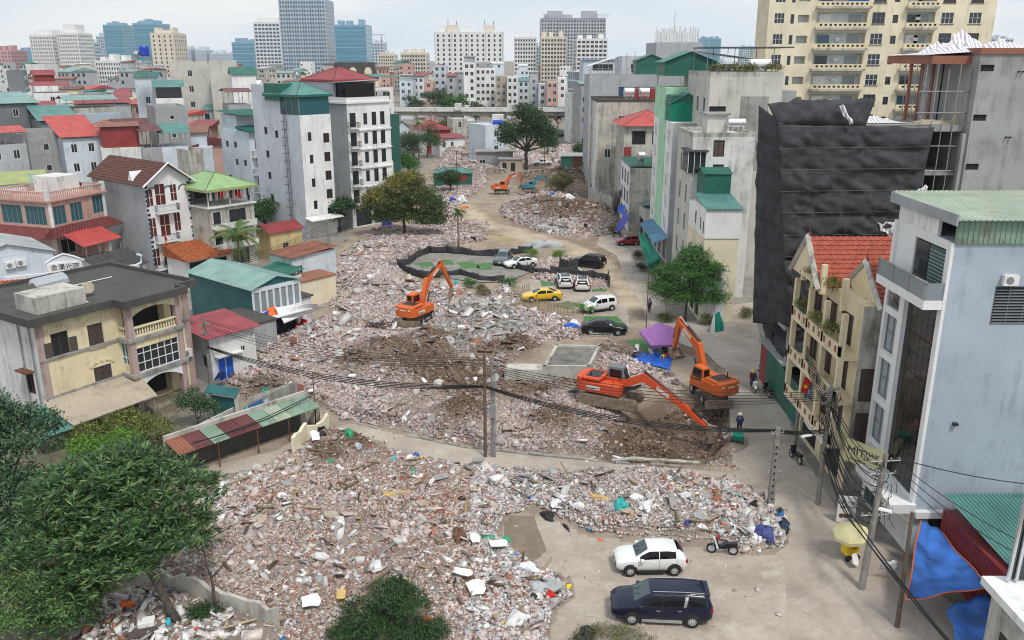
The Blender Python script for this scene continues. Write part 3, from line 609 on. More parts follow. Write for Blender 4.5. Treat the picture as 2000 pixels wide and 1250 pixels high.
def chunks(name,poly,dens,smin,smax,pal,seed,alpha=2.4,flat=.6,slabby=.25,holes=(),lift=.25,keep=None,base=.15,dusty=1.0,label='broken masonry and brick rubble'):
 xs=[p[0]for p in poly];ys=[p[1]for p in poly];A=(max(xs)-min(xs))*(max(ys)-min(ys));n=int(A*dens)
 P=np.stack([RNG.uniform(min(xs),max(xs),n),RNG.uniform(min(ys),max(ys),n)],1);ok=inpoly(P,poly)
 for h in holes:ok&=~inpoly(P,h)
 ok&=RNG.random(n)<base+1.25*noise2(P[:,0],P[:,1],2.6,seed)
 if keep is not None:ok&=keep(P)
 P=P[ok];n=len(P)
 u=RNG.random(n);s=smin*(1-u*(1-(smin/smax)**alpha))**(-1/alpha)
 s*=.62+.8*noise2(P[:,0],P[:,1],4.6,seed+3)
 if slabby>5:s=s*0+RNG.uniform(smin,smax,n)
 sh=np.stack([RNG.uniform(.8,2.1,n),RNG.uniform(.7,1.1,n),RNG.uniform(.4,.9,n)],1);sl=RNG.random(n)<slabby;sh[sl,2]*=.35;sh[sl,:2]*=1.35
 if slabby>5:sh=np.stack([RNG.uniform(4,9,n),RNG.uniform(.5,.9,n),RNG.uniform(.25,.5,n)],1)
 V=CUBE[None]+RNG.uniform(-.17,.17,(n,8,3));V=V*(sh*s[:,None])[:,None,:];V=np.einsum('nij,nkj->nki',rotmats(n,flat),V)
 z=terr(P[:,0],P[:,1])+s*lift*RNG.uniform(-.2,1.2,n)-.03;V+=np.stack([P[:,0],P[:,1],z],1)[:,None,:]
 pc=np.array([c for c,k in PAL[pal]]);pk=np.array([k for c,k in PAL[pal]],float);ci=RNG.choice(len(pc),n,p=pk/pk.sum());ci[(s>.2)&((pc[ci].max(1)>1.7*pc[ci].min(1))|(pc[ci].max(1)<.1))]=1
 c=pc[ci]*RNG.uniform(.52,1.04,(n,1));zn=noise2(P[:,0],P[:,1],3.7,seed+5)[:,None];dust=np.array([[.52,.42,.385]])if pal in('pink','brick','mix')else c;wz=np.clip((zn-.45)*2.2,0,.75)*dusty*(RNG.random((n,1))<.8);c=c*(1-wz)+dust*wz*RNG.uniform(.8,1.1,(n,1));rz_=(noise2(P[:,0],P[:,1],5.1,seed+9)>.68)&(RNG.random(n)<.13)&(pal in('brick','mix'));c[rz_]=np.array([.36,.15,.10])*RNG.uniform(.7,1.2,(rz_.sum(),1))
 if pal!='soil':
  for bx,by,r,h,k in BW:
   if k[0]in 'sd':wq=np.clip(1.3*np.exp(-((P[:,0]-bx)**2+(P[:,1]-by)**2)/(r*r*.8)),0,1)*(RNG.random(n)<.85);c=c*(1-wq[:,None])+np.array([[.155,.105,.075]])*wq[:,None]*RNG.uniform(.7,1.3,(n,1))
 F=(CF[None]+(np.arange(n)*8)[:,None,None]).reshape(-1,4)
 o=objm(name,npmesh(name,V.reshape(-1,3),F,'attr',np.repeat(np.clip(c,0,.85),8,0)))
 return tag(o,label,'rubble',kind='stuff')
def timber(name,poly,d,seed,lab):chunks(name,poly,d,.10,.24,'timber',seed,slabby=9,flat=.25,lift=.9,label=lab)
leftish=lambda P:P[:,0]<-4+3*noise2(P[:,0],P[:,1],5,4)
chunks('brick_rubble',PR1,200,.05,.20,'brick',21,base=.5,dusty=.45,keep=leftish,label='brick red and pale rubble spread over the front plot')
chunks('pale_rubble',PR1,195,.05,.21,'mix',22,base=.5,dusty=.45,keep=lambda P:~leftish(P),label='pale rubble mixed with rubbish beside the parked cars')
chunks('slab_rubble',PR1,4.0,.16,.45,'mix',23,slabby=.7,flat=.35,label='broken slabs and boards lying among front rubble')
chunks('yard_rubble',PR1b,24,.08,.5,'mix',24,slabby=.5,label='broken tiles and planks under the mango tree')
GRV=gpoly([(870,600),(1000,590),(1040,640),(960,680),(880,690),(850,640)])
chunks('field_rubble',PR2,80,.065,.26,'pink',25,base=.3,dusty=.8,holes=(GRV,),label='pinkish broken masonry covering the middle of the site')
chunks('field_slab_rubble',PR2,.8,.25,.7,'mix',26,slabby=.7,flat=.35,label='larger pale slabs scattered over the middle rubble')
chunks('gravel_rubble',GRV,70,.05,.2,'grey',27,label='grey crushed concrete in front of the wheeled excavator')
chunks('bank_rubble',PR2b,44,.08,.34,'pink',28,label='rubble bank between the concrete tank and the blue tarpaulin')
chunks('heap_rubble',PR3,9,.16,.6,'pink',29,label='high pink rubble heap by the far excavator')
chunks('far_rubble',PR4,11,.15,.55,'pink',30,label='low rubble mounds beyond the sandy track')
chunks('far_grey_rubble',gpoly([(1000,432),(1050,425),(1110,445),(1110,462),(1060,455)]),8,.2,.6,'grey',30,label='grey stone heap beside the sandy track')
chunks('back_rubble',PR5,3,.3,1.0,'pink',31,label='rubble behind the parked white pickup')
chunks('lot_rubble',PR6,22,.1,.36,'pink',32,label='rubble between the fenced parking bays')
chunks('strewn_rubble',PR7,16,.1,.4,'pink',33,label='rubble strewn round the yellow flowering tree')
chunks('hedge_rubble',PR8,12,.12,.6,'mix',34,label='rubble by the bamboo fence')
chunks('roadside_rubble',PR9,70,.06,.38,'mix',35,slabby=.4,label='rubble and rubbish heaped by the leaning concrete pole')
chunks('pit_soil',PIT,46,.06,.3,'soil',36,slabby=.1,label='dark clods of earth in the excavated pit')
timber('timber_scraps',PR1,.5,41,'splintered timber and pipes in the front rubble');timber('timber_scraps',PR2,.35,42,'splintered timber and pipes in the middle rubble');timber('timber_scraps',PR1b,.8,43,'old boards dumped under the mango tree');timber('timber_scraps',PR4,.25,44,'timber in the far mounds')
chunks('stray_stones',gpoly([(985,1010),(1085,1010),(1440,1066),(1540,1060),(1640,1290),(1060,1290)]),26,.012,.07,'grey',37,label='stray stones on the concrete yard')
chunks('site_stones',SITE,1.3,.06,.30,'pink',38,label='loose stones over the open dirt of the site',holes=(track,),keep=lambda P:noise2(P[:,0],P[:,1],6,9)>.42)
chunks('alley_edge_rubble',gpoly([(1385,850),(1425,800),(1440,900),(1428,925),(1370,918),(1380,895)]),14,.06,.4,'pink',39,label='rubble strip between pit and alley')
for i,((bx,by,r,h,k))in enumerate(BW):
 if k[0]in 'sd':
  an=np.linspace(0,2*PI,14)[:-1];pl=[(bx+r*.95*math.cos(t)*(1+.2*math.sin(3*t+i)),by+r*.95*math.sin(t))for t in an]
  chunks('soil_clods',pl,34 if r<4 else 8,.06 if r<4 else .15,.22 if r<4 else .5,'soil',50+i,slabby=.1,label='brown earth clods of dug-up mound')

slabm=[]
for i in range(6):
 r6=random.Random(i);n=7;slabm.append(MB().prism([(.6*math.cos(2*PI*k/n)*r6.uniform(.6,1.15),.45*math.sin(2*PI*k/n)*r6.uniform(.6,1.15))for k in range(n)],-.06,.06).mesh('concrete_fragment',['w_slab','w_oldwhite','w_concrete','w_old','w_white','w_tan'][i]))
for poly,cnt,kk,lab in((PR1,46,.85,'broken concrete slab lying in the front rubble'),(PR2,54,1.1,'broken concrete slab lying in the middle rubble'),(PR4,16,1.5,'broken concrete slab on the far mounds')):
 xs=[p[0]for p in poly];ys=[p[1]for p in poly];k=0
 while k<cnt:
  q=(random.uniform(min(xs),max(xs)),random.uniform(min(ys),max(ys)))
  if not inpoly(np.array([q]),poly)[0]:continue
  k+=1;o=objm('concrete_fragment',random.choice(slabm),None,(*q,terr1(*q)+.12));o.rotation_euler=(random.gauss(0,.35),random.gauss(0,.35),random.random()*6);o.scale=[kk*random.uniform(.5,1.3)]*3;tag(o,lab,'fragment',lab.replace('broken concrete slab','concrete fragments'))
# ------------------------------------------------------------------ lettering
def text(parent,s,size,mat,loc,rot,name='lettering',ext=0.012,align='CENTER',sx=1.0):
 cu=bpy.data.curves.new('t','FONT');cu.body=s;cu.size=size;cu.extrude=ext;cu.align_x=align;cu.align_y='CENTER';cu.resolution_u=2
 to=bpy.data.objects.new('t',cu);col.objects.link(to);dg=bpy.context.evaluated_depsgraph_get();dg.update()
 me=bpy.data.meshes.new_from_object(to.evaluated_get(dg));bpy.data.objects.remove(to);bpy.data.curves.remove(cu)
 me.materials.clear();me.materials.append(M(mat));o=objm(name,me,parent,loc);o.rotation_euler=rot;o.scale=(sx,1,1);return o
UL=Vector((math.cos(math.radians(-40)),math.sin(math.radians(-40)),0))
def lb(name,label,cpx,h,LF,LR,mat,ang=-40,**kw):
 """house of the left block: cpx is the ground pixel of its near corner; face F is its side wall, face R its street front"""
 c=G(*cpx);u=Vector((math.cos(math.radians(ang)),math.sin(math.radians(ang)),0))
 return Bd(name,label,c-u*LF,c,LR,h,mat,**kw)
def tiles(parent,a,b,c,d,mat,tw=0.45,th=0.42,name='tile_course'):
 """courses of curved tiles from the eave a-b up to the ridge d-c; one part for each course"""
 a,b,c,d=map(Vector,(a,b,c,d));rows=max(2,int((d-a).length/th));up=(b-a).cross(d-a).normalized()
 if up.z<0:up=-up
 for j in range(rows):
  t0,t1=j/rows,(j+1.25)/rows;m=MB();L0=a.lerp(d,t0);R0=b.lerp(c,t0);t1=min(t1,1);L1=a.lerp(d,t1);R1=b.lerp(c,t1);n=max(2,int((R0-L0).length/tw));lo=[];hi=[]
  for i in range(n*4+1):
   f=i/(n*4);w=.045*math.sin(f*n*2*PI);lo.append(L0.lerp(R0,f)+up*(.07+w));hi.append(L1.lerp(R1,f)+up*(.0+w))
  k=len(lo);m.add(lo+hi+[p-up*.06 for p in lo],[(i,i+1,k+i+1,k+i)for i in range(k-1)]+[(2*k+i,2*k+i+1,i+1,i)for i in range(k-1)]);m.build(name,mat,parent)
 return rows
plain('tile_dark',(0.10,0.045,0.035),0.8,var=.4,scale=2.5);plain('tile_orange',(0.33,0.095,0.035),0.8,var=.4,scale=2.5);plain('tile_red',(0.33,0.075,0.042),0.7,var=.25,scale=3);plain('tile_maroon',(0.15,0.035,0.035),0.75,var=.3,scale=2);plain('tile_grey',(0.055,0.052,0.052),0.85,var=.4,scale=3)
plain('slate_blue',(0.03,0.045,0.08),0.7);plain('flag_red',(0.55,0.01,0.01),0.7,var=.1);plain('flag_yellow',(0.75,0.55,0.02),0.7,var=.05)
plain('tarp_blue',(0.012,0.10,0.48),0.45,var=.3,scale=2,bump=.5,bscale=3);plain('tarp_violet',(0.03,0.04,0.36),0.5,var=.25,scale=2);plain('tarp_orange',(0.70,0.14,0.02),0.5,var=.15);plain('tarp_white',(0.72,0.73,0.75),0.5,var=.1,scale=2)
plain('net_green',(0.0,0.20,0.13),0.7,var=.2,scale=3);plain('mural_blue',(0.03,0.14,0.36),0.7);plain('mural_pale',(0.50,0.58,0.66),0.7)
# ---- yellow villa
A,B=G(103,850),G(383,748)
v=Bd('yellow_villa','yellow villa with brown shutters, porch and stained flat roof',A,B,11.5,9.0,'w_paleyellow',cat='house')
L=v.L
for p,w_,h_ in(((118,672),1.35,1.9),((187,655),1.25,1.9),((203,738),1.5,2.1)):
 a,z=v.px('F',*p);ob=v.win('F',a-w_/2,z-h_/2,w_,h_,cols=2,rows=1,fr='shutter_brown',gl='shutter_brown' if p[0]>130 else 'interior_shade',sill='w_marble')
 if ob:
  m=MB()
  for i in range(7):t=i/6*PI;m.box(w_/2-math.cos(t)*(w_*.62)-.13,w_/2-math.cos(t)*(w_*.62)+.13,-.14,-.055,h_+.12+.28*math.sin(t),h_+.27+.28*math.sin(t))
  m.build('hood_mould','w_paleyellow',ob)
  if p[0]>130:
   s_=MB()
   for k in range(11):
    for q in(0,1):s_.box(.09+q*w_/2,w_/2-.06+q*w_/2,-.035,.0,.1+k*(h_-.2)/11,.1+(k+.7)*(h_-.2)/11)
   s_.build('shutter_slats','shutter_brown',ob)
  else:
   for q,x in((-1,-.62),(1,w_+.0)):MB().box(x,x+.62,-.12,-.075,.02,h_*.68).build('shutter','shutter_brown',ob)
a0,_=v.px('F',236,690);a1,_=v.px('F',338,660)
by=1.5;x0,x1=a0,a1
for(xx,ww)in((x0,.5),(x1-.5,.5)):
 v.part('column',MB().box(xx,xx+ww,-by,-by+.5,0,9),'w_marble')
for zz in(2.9,5.95):v.part('floor_band',MB().box(x0-.15,x1+.15,-by-.15,-.002,zz,zz+.28).box(-.05,x0-.2,-.12,-.002,zz,zz+.2).box(x1+.2,L+.05,-.12,-.002,zz,zz+.2),'w_slab')
v.part('bay_wall',MB().box(x0+.5,x1-.5,-by+.05,-by+.2,5.3,5.94).box(x0+.1,x0+.3,-by+.5,-.003,3.2,3.9),'w_paleyellow')
wm,gb=win_mesh(x1-x0-1.0,2.4,6,3,'white_trim','');o_=objm('bay_window',wm,v.root,(x0+.5,-by+.12,3.2));gb.build('pane','glass_dark',o_)
wm,gb=win_mesh(by-.55,2.6,2,2,'white_trim','');o_=objm('bay_window',wm,v.root,(x0+.1,-.02,3.2),-PI/2);gb.build('pane','glass_green',o_)
b_=MB();balus(b_,(x0+.5,-by+.2,6.25),(x1-.5,-by+.2,6.25),.85,.24);balus(b_,(x0+.15,-.1,6.25),(x0+.15,-by+.5,6.25),.85,.24);v.part('balustrade',b_,'w_paleyellow')
m=MB()
for i in range(9):
 t0=i/9;t1=(i+1)/9;xa=x0+.5+(x1-x0-1)*t0;xb=x0+.5+(x1-x0-1)*t1;za=8.55-.5*(abs(2*t0-1))**2.2;zb=8.55-.5*(abs(2*t1-1))**2.2;m.hexa([(xa,-by,za),(xb,-by,zb),(xb,-by+.3,zb),(xa,-by+.3,za)],[(xa,-by,9),(xb,-by,9),(xb,-by+.3,9),(xa,-by+.3,9)])
v.part('arch',m,'w_paleyellow')
m=MB()
for i in range(9):
 t0=i/9;t1=(i+1)/9;xa=x0+.5+(x1-x0-1)*t0;xb=x0+.5+(x1-x0-1)*t1;za=2.6-.7*(abs(2*t0-1))**2;zb=2.6-.7*(abs(2*t1-1))**2;m.hexa([(xa,-by,za),(xb,-by,zb),(xb,-by+.3,zb),(xa,-by+.3,za)],[(xa,-by,2.9),(xb,-by,2.9),(xb,-by+.3,2.9),(xa,-by+.3,2.9)])
v.part('arch',m,'w_white')
v.hole('F',x0+.55,6.3,x1-x0-1.1,2.3);v.hole('F',x0+.6,.1,x1-x0-1.2,2.5)
a,z=v.px('F',352,690);v.win('F',a-.55,z-1,1.1,2.0,fr='shutter_brown',gl='shutter_brown',sill='w_marble');v.win('F',a-.5,6.6,1.0,1.7,fr='white_trim',gl='interior_shade');v.win('F',a-.6,.5,1.2,1.9,fr='brown_trim');face_ac(v,'F',a+.45,2.75,1.2)
for f in 'F':v.part('quoin',MB().box(-.06,.55,-.06,-.003,0,9).box(L-.5,L+.06,-.06,-.003,0,9),'w_marble')
a,z=v.px('L',60,745);v.win('L',a-.5,z-1,1.0,1.7,fr='brown_trim',gl='interior_shade');v.fpart('awning','L',a-.8,a+.8,z+.9,z+1.0,.0,.7,'rust')
v.part('downpipe',MB().tube([(-.12,2.2,0),(-.12,2.2,8.9)],.06,6).tube([(-.12,.7,0),(-.12,.7,8.9)],.06,6),'grey_trim')
v.walls(side={'L':'w_oldwhite'},depth=.9)
sl=MB().box(-.7,L+.7,-.7,11.9,9.0,9.3).box(x0-.5,x1+.5,-by-.6,-.7,9.0,9.3);v.part('roof_slab',sl,'w_roof')
pm=MB()
for bx in((-.7,x0-.5,-.7,-.45),(x0-.5,x1+.5,-by-.6,-by-.35),(x1+.5,L+.7,-.7,-.45),(-.7,L+.7,11.65,11.9),(-.7,-.45,-.45,11.65),(L+.45,L+.7,-.45,11.65),(x0-.5,x0-.25,-by-.35,-.7),(x1+.25,x1+.5,-by-.35,-.7)):pm.box(*bx,9.3,9.62)
v.part('parapet',pm,'w_roof');v.part('stair_box',MB().box(1.0,5.0,1.2,4.2,9.3,10.6),'w_old');v.part('pipe',MB().tube([(5,1,9.4),(5,7,9.4),(11,7,9.4)],.05,5),'white_trim')
p=v.Mx@Vector((4.4,5.2,9.3));tank('big stainless water tank lying on the yellow villa roof',p,v.rz+.1,.75,2.6)
p=v.Mx@Vector((6.3,3.0,9.3));dsh=thing('satellite_dish','small tan satellite dish on the yellow villa roof','dish',p,v.rz-.5);MB().lathe([(.02,0),(.3,.06),(.5,.2)],14,Matrix.Translation((0,0,.7))@Matrix.Rotation(1.2,4,'X')).build('dish','w_tan',dsh);MB().tube([(0,0,0),(0,0,.7)],.03,5).build('mast','steel_tube',dsh)
# porch roof in front of the villa
t=thing('porch_roof','beige and teal sheet lean-to roof under the yellow villa front','roof',v.Mx@Vector((0,0,0)),v.rz);m=MB();ribbed(m,(-.5,-4.2,2.0),(6.6,-4.2,2.0),(7.6,-.1,2.9),(-.5,-.1,2.9),.25);m.build('sheet','w_tan',t)
m=MB();ribbed(m,(-2.8,-3.6,1.6),(-.55,-4.4,1.9),(-.55,-.3,2.85),(-2.3,-.6,2.3),.25);m.build('side_sheet','m_teal',t)
m=MB()
for q in((.2,-4.0),(3.2,-4.0),(6.3,-4.0)):m.box(q[0]-.05,q[0]+.05,q[1]-.05,q[1]+.05,0,2.0)
m.build('posts','steel_tube',t)
# ---- garden wall with balusters, gate
def wallrun(name,label,cat,pts,h,t,mat,ragged=0.0,seed=0,z0=0.0):
 rr=random.Random(seed);m=MB();P_=[Vector(p)for p in pts]
 for a,b in zip(P_[:-1],P_[1:]):
  a=a.copy();b=b.copy();a.z=b.z=z0;d=(b-a);l=d.length;d.normalize();n=Vector((-d.y,d.x,0))*t/2;k=max(1,int(l/.6))if ragged else 1
  hs=[h*(1-ragged*rr.random())for _ in range(k+1)]
  for i in range(k):
   p,q=a+d*(l*i/k),a+d*(l*(i+1)/k);m.hexa([p-n,q-n,q+n,p+n],[p-n+Vector((0,0,hs[i])),q-n+Vector((0,0,hs[i+1])),q+n+Vector((0,0,hs[i+1])),p+n+Vector((0,0,hs[i]))])
 return one(name,label,cat,m,mat)
t=thing('garden_wall','low garden wall with turned balusters before the yellow villa','wall',G(330,890));o=G(330,890);q=G(462,822)-o;m=MB().hexa([(0,0,0),(q.x,q.y,0),(q.x-.1,q.y+.2,0),(-.1,.2,0)],[(0,0,.45),(q.x,q.y,.45),(q.x-.1,q.y+.2,.45),(-.1,.2,.45)]);m.build('plinth','w_old',t)
balus(MB(),(0,.1,.45),(q.x*.6,q.y*.6+.1,.45),.75,.26).build('balustrade','w_old',t);MB().hexa([(q.x*.62,q.y*.62,.45),(q.x,q.y,.45),(q.x-.1,q.y+.2,.45),(q.x*.62-.1,q.y*.62+.2,.45)],[(q.x*.62,q.y*.62,1.2),(q.x,q.y,1.2),(q.x-.1,q.y+.2,1.2),(q.x*.62-.1,q.y*.62+.2,1.2)]).build('end_wall','w_old',t)
t=thing('garden_gate','green roofed metal gate at the yellow villa garden','gate',G(462,822));m=MB();ribbed(m,(-2.6,.6,2.25),(.3,-.5,2.25),(.5,0.2,2.7),(-2.4,1.3,2.7),.25);m.build('roof','m_tealdark',t)
for x in(-2.4,.1):MB().box(x,x+.35,-.3-x*.35,.05-x*.35,0,2.2).build('post','w_old',t)
MB().hexa([(-2.0,.62,.1),(.05,-.15,.1),(.05,-.1,.1),(-2.0,.67,.1)],[(-2.0,.62,2.0),(.05,-.15,2.0),(.05,-.1,2.0),(-2.0,.67,2.0)]).build('leaf','m_tealdark',t)
# ---- mural wall and long rusty shed
o=G(487,830);w2=G(583,795)-o;t=thing('mural_wall','ruined wall with blue and white painted mural','wall',o);hh=2.3
MB().hexa([(0,0,0),(w2.x,w2.y,0),(w2.x,w2.y+.2,0),(0,.2,0)],[(0,0,hh*.8),(w2.x,w2.y,hh),(w2.x,w2.y+.2,hh),(0,.2,hh)]).build('wall','w_slab',t)
MB().hexa([(.02,-.02,0),(.9,w2.y*.9/w2.x-.02,0),(.9,w2.y*.9/w2.x,0),(.02,0,0)],[(.02,-.02,hh*.7),(.9,w2.y*.9/w2.x-.02,hh*.8),(.9,w2.y*.9/w2.x,hh*.8),(.02,0,hh*.7)]).build('blue_field','mural_blue',t)
MB().hexa([(1.0,w2.y*1.0/w2.x-.02,.1),(w2.x-.2,w2.y-.1,.1),(w2.x-.2,w2.y-.05,.1),(1.0,w2.y/w2.x,.1)],[(1.0,w2.y/w2.x-.02,hh*.72),(w2.x-.2,w2.y-.1,hh*.85),(w2.x-.2,w2.y-.05,hh*.85),(1.0,w2.y/w2.x,hh*.72)]).build('pale_field','mural_pale',t)
text(t,'ABI',.75,'black_trim',(w2.x*.55,w2.y*.55-.06,.75),(PI/2,0,math.atan2(w2.y,w2.x)))
a,b=G(352,938),G(625,838);d=(b-a);l=d.length;d.normalize();rz=math.atan2(d.y,d.x);t=thing('long_shed','long low shed with patched rusty and green sheet roof','shed',a,rz)
n_=9
for i in range(n_):
 m=MB();xa,xb=l*i/n_+.02,l*(i+1)/n_-.02;ribbed(m,(xa,-.35,2.0),(xb,-.35,2.0),(xb,1.9,2.45),(xa,1.9,2.45),.25);m.build('roof_sheet',['m_rust','m_maroon','m_fade','m_maroon','m_maroon','m_fade','m_sage','m_fade','m_fade'][i],t)
MB().box(0,l,1.75,1.95,0,2.75).build('back_wall','w_old',t);MB().box(0,l*.92,1.2,1.3,0,2.0).build('inner_wall','w_roof',t)
m=MB();[m.tube([(x,-.25,0),(x,-.25,2.05)],.045,5)for x in(l*.25,l*.52,l*.75)];m.build('posts','rust',t)
rail(MB(),[(l-.1,-.2,0.05),(l-.1,1.4,0.05)],1.9,.16,.02).build('grille_gate','black_trim',t)
sheet('lane',[(395,935),(560,905),(640,845),(615,835),(540,880),(380,918)],'g_alley',.006)
wallrun('broken_wall','curved stub of broken pale wall at the shed end','wall',[G(575,900),G(600,872),G(622,862),G(642,850)],2.0,.25,'w_cream',.35,4)
wallrun('broken_wall','mossy broken concrete wall under the bare young tree','wall',[G(318,1150),G(365,1160),G(420,1185),G(545,1228)],1.35,.22,'w_old',.35,8)
wallrun('broken_wall','white stump of broken wall beside the mango tree crown','wall',[G(398,1000),G(430,985),G(438,965)],1.0,.25,'w_oldwhite',.3,3)
# ---- white house with rose roof, old wall, tarpaulins
b=lb('white_house','white house with rose sheet roof behind the concrete pole',(418,752),4.4,5.0,4.6,'w_bluewhite',ang=-40,cat='house')
b.tops={};b.win('F',3.5,1.4,1.2,1.2,fr='grey_trim');b.win('R',.6,.1,1.6,2.2,gl='tarp_blue',fr='white_trim',name='tarp_door');b.win('R',3.0,2.3,.5,.6);b.walls(side={'R':'w_oldwhite','F':'w_grey'});b.shed(5.0,4.5,'m_rose',axis='x',over=.5)
b.fpart('awning','R',.3,3.0,2.5,2.6,0,.6,'m_white')
b=lb('plaster_shed','raw plaster shed with dark mossy roof',(490,700),3.2,6,3.2,'w_concrete',cat='house');b.walls();b.slab(3.2,3.4,.1,'w_roof')
b=lb('teal_shed','dark teal corrugated shed with pale teal roof',(500,668),5.6,12,6.0,'m_tealdark',cat='shed')
for i in range(7):b.win('R',.2+i*.82,2.9,.74,2.3,cols=1,rows=1,fr='white_trim',gl='glass_pale')
b.hole('R',.3,.05,5.0,2.5);b.walls(side={'R':'w_bluewhite'});b.gable(.9,'m_paleteal',axis='x',over=.25);b.fpart('lean_roof','R',-.2,6,2.55,2.66,0,1.8,'m_white')
def cloth(name,label,cat,P4,mat,sag=.3,n=10,wr=.06,seed=0,group=None,border=None,th=.015):
 """hanging cloth through four corners p00,p10,p11,p01 with sag and wrinkles"""
 P4=[Vector(p)for p in P4];o=P4[0].copy();Q=[p-o for p in P4];m=MB();sd=seed*1.7
 def fn(u,v):
  p=Q[0]*(1-u)*(1-v)+Q[1]*u*(1-v)+Q[2]*u*v+Q[3]*(1-u)*v;k=16*u*(1-u)*v*(1-v)
  return p+Vector((wr*.5*math.sin(9*v+sd),wr*.5*math.sin(8*u+sd*2),-sag*k+wr*math.sin(11*u+3*v+sd)*math.sin(7*v-2*u+sd)))
 m.grid(fn,n,n);ob=m.build(name,mat,None,smooth=True);ob.location=o;tag(ob,label,cat,group);md=ob.modifiers.new('thick','SOLIDIFY');md.thickness=th
 if border:mb=MB();mb.tube([fn(i/8,0)for i in range(9)],.035,4);mb.tube([fn(1,i/8)for i in range(9)],.035,4);mb.tube([fn(0,i/8)for i in range(9)],.035,4);mb.build('hem',border,ob)
 return ob
cloth('awning_tarp','white tarpaulin awning stretched from the cream wall','tarpaulin',[G(555,632,1.9),G(632,600,1.9),G(615,592,3.2),G(536,600,3.4)],'tarp_white',.2)
cloth('awning_tarp','violet blue tarpaulin sheet hanging beside the orange one','tarpaulin',[G(528,652,.9),G(545,640,.9),G(528,605,3.2),G(500,618,3.2)],'tarp_violet',.1)
cloth('awning_tarp','orange tarpaulin tied above the violet sheet','tarpaulin',[G(530,626,2.4),G(555,618,2.3),G(536,598,3.4),G(520,602,3.4)],'tarp_orange',.1)
cloth('door_tarp','bright blue tarpaulin hanging on the white house wall','tarpaulin',[G(416,748,.1),G(444,728,.1),G(436,720,2.3),G(425,728,2.3)],'tarp_blue',.0,wr=.12)
sheet('yard_slab',[(548,640),(640,622),(660,632),(610,655),(590,650),(520,672),(500,665)],'g_concrete',.12)
# ---- rusty roof house, cream wall, red roof cottage
b=lb('mint_house','mint walled house with rust blotched sheet roof',(575,585),5.2,4.5,6.6,'w_teal',cat='house');b.wpx('F',[(552,525)],1.2,1.3,cols=2,rows=2,fr='grey_trim');b.wpx('R',[(586,528)],.9,1.3);b.walls(side={'R':'w_bluewhite'});b.shed(5.2,5.6,'m_rust',axis='y',over=.35)
b=lb('cream_annex','low cream annexe with broken plaster edge',(585,605),3.2,3.2,5.5,'w_cream',cat='house');b.walls();b.slab(3.2,3.32,.15,'w_brick')
b=lb('red_roof_cottage','small yellow cottage with red sheet roof by the palm',(532,510),4.2,4,5.5,'w_yellow',cat='house');b.win('R',2.0,1.4,1.0,.9,fr='grey_trim');b.walls();b.gable(.9,'m_red',axis='y')
b=lb('low_shack','low grey shack with flat rubbish strewn roof',(552,645),3.0,7,4,'w_oldwhite',cat='shack');b.win('R',.8,1.0,1.0,1.0,gl='interior_shade');b.walls();b.slab(3.0,3.15,.2,'w_roof')
b=lb('green_shack','small teal roofed shack with white wall beside the mint house',(545,605),3.6,5,3.5,'w_oldwhite',cat='shack');b.win('R',1.0,1.0,.7,1.2,gl='interior_shade',fr='brown_trim');b.walls();b.shed(3.7,4.3,'m_green',axis='y')
# ---- old green roof house
b=lb('old_house','weathered grey house with lime green roof and laundry terrace',(420,530),8.6,9.5,7.0,'w_old',cat='house')
for z_ in(0.4,3.4,6.1):
 b.win('R',.5,z_,1.3,2.0,fr='white_trim',gl='interior_shade',cols=1);b.win('R',3.0,z_,2.6,2.0,fr='brown_trim',gl='glass_dark',cols=3)
b.walls()
for z_ in(3.1,5.9):b.fpart('balcony','R',.2,6.6,z_-.15,z_,0,1.1,'w_oldwhite');b.fpart('balcony_front','R',.2,6.6,z_,z_+.7,1.0,1.1,'w_oldwhite')
b.slab(8.6,8.75,.3,'w_oldwhite');m=MB();[m.box(x-.06,x+.06,y-.06,y+.06,8.75,11.2)for x in(.2,4.7,9.2)for y in(.2,3.5,6.8)];b.part('posts',m,'w_oldwhite');b.hip(1.7,'m_lime',.6,z=11.2,fascia='m_olive');b.part('terrace_wall',MB().box(.3,5.5,.3,.5,8.75,11.1).box(.3,.5,.3,6.5,8.75,11.1),'w_roof')
ln=thing('laundry','rows of hanging laundry under the lime green roof','laundry',b.root.location,b.rz)
for i in range(14):MB().box(9.3,9.34,.4+i*.44,.74+i*.44,9.7+random.uniform(-.2,.2),10.9).build('garment',['white_trim','slate_blue','w_pink','black_trim','flag_red','w_beige'][i%6],ln)
# ---- tall narrow house with dark tile roof
b=lb('narrow_house','tall narrow white house with grey side and dark tiled roof',(303,536),12.3,15,6.4,'w_white',cat='house')
for(pts,w_,h_)in(([(290,387),(339,376)],1.0,2.3),([(313,380)],1.5,2.9),([(297,445),(347,433)],1.0,2.6),([(323,440)],1.5,3.0),([(305,503),(355,490)],1.0,2.5),([(330,497)],1.5,2.9)):
 b.wpx('R',pts,w_,h_,cols=2,rows=2,fr='white_trim',gl='red_wood')
for y_ in(405,462,514):
 a,z=b.px('R',325,y_);a=max(1.4,min(a,4.4))-.2;z-=.1;b.fpart('balcony','R',a-1.5,a+1.7,z-.55,z-.3,0,1.0,'white_trim');o_,d_,r_,l_=b.frame('R');m=MB();rail(m,[(b.L+.05,a-1.45,z-.3),(b.L+.95,a-1.45,z-.3),(b.L+.95,a+1.65,z-.3),(b.L+.05,a+1.65,z-.3)],.85,.12);b.part('railing',m,'slate_blue')
m=MB()
for k in range(20):m.box(15.003,15.06,0.0,.28+.12*(k%2),k*.61,k*.61+.35).box(15.003,15.06,6.12-.12*(k%2),6.4,k*.61,k*.61+.35)
b.part('quoins',m,'slate_blue');m=MB()
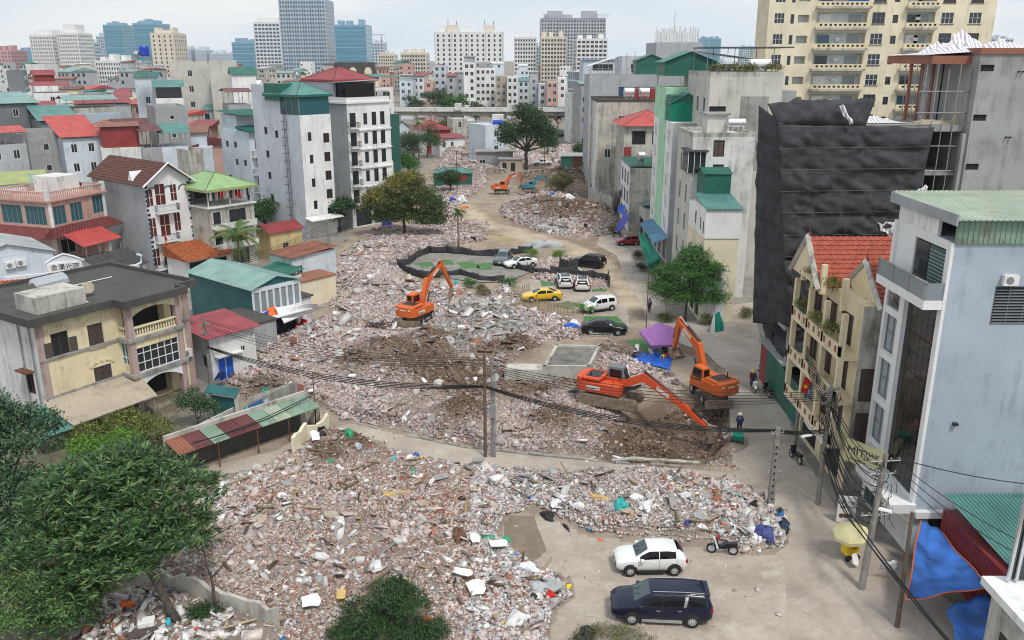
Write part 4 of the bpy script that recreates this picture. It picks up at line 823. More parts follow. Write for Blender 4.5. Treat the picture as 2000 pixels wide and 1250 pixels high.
for a_ in(1.0,3.2,5.4):
 for i in range(8):t0=PI*i/7;m.box(15.003,15.1,a_-math.cos(t0)*.62-.09,a_-math.cos(t0)*.62+.09,11.0+.55*math.sin(t0),11.16+.55*math.sin(t0))
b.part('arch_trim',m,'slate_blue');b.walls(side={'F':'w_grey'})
g=MB();g.poly([(15,0,12.3),(15,6.4,12.3),(15,3.2,14.6)]);g.poly([(0,6.4,12.3),(0,0,12.3),(0,3.2,14.6)]);b.part('gable_wall',g,'w_white');rf=b.part('roof',MB().hexa([(-.3,-.5,11.95),(14.9,-.5,11.95),(14.9,6.9,11.95),(-.3,6.9,11.95)],[(-.3,3.19,14.65),(14.9,3.19,14.65),(14.9,3.21,14.65),(-.3,3.21,14.65)]),'tile_dark')
tiles(rf,(-.3,-.55,11.98),(15.8,-.55,11.98),(15.8,3.2,14.72),(-.3,3.2,14.72),'tile_dark',.5,.45);tiles(rf,(15.8,6.95,11.98),(-.3,6.95,11.98),(-.3,3.2,14.72),(15.8,3.2,14.72),'tile_dark',.5,.45)
b.part('bargeboard',MB().tube([(15.85,-.6,11.9),(15.85,3.2,14.75),(15.85,7.0,11.9)],.13,4),'white_trim');b.part('dormer',MB().add([(11,-.1,12.3),(12.2,-.1,12.3),(11.6,-.1,13.6),(11.6,1.8,13.6)],[(0,1,2),(1,3,2),(0,2,3)]),'white_trim')
fl=thing('ceremonial_flag','red and yellow pennant on the orange porch roof','flag',b.Mx@Vector((17.6,.6,3.2)),b.rz);MB().tube([(0,0,0),(0,0,2.6)],.03,5).build('staff','pole_wood',fl);MB().plate([(0.03,1.0),(.9,1.3),(.35,1.7),(.75,2.0),(.03,2.6)],-.01,.01).build('cloth','flag_red',fl);MB().plate([(0.1,1.25),(.55,1.4),(.3,1.7),(.1,1.8)],-.016,.016).build('trim','flag_yellow',fl)
b2=lb('porch','orange tiled porch roof in front of the narrow house',(368,548),2.6,5,6.6,'w_white',cat='porch');b2.hole('R',.4,.1,5.6,2.2);b2.walls();rf=b2.part('roof',MB().hexa([(-.3,-.3,2.6),(5.6,-.3,2.6),(5.6,6.9,2.6),(-.3,6.9,2.6)],[(-.3,-.3,4.0),(-.2,-.3,4.0),(-.2,6.9,4.0),(-.3,6.9,4.0)]),'tile_orange');tiles(rf,(5.7,-.35,2.62),(5.7,6.95,2.62),(-.3,6.95,4.08),(-.3,-.35,4.08),'tile_orange',.5,.45)
# ---- pink villa
b=Bd('pink_villa','pink villa with balustraded roof terrace and maroon tiled skirt roof',G(97,420,9),G(205,398,9),9,10.6,'w_pink',cat='house')
b.wpx('F',[(117,420),(150,413),(192,398)],2.0,2.4,cols=3,fr='grey_trim',gl='glass_teal');b.win('L',1.0,7.6,3.4,2.4,cols=4,fr='grey_trim',gl='glass_teal');b.win('L',5.0,7.6,3.4,2.4,cols=5,fr='grey_trim',gl='glass_teal');b.win('F',b.L-3.0,3.9,2.0,1.8,gl='interior_shade');b.win('F',1.0,3.6,2.4,2.0,gl='interior_shade');b.walls();face_ac(b,'F',b.L-3.6,5.0,.9)
b.slab(10.6,10.85,.35,'w_pink','cornice');m=MB();L_=b.L
for p,q in(((0,0),(L_,0)),((0,0),(0,9)),((L_,0),(L_,9)),((0,9),(L_,9))):balus(m,(*p,10.85),(*q,10.85),1.0,.34)
b.part('balustrade',m,'w_pink');b.part('corner_pier',MB().box(-.2,.3,-.2,.3,10.85,12.1).box(L_-.3,L_+.2,-.2,.3,10.85,12.1),'w_oldwhite');b.part('stair_box',MB().box(L_*.55,L_*.95,3.5,7.5,10.85,13.0),'w_oldwhite');b.part('quoin',MB().box(-.08,.4,-.08,-.003,0,10.6).box(L_-.4,L_+.08,-.08,-.003,0,10.6),'w_white')
sk=b.part('skirt_roof',MB().hexa([(-1.6,-1.6,6.2),(L_+1.2,-1.6,6.2),(L_+1.2,-.01,6.2),(-1.6,-.01,6.2)],[(-.05,-.05,7.3),(L_+.2,-.05,7.3),(L_+.2,-.02,7.3),(-.05,-.02,7.3)]),'tile_maroon');tiles(sk,(-1.6,-1.65,6.22),(L_+1.2,-1.65,6.22),(L_+.2,-.05,7.36),(-.05,-.05,7.36),'tile_maroon',.5,.4);sk2=MB().hexa([(-1.6,-1.6,6.2),(-.01,-1.6,6.2),(-.01,9,6.2),(-1.6,9,6.2)],[(-.05,-.05,7.3),(-.02,-.05,7.3),(-.02,9,7.3),(-.05,9,7.3)]);b.part('skirt_roof',sk2,'tile_maroon')
p=b.Mx@Vector((2.2,-5.2,0));cn=thing('roof_canopy','bright red sheet canopy on posts before the pink villa','canopy',p,b.rz-.1);m=MB();ribbed(m,(-3.0,-.8,5.4),(3.6,.0,5.4),(3.8,4.0,6.5),(-2.2,4.2,6.6),.28);m.build('roof','m_redlight',cn);m=MB();[m.tube([(x,y,0),(x,y,5.5)],.05,5)for x,y in((-2.6,-.6),(-.4,-.3),(1.6,0),(3.3,.2),(3.4,3.6))];m.build('posts','steel_tube',cn);MB().box(-3,3.8,-.4,4,2.9,3.1).build('terrace','w_slab',cn);balus(MB(),(-2.6,-.4,3.1),(3.8,-.2,3.1),.9,.3).build('balustrade','w_pink',cn)
# ---- blue-white gabled house, temple roof, small white house
b=Bd('bluewhite_house','pale blue gabled house with air conditioners at the left edge',G(-60,612,3.6),G(118,582,3.6),9,8.8,'w_bluewhite',cat='house');L_=b.L
b.wpx('F',[(20,493),(47,490),(71,485)],.8,.9,fr='white_trim',gl='glass_pale');b.win('F',L_-5,1.6,3.2,1.7,fr='red_wood',gl='interior_shade');b.walls();b.gable(1.3,'m_grey',axis='y',over=.3);b.fpart('ledge','F',0,L_+.2,3.9,4.2,0,.6,'w_bluewhite')
a,z=b.px('F',19,518);face_ac(b,'F',a,z-.3,1.1);a,z=b.px('F',40,513);face_ac(b,'F',a,z-.3,1.1)
t=thing('temple_roof','orange tiled temple roof with white lettered ridge','roof',G(-40,666,3.4),math.radians(26));l=14;MB().box(0,l,.3,4.2,0,3.3).build('wall','w_oldwhite',t);rf=MB().hexa([(-.2,0,3.3),(l,0,3.3),(l,4.5,3.3),(-.2,4.5,3.3)],[(-.2,3.0,4.7),(l,3.0,4.7),(l,3.1,4.7),(-.2,3.1,4.7)]).build('roof','tile_orange',t);tiles(rf,(-.2,-.05,3.33),(l,-.05,3.33),(l,3.05,4.78),(-.2,3.05,4.78),'tile_orange',.4,.36);MB().box(-.2,l+.2,2.9,3.2,4.7,5.05).build('ridge','w_bluewhite',t)
MB().box(6.2,9.2,2.85,3.1,5.05,5.95).build('sign','w_white',t);text(t,'金瀾光院',.62,'slate_blue',(7.7,2.83,5.5),(PI/2,0,0));MB().add([(6.0,3,5.95),(9.4,3,5.95),(7.7,3,6.7)],[(0,1,2)]).tube([(6.0,3,5.95),(6.8,3,6.4),(7.7,3,6.75),(8.6,3,6.4),(9.4,3,5.95)],.12,5).build('crest','w_bluewhite',t)
MB().tube([(l-.3,3,4.9),(l+.4,3,5.2),(l+.5,3,5.9),(l+.1,3,6.1)],.14,5).build('ridge_horn','w_bluewhite',t)
b=Bd('small_house','small white house with dark corrugated roof and red flag',GY(208,560,89),GY(287,545,94),5.5,6.2,'w_white',cat='house');b.win('F',b.L*.38,3.9,.9,1.8,fr='black_trim');b.win('F',b.L*.78,4.0,.8,1.7,gl='red_wood',fr='red_wood');b.walls(side={'L':'w_roof'});b.gable(1.3,'tile_grey',axis='x',over=.35,pitch=.22)
p=b.Mx@Vector((.9,-.6,2.4));fl=thing('flag','red flag with yellow star on the small white house','flag',p,b.rz);MB().tube([(0,0,0),(0,0,3.4)],.025,5).build('staff','white_trim',fl);MB().grid(lambda u,v:(-.05-1.15*u,.1*math.sin(5*u),2.3+.8*v-.35*u),6,3).build('cloth','flag_red',fl)
st=MB().poly([(math.cos(PI/2+i*PI/5)*(.24 if i%2==0 else .1),0,math.sin(PI/2+i*PI/5)*(.24 if i%2==0 else .1))for i in range(10)]).build('star','flag_yellow',fl);st.location=(-.62,-.12,2.5)
# ---- grey and white tower with green roof box and ladder
c=G(602,466);u=UL
b=Bd('ladder_tower','tall pale grey tower with white front, green roof box and long ladder',c-u*12.5,c,6.0,24.0,'w_white',cat='building');b.h=19.5
b.wpx('F',[(540,262),(527,343),(532,386),(519,255),(523,301)],.9,1.2,cols=1,fr='grey_trim');b.wpx('R',[(605,267),(609,311),(613,357),(617,400)],.85,1.5,cols=1,fr='white_trim',gl='glass_dark')
for z_ in(3,6,9,12,15):b.win('R',4.3,z_,1.2,1.5,fr='brown_trim',gl='interior_shade')
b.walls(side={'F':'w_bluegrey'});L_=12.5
b.part('upper_wall',MB().box(0,7.5,0.002,5.99,19.5,24.0),'w_bluegrey');b.part('roof_box',MB().box(4.0,8.2,-.3,5.0,21.6,24.2),'m_green');o_=b.part('terrace_glass',MB().box(7.6,12.4,.1,.16,19.5,21.9).box(12.34,12.4,.16,5.9,19.5,21.9),'glass_teal');m=MB();[m.box(x-.04,x+.04,.02,.1,19.5,22)for x in(7.6,9.2,10.8,12.4)];m.build('mullions','steel_tube',o_)
b.hip(1.9,'m_teal',.5,z=22.6,x0=4.2,x1=12.3,y0=0,y1=6,fascia='m_green')
b.part('eave_wall',MB().box(4.2,12.3,.02,5.98,21.9,22.25),'m_green')
m=MB();a,_=b.px('F',566,330)
for x in(a-.35,a+.35):m.tube([(x,-.25,.3),(x,-.25,20.6)],.045,4)
for k in range(58):m.tube([(a-.35,-.25,.6+k*.35),(a+.35,-.25,.6+k*.35)],.025,4)
lad=m.build('ladder','black_trim',b.root);m=MB()
for k in range(16):m.tube([(a-.35,-.25,1+k*1.25),(a-.42,-.8,1+k*1.25),(a,-1.0,1+k*1.25),(a+.42,-.8,1+k*1.25),(a+.35,-.25,1+k*1.25)],.025,4)
m.build('cage_hoops','black_trim',lad)
b.part('canopy',MB().hexa([(12.6,-.5,3.4),(14.5,-.5,3.0),(14.5,6,3.0),(12.6,6,3.4)],[(12.6,-.5,3.5),(14.5,-.5,3.1),(14.5,6,3.1),(12.6,6,3.5)]),'m_white')
# ---- ornate white tower
c=G(690,446)
b=Bd('ornate_tower','tall white ornate house with balconies and plain grey side wall',c-u*11.5,c,9.5,20.8,'w_white',cat='building');L_=11.5
for i,z_ in enumerate((4.2,7.4,10.6,13.8,17.0)):
 b.win('R',.5,z_,1.3,2.3,cols=2,rows=4,fr='black_trim',gl='glass_dark');b.win('R',3.4,z_+.2,1.0,2.0,cols=1,fr='white_trim');b.win('R',5.3,z_+.1,1.0,2.2,cols=2,fr='black_trim');b.win('R',7.2,z_+.1,1.0,2.2,cols=2,fr='black_trim')
 b.fpart('balcony','R',.1,2.2,z_-.3,z_-.1,0,.8,'w_white');m=MB();rail(m,[(L_+.02,.15,z_-.1),(L_+.75,.15,z_-.1),(L_+.75,2.15,z_-.1),(L_+.02,2.15,z_-.1)],.9,.16,.015);b.part('railing',m,'black_trim');b.fpart('string_course','R',-.05,9.55,z_-.7,z_-.45,0,.22,'w_white')
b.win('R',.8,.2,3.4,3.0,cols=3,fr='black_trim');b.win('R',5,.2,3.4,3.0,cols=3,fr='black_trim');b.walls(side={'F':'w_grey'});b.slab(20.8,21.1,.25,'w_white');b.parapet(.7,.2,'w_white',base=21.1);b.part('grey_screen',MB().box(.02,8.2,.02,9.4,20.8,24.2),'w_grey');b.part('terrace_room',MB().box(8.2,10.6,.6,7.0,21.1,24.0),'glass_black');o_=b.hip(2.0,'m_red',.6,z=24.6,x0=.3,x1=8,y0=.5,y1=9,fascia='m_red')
b.part('roof_sheet',MB().hexa([(7.5,-.3,24.1),(12.2,-.3,24.3),(12.2,8,24.5),(7.5,8,24.4)],[(7.5,-.3,24.2),(12.2,-.3,24.4),(12.2,8,24.6),(7.5,8,24.5)]),'m_grey');m=MB();rail(m,[(L_-.2,.2,21.8),(L_-.2,9.3,21.8)],.9,.2,.02);b.part('terrace_rail',m,'black_trim')
# ---- light blue house behind the palm
c=G(500,425);b=Bd('balcony_house','pale blue house with green awnings left of the ladder tower',c-u*9,c,7,15.5,'w_bluewhite',cat='house')
b.grid('F',3,4,.5,8.5,2.0,14.5,.9,1.1,skip=.25,cols=1,fr='grey_trim');b.grid('R',2,4,.4,6.5,2,14.8,1.6,1.9,gl='interior_shade',fr='grey_trim');b.walls()
for z_ in(4.8,8,11.2):b.fpart('balcony','R',.2,6.8,z_-.3,z_-.1,0,1.1,'w_white');m=MB();rail(m,[(9.05,.3,z_-.1),(10,.3,z_-.1),(10,6.7,z_-.1)],.9,.2,.02);b.part('railing',m,'black_trim')
b.part('terrace_room',MB().box(.2,5,.3,6.7,15.5,18.2),'w_bluewhite');b.shed(18.8,18.3,'m_green',axis='x',x0=-.8,x1=7.5,over=.4);b.part('awning',MB().hexa([(5.5,-.4,15.9),(9.8,-.4,15.4),(9.8,6,15.4),(5.5,6,15.9)],[(5.5,-.4,16.3),(9.8,-.4,15.6),(9.8,6,15.6),(5.5,6,16.3)]),'m_green')
# ------------------------------------------------------------------ right side of the site
def rb(name,label,x,y,W,D,h,mat,**kw):return Bd(name,label,(x,y),(x+W,y),D,h,mat,**kw)
def boxroom(b,x0,x1,y0,y1,z0,z1,mat,rise=.7,rmat=None,axis='x',over=.2):
 b.part('roof_room',MB().box(x0,x1,y0,y1,z0,z1),mat);b.gable(rise,rmat or mat,axis=axis,over=over,z=z1,x0=x0,x1=x1,y0=y0,y1=y1,wallmat=mat)
# ---- light blue building
b=rb('lightblue_building','light blue building with black glass street front and green roof',23.3,44.2,15,7.0,18.7,'w_lightblue');L_=15
for f_,(x_,y_),w_,h_ in(('F',(1985,497),2.6,2.4),('F',(1985,597),2.6,2.2)):
 a,z=b.px(f_,x_,y_);ob=b.win(f_,a-w_/2,z-h_/2,w_,h_,cols=3,rows=1,fr='grey_trim',gl='glass_dark')
 if ob:
  m=MB();[m.box(.08,w_-.08,-.06,-.035,.1+k*(h_-.2)/12,.1+(k+.35)*(h_-.2)/12)for k in range(12)];m.build('louvre','grey_trim',ob)
a,z=b.px('F',1970,545);face_ac(b,'F',a,z-.3,.95);a,z=b.px('F',1864,826);b.part('wall_lamp',MB().box(a-.12,a+.12,-.25,0,z-.1,z+.05),'black_trim')
# street face L: 0 at the back, 7 at the near corner
zt=15.0
b.hole('L',.3,3.3,.01,.01);b.open['L'].clear()
for j,z_ in enumerate((4.6,7.6,10.6)):b.win('L',.35,z_,1.7,2.5,cols=2,rows=2,fr='grey_trim',gl='curtain')
b.hole('L',.35,13.4,1.7,2.2)
gx0,gx1=2.7,6.55
b.hole('L',gx0,3.5,gx1-gx0,11.5);b.hole('L',2.6,15.6,3.9,2.6)
for j in range(5):
 for i in range(6):
  w_=(gx1-gx0)/6;b.fpart('glass_pane','L',gx0+i*w_+.02,gx0+(i+1)*w_-.02,3.55+j*2.3,3.55+(j+1)*2.3-.04,-.14,-.08,'glass_black')
b.fpart('glass_pane','L',2.65,4.2,15.7,18.1,-.15,-.08,'glass_dark');b.fpart('glass_pane','L',4.3,6.4,15.7,18.1,-.15,-.08,'glass_green')
m=MB();[b.fbox('L',4.4,6.4,15.8+k*.2,15.88+k*.2,-.07,-.03,m)for k in range(11)];b.part('louvre',m,'grey_trim')
m=MB();b.fbox('L',0,.33,3.3,18.7,0,.18,m);b.fbox('L',2.07,2.68,3.3,15.3,0,.18,m);b.fbox('L',6.57,7.02,3.3,18.7,0,.18,m);[b.fbox('L',.33,2.07,z_,z_+.45,0,.17,m)for z_ in(3.9,7.12,10.12,13.0)];b.part('white_frame',m,'white_trim')
b.part('top_balcony',b.fbox('L',.8,7.0,15.05,15.55,0,1.2),'white_trim');o_=b.part('glass_rail',b.fbox('L',.85,6.95,15.55,16.5,1.12,1.16,b.fbox('L',6.9,6.95,15.55,16.5,.05,1.1)),'glass_pale');m=MB();[b.fbox('L',a_-.03,a_+.03,15.55,16.55,1.08,1.20,m)for a_ in(.9,2.9,4.9,6.9)];b.fbox('L',.8,7,16.5,16.56,1.08,1.20,m);m.build('rail','steel_tube',o_)
b.part('ledge',b.fbox('L',2.0,7.2,2.85,3.4,0,1.5),'white_trim');b.part('ledge',b.fbox('F',0,15,2.6,3.0,0,.35),'white_trim')
m=MB();rail(m,[(-.05,6.6,13.4),(-.05,5.0,13.4)],.9,.15,.015);b.part('railing',m,'grey_trim')
for i,c_ in enumerate(('white_trim','flag_yellow','red_wood','red_wood','w_pink')):b.part('garment',MB().box(.0,.05,6.35-i*.28,6.55-i*.28,13.9+.1*(i%2),15.1),c_)
b.hole('L',3.2,.1,3.2,2.6);b.fpart('roller_shutter','L',3.2,6.4,.1,2.7,-.16,-.1,'m_white');b.win('L',.4,.1,1.6,2.5,fr='grey_trim',gl='glass_green')
a,z=b.px('F',1840,945);b.win('F',.9,.2,1.9,2.3,fr='black_trim',gl='glass_dark')
b.walls(side={'L':'white_trim'});b.part('roof_fascia',MB().box(-.05,15,-.12,-.002,18.7,19.95),'m_fade');m=MB();ribbed(m,(-.25,-.5,20.0),(15.3,-.5,20.0),(15.3,7.6,20.35),(-.25,7.6,20.35),.3);b.part('roof',m,'m_sage');b.part('roof_edge',MB().box(-.34,-.24,-.5,7.6,19.7,20.3),'m_grey');b.part('upper_wall',MB().box(.01,.2,2.0,6.9,18.7,19.95).box(.2,14.9,6.7,6.9,18.7,20.2),'w_white')
m=MB();[m.box(x_,x_+.06,-.16,-.121,18.75,19.9)for x_ in np.arange(0,15,.28)];b.part('fascia_ribs',m,'m_fade')
# ---- yellow house with red tile roof
b=rb('tiled_house','narrow yellow house with bright red tiled roof and planted balconies',22.3,52.0,9,10.0,13.0,'w_paleyellow',cat='house')
for z_ in(3.6,6.7,9.8):
 for i in range(3):b.win('L',.7+i*2.9,z_,2.1,2.1,cols=3,rows=1,fr='brown_trim',gl='shutter_brown')
 b.fpart('balcony','L',.1,9.9,z_-.5,z_-.25,0,1.2,'w_paleyellow');b.fpart('balcony_wall','L',.1,9.9,z_-.25,z_+.45,1.08,1.2,'w_paleyellow')
 m=MB();[b.fbox('L',.6+k*1.05,.95+k*1.05,z_-.12,z_+.3,1.2,1.225,m)for k in range(9)];b.part('pierced_panel',m,'w_brick')
 for i in range(4):b.fpart('pillar','L',.1+i*3.15,.45+i*3.15,z_-.25,z_+2.6,.85,1.2,'w_paleyellow')
for z_ in(3.6,6.7):b.win('F',.3,z_-.2,.9,2.3,gl='shutter_brown',fr='brown_trim')
b.win('F',1.6,9.9,2.2,2.2,cols=4,fr='grey_trim',gl='w_tan');b.hole('L',1,.1,3.5,2.6);b.hole('L',5.5,.1,3.5,2.6);b.walls(side={'F':'w_old'})
for(y0_,y1_,zr,x0_)in((-.4,5.6,15.2,.9),(4.6,10.4,15.9,-1.3)):
 ym=(y0_+y1_)/2;rf=b.part('roof',MB().hexa([(x0_,y0_,13.0),(9.2,y0_,13.0),(9.2,y1_,13.0),(x0_,y1_,13.0)],[(x0_,ym-.01,zr),(9.2,ym-.01,zr),(9.2,ym+.01,zr),(x0_,ym+.01,zr)]),'tile_red');tiles(rf,(x0_,y0_-.05,13.02),(9.2,y0_-.05,13.02),(9.2,ym,zr+.08),(x0_,ym,zr+.08),'tile_red',.42,.36)
 b.part('gable_coping',MB().tube([(x0_-.1,y0_-.2,12.9),(x0_-.1,ym,zr+.15),(x0_-.1,y1_+.2,12.9)],.2,4),'w_old');b.part('gable_wall',MB().poly([(x0_-.02,y1_,13),(x0_-.02,y0_,13),(x0_-.02,ym,zr)]),'w_paleyellow');b.part('finial',MB().lathe([(.12,0),(.16,.15),(.05,.3),(.0,.9)],6,Matrix.Translation((x0_,ym,zr+.1))),'tile_maroon')
for i in range(3):b.part('porch_pillar',MB().box(-1.2,-.85,.6+i*3.9,.95+i*3.9,12.55,14.6),'w_paleyellow')
# ---- netted building under construction
Y0=67.0;b=rb('construction_block','raw concrete building under construction, wrapped in black netting',22.9,Y0+1.0,13.0,7,23.0,'w_raw')
for j in range(7):b.part('floor_slab',MB().box(-.3,13.3,-.4,6.4,3.2*j+.01,3.2*j+.28),'w_concrete')
b.part('floor_slab',MB().box(-.3,13.3,-.5,6.6,22.6,23.1),'w_slab');b.part('top_slab',MB().box(9.0,16.8,-.2,8,27.6,28.2),'w_brick')
for x_ in(.2,4.4,8.8,12.6):
 for j in range(7):b.part('column',MB().box(x_,x_+.45,.0,.45,3.2*j+.29,3.2*j+3.2),'w_raw')
b.part('core_wall',MB().box(.6,13,5.5,5.8,0,22.5),'interior_shade')
for i in range(5):b.part('column',MB().box(9.3+i*.9,9.5+i*.9,4.0,4.25,23.1,27.6),'w_brick')
# grey plastered stair tower
tw=rb('stair_tower','bare grey plastered stair tower beside the black netting',34.9,Y0-.4,5.0,9,28.3,'w_raw');tw.wpx('F',[(1907,133),(1897,230),(1882,326)],1.1,.55,cols=1,fr='w_raw',gl='interior_shade');tw.walls();tw.slab(28.3,28.75,.12,'w_brick','edge_course')
m=MB();[tw.fbox('F',2.9+.3*q-.14*k,3.0+.3*q-.14*k,27.0-4.8*k,27.1-4.8*k,0,.25,m)for k in range(3)for q in(0,1)];tw.part('pipe_stubs',m,'black_trim')
tw.walls;m=MB();m.box(-.35,-.02,.2,.6,14,22.5);tw.part('pier',m,'w_raw')
def drape(name,label,p00,p10,p11,p01,mat,rows,seed,amp=.22,sag=.25,group='sheets of black scaffold netting',nu=64,cat='netting'):
 """one sheet of netting: horizontal battens pull it in, cloth bellies out between them, folds fan from ties"""
 r=random.Random(seed);P4=[Vector(p)for p in(p00,p10,p11,p01)];o=P4[0].copy();Q=[p-o for p in P4];n=((Q[1]).cross(Q[3])).normalized();ph=[r.uniform(0,6.3)for _ in range(12)];fan=[(r.random(),r.random(),r.uniform(.6,1.4))for _ in range(26)]
 def fn(u,v):
  p=Q[0]*(1-u)*(1-v)+Q[1]*u*(1-v)+Q[2]*u*v+Q[3]*(1-u)*v;t=(v*rows)%1.0;k=int(v*rows)
  d=amp*math.sin(PI*t)**.45*(.7+.5*math.sin(5*u+ph[k%12]))+.16*abs(math.sin(15*u+5*t+ph[k%7]))**1.5*(1-t)+.10*max(0,math.sin(9*u-16*v+ph[3]))**3+.10*max(0,math.sin(13*u+19*v+ph[4]))**4;
  for fu,fv,fs in fan:
   du,dv=u-fu,v-fv;rr=math.hypot(du*2,dv);d+=.12*fs*math.sin(math.atan2(dv,du)*7)*math.exp(-rr*6)*min(1,rr*8)
  d*=min(1,9*u,9*(1-u))**.6*min(1,12*v,12*(1-v))**.6;return p+n*d+Vector((0,0,-sag*math.sin(PI*((u*4+k*.5)%1))*(.5 if k else 1)*(v)))
 m=MB().grid(fn,nu,rows*9);ob=m.build(name,mat,None,smooth=True);ob.location=o;tag(ob,label,cat,group);md=ob.modifiers.new('thick','SOLIDIFY');md.thickness=.02;return ob
def GYv(px,py,Y):return GY(px,py,Y)
drape('scaffold_net','large black netting sheet over the lower storeys facing the viewer',GYv(1530,505,Y0),GYv(1770,500,Y0),GYv(1825,248,Y0),GYv(1519,238,Y0),'net_black',6,1,amp=.38,nu=90)
drape('scaffold_net','black netting swag torn loose on the top storey',GYv(1519,246,Y0),GYv(1690,248,Y0),GYv(1712,190,Y0),GYv(1498,200,Y0+2),'net_black',1,2,sag=.2,amp=.6)
drape('scaffold_net','black netting of the middle storeys left of the red tiled roof',GYv(1545,640,Y0),GYv(1585,636,Y0),GYv(1650,505,Y0),GYv(1529,508,Y0),'net_black',3,3,amp=.4)
drape('scaffold_net','tall black netting along the street side of the construction',GYv(1470,630,74.5),GYv(1547,640,Y0),GYv(1518,232,Y0),GYv(1482,205,74.5),'net_black',8,4,nu=14,amp=.22,sag=.1)
drape('scaffold_net','lowest black netting bulging over the green hoarding',GYv(1502,690,74),GYv(1560,710,Y0-.5),GYv(1585,622,Y0),GYv(1482,600,80),'net_black',2,5,nu=16,amp=.6)
plain('hose_grey',(.06,.06,.062),.6)
for j,(xa,xb,py)in enumerate(((1519,1822,248),(1521,1812,290),(1523,1802,332),(1525,1792,374),(1527,1782,416),(1529,1772,460),(1530,1770,502))):
 one('scaffold_tube','horizontal scaffold tube across the netting, '+['topmost','second','third','fourth','fifth','sixth','lowest'][j]+' of seven','tube',MB().tube([GYv(xa,py,Y0-.45),GYv(xb,py-3,Y0-.45)],.028,5),'hose_grey',group='tubes over the black netting')
m=MB()
for i in range(7):x_=11.6+i*.62;p0=Vector((22.4+9.0+i*.85,Y0+.4,16.5));m.tube([p0,p0+Vector((0,0,11+random.uniform(-.5,.5)))],.04,5)
for z_ in(19.6,21.5,24.0,25.6):m.tube([(31.0,Y0+.35,z_),(37.2,Y0+.35,z_)],.04,5)
for i in range(9):p0=Vector((31.4+i*.5,Y0+3+random.random()*3,23.1));m.tube([p0,p0+Vector((random.uniform(-.2,.2),0,4.5))],.035,4)
sfd=one('scaffolding','bare scaffold tubes on the unfinished upper floors','scaffolding',m,'steel_tube');sfd['kind']='stuff'
def stripes(name):
 m,t,b_=nmat(name);g=t.nodes.new('ShaderNodeNewGeometry');wv=t.nodes.new('ShaderNodeTexWave');wv.inputs['Scale'].default_value=.55;wv.inputs['Distortion'].default_value=1.5;t.links.new(g.outputs['Position'],wv.inputs['Vector']);r=t.nodes.new('ShaderNodeValToRGB');e=r.color_ramp.elements
 e[0].position=0;e[0].color=(.68,.69,.70,1);e[1].position=1;e[1].color=(.68,.69,.70,1)
 for p,c in((.25,(.05,.12,.35,1)),(.42,(.68,.69,.70,1)),(.6,(.42,.06,.06,1)),(.76,(.68,.69,.70,1))):q=e.new(p);q.color=c
 r.color_ramp.interpolation='CONSTANT';t.links.new(wv.outputs[0],r.inputs[0]);t.links.new(r.outputs[0],b_.inputs['Base Color']);b_.inputs['Roughness'].default_value=.6;MATS[name]=m
stripes('tarp_striped')
def crumple(name,label,cat,pts,mat,h=.8,seed=0,n=18,group=None,spikes=0.0):
 """crumpled sheet lying over a quad"""
 P4=[Vector(p)for p in pts];o=P4[0].copy();Q=[p-o for p in P4];r=random.Random(seed);a=[(r.random(),r.random(),r.uniform(.08,.25),r.uniform(.3,1))for _ in range(16)]
 def fn(u,v):
  p=Q[0]*(1-u)*(1-v)+Q[1]*u*(1-v)+Q[2]*u*v+Q[3]*(1-u)*v;d=0
  for x_,y_,s_,k_ in a:q=math.hypot(u-x_,v-y_)/s_;d+=k_*max(0,1-q)**(1.0 if spikes else 1.4)*(1+.35*math.sin(6*math.atan2(v-y_,u-x_)))
  e=min(1,6*u,6*(1-u),6*v,6*(1-v));return p+Vector((.04*math.sin(20*v),.04*math.sin(17*u),h*d*.55*e+.03+.02*math.sin(31*u)*math.sin(27*v)))
 ob=MB().grid(fn,n,n).build(name,mat,None);ob.location=o;tag(ob,label,cat,group);ob.modifiers.new('thick','SOLIDIFY').thickness=.012;return ob
crumple('striped_tarp','striped tarpaulin heaped over the slab above the scaffolding','tarpaulin',[(31.6,Y0+.9,28.25),(39.8,Y0+.6,28.75),(39.8,Y0+8,28.75),(31.6,Y0+8,28.25)],'tarp_striped',1.5,3,28,spikes=1)
crumple('striped_tarp','striped tarpaulin strewn on the lower roof behind the netting','tarpaulin',[(22.5,Y0+1.2,23.15),(31,Y0+1.2,23.15),(31,Y0+8,23.15),(22.5,Y0+8,23.15)],'tarp_striped',1.2,5,26,spikes=1)
cloth('striped_tarp','striped tarpaulin flapping at the corner above the green roof','tarpaulin',[GYv(1772,430,Y0-1),GYv(1812,392,Y0-1),GYv(1812,360,Y0-1),GYv(1788,372,Y0-1)],'tarp_striped',.1,wr=.15)
cloth('striped_tarp','striped rag of tarpaulin caught under the netting edge','tarpaulin',[GYv(1735,466,Y0-.4),GYv(1770,455,Y0-.4),GYv(1772,432,Y0-.4),GYv(1712,434,Y0-.4)],'tarp_striped',.1,wr=.2)
cloth('striped_tarp','narrow strip of striped tarpaulin hanging on the black swag','tarpaulin',[GYv(1660,244,Y0-.5),GYv(1667,240,Y0-.5),GYv(1648,205,Y0-.5),GYv(1638,207,Y0-.5)],'tarp_striped',.0,wr=.1)
crumple('sand_pile','small sand pile on the open construction floor','sand',[(32,Y0+1.2,23.1),(37,Y0+1.2,23.1),(37,Y0+5,23.1),(32,Y0+5,23.1)],'w_tan',1.0,9,16)
t=thing('hoarding','dark green sheet hoarding at the foot of the construction','fence',(22.6,62.5,0));
for i in range(12):m=MB();ribbed(m,(.0,-.0+i*.9+.01,0),(.0,.88+i*.9,0),(-.05,.88+i*.9,3.4),(-.05,i*.9+.01,3.4),.22);m.build('sheet','m_green' if i<10 else 'm_red',t)
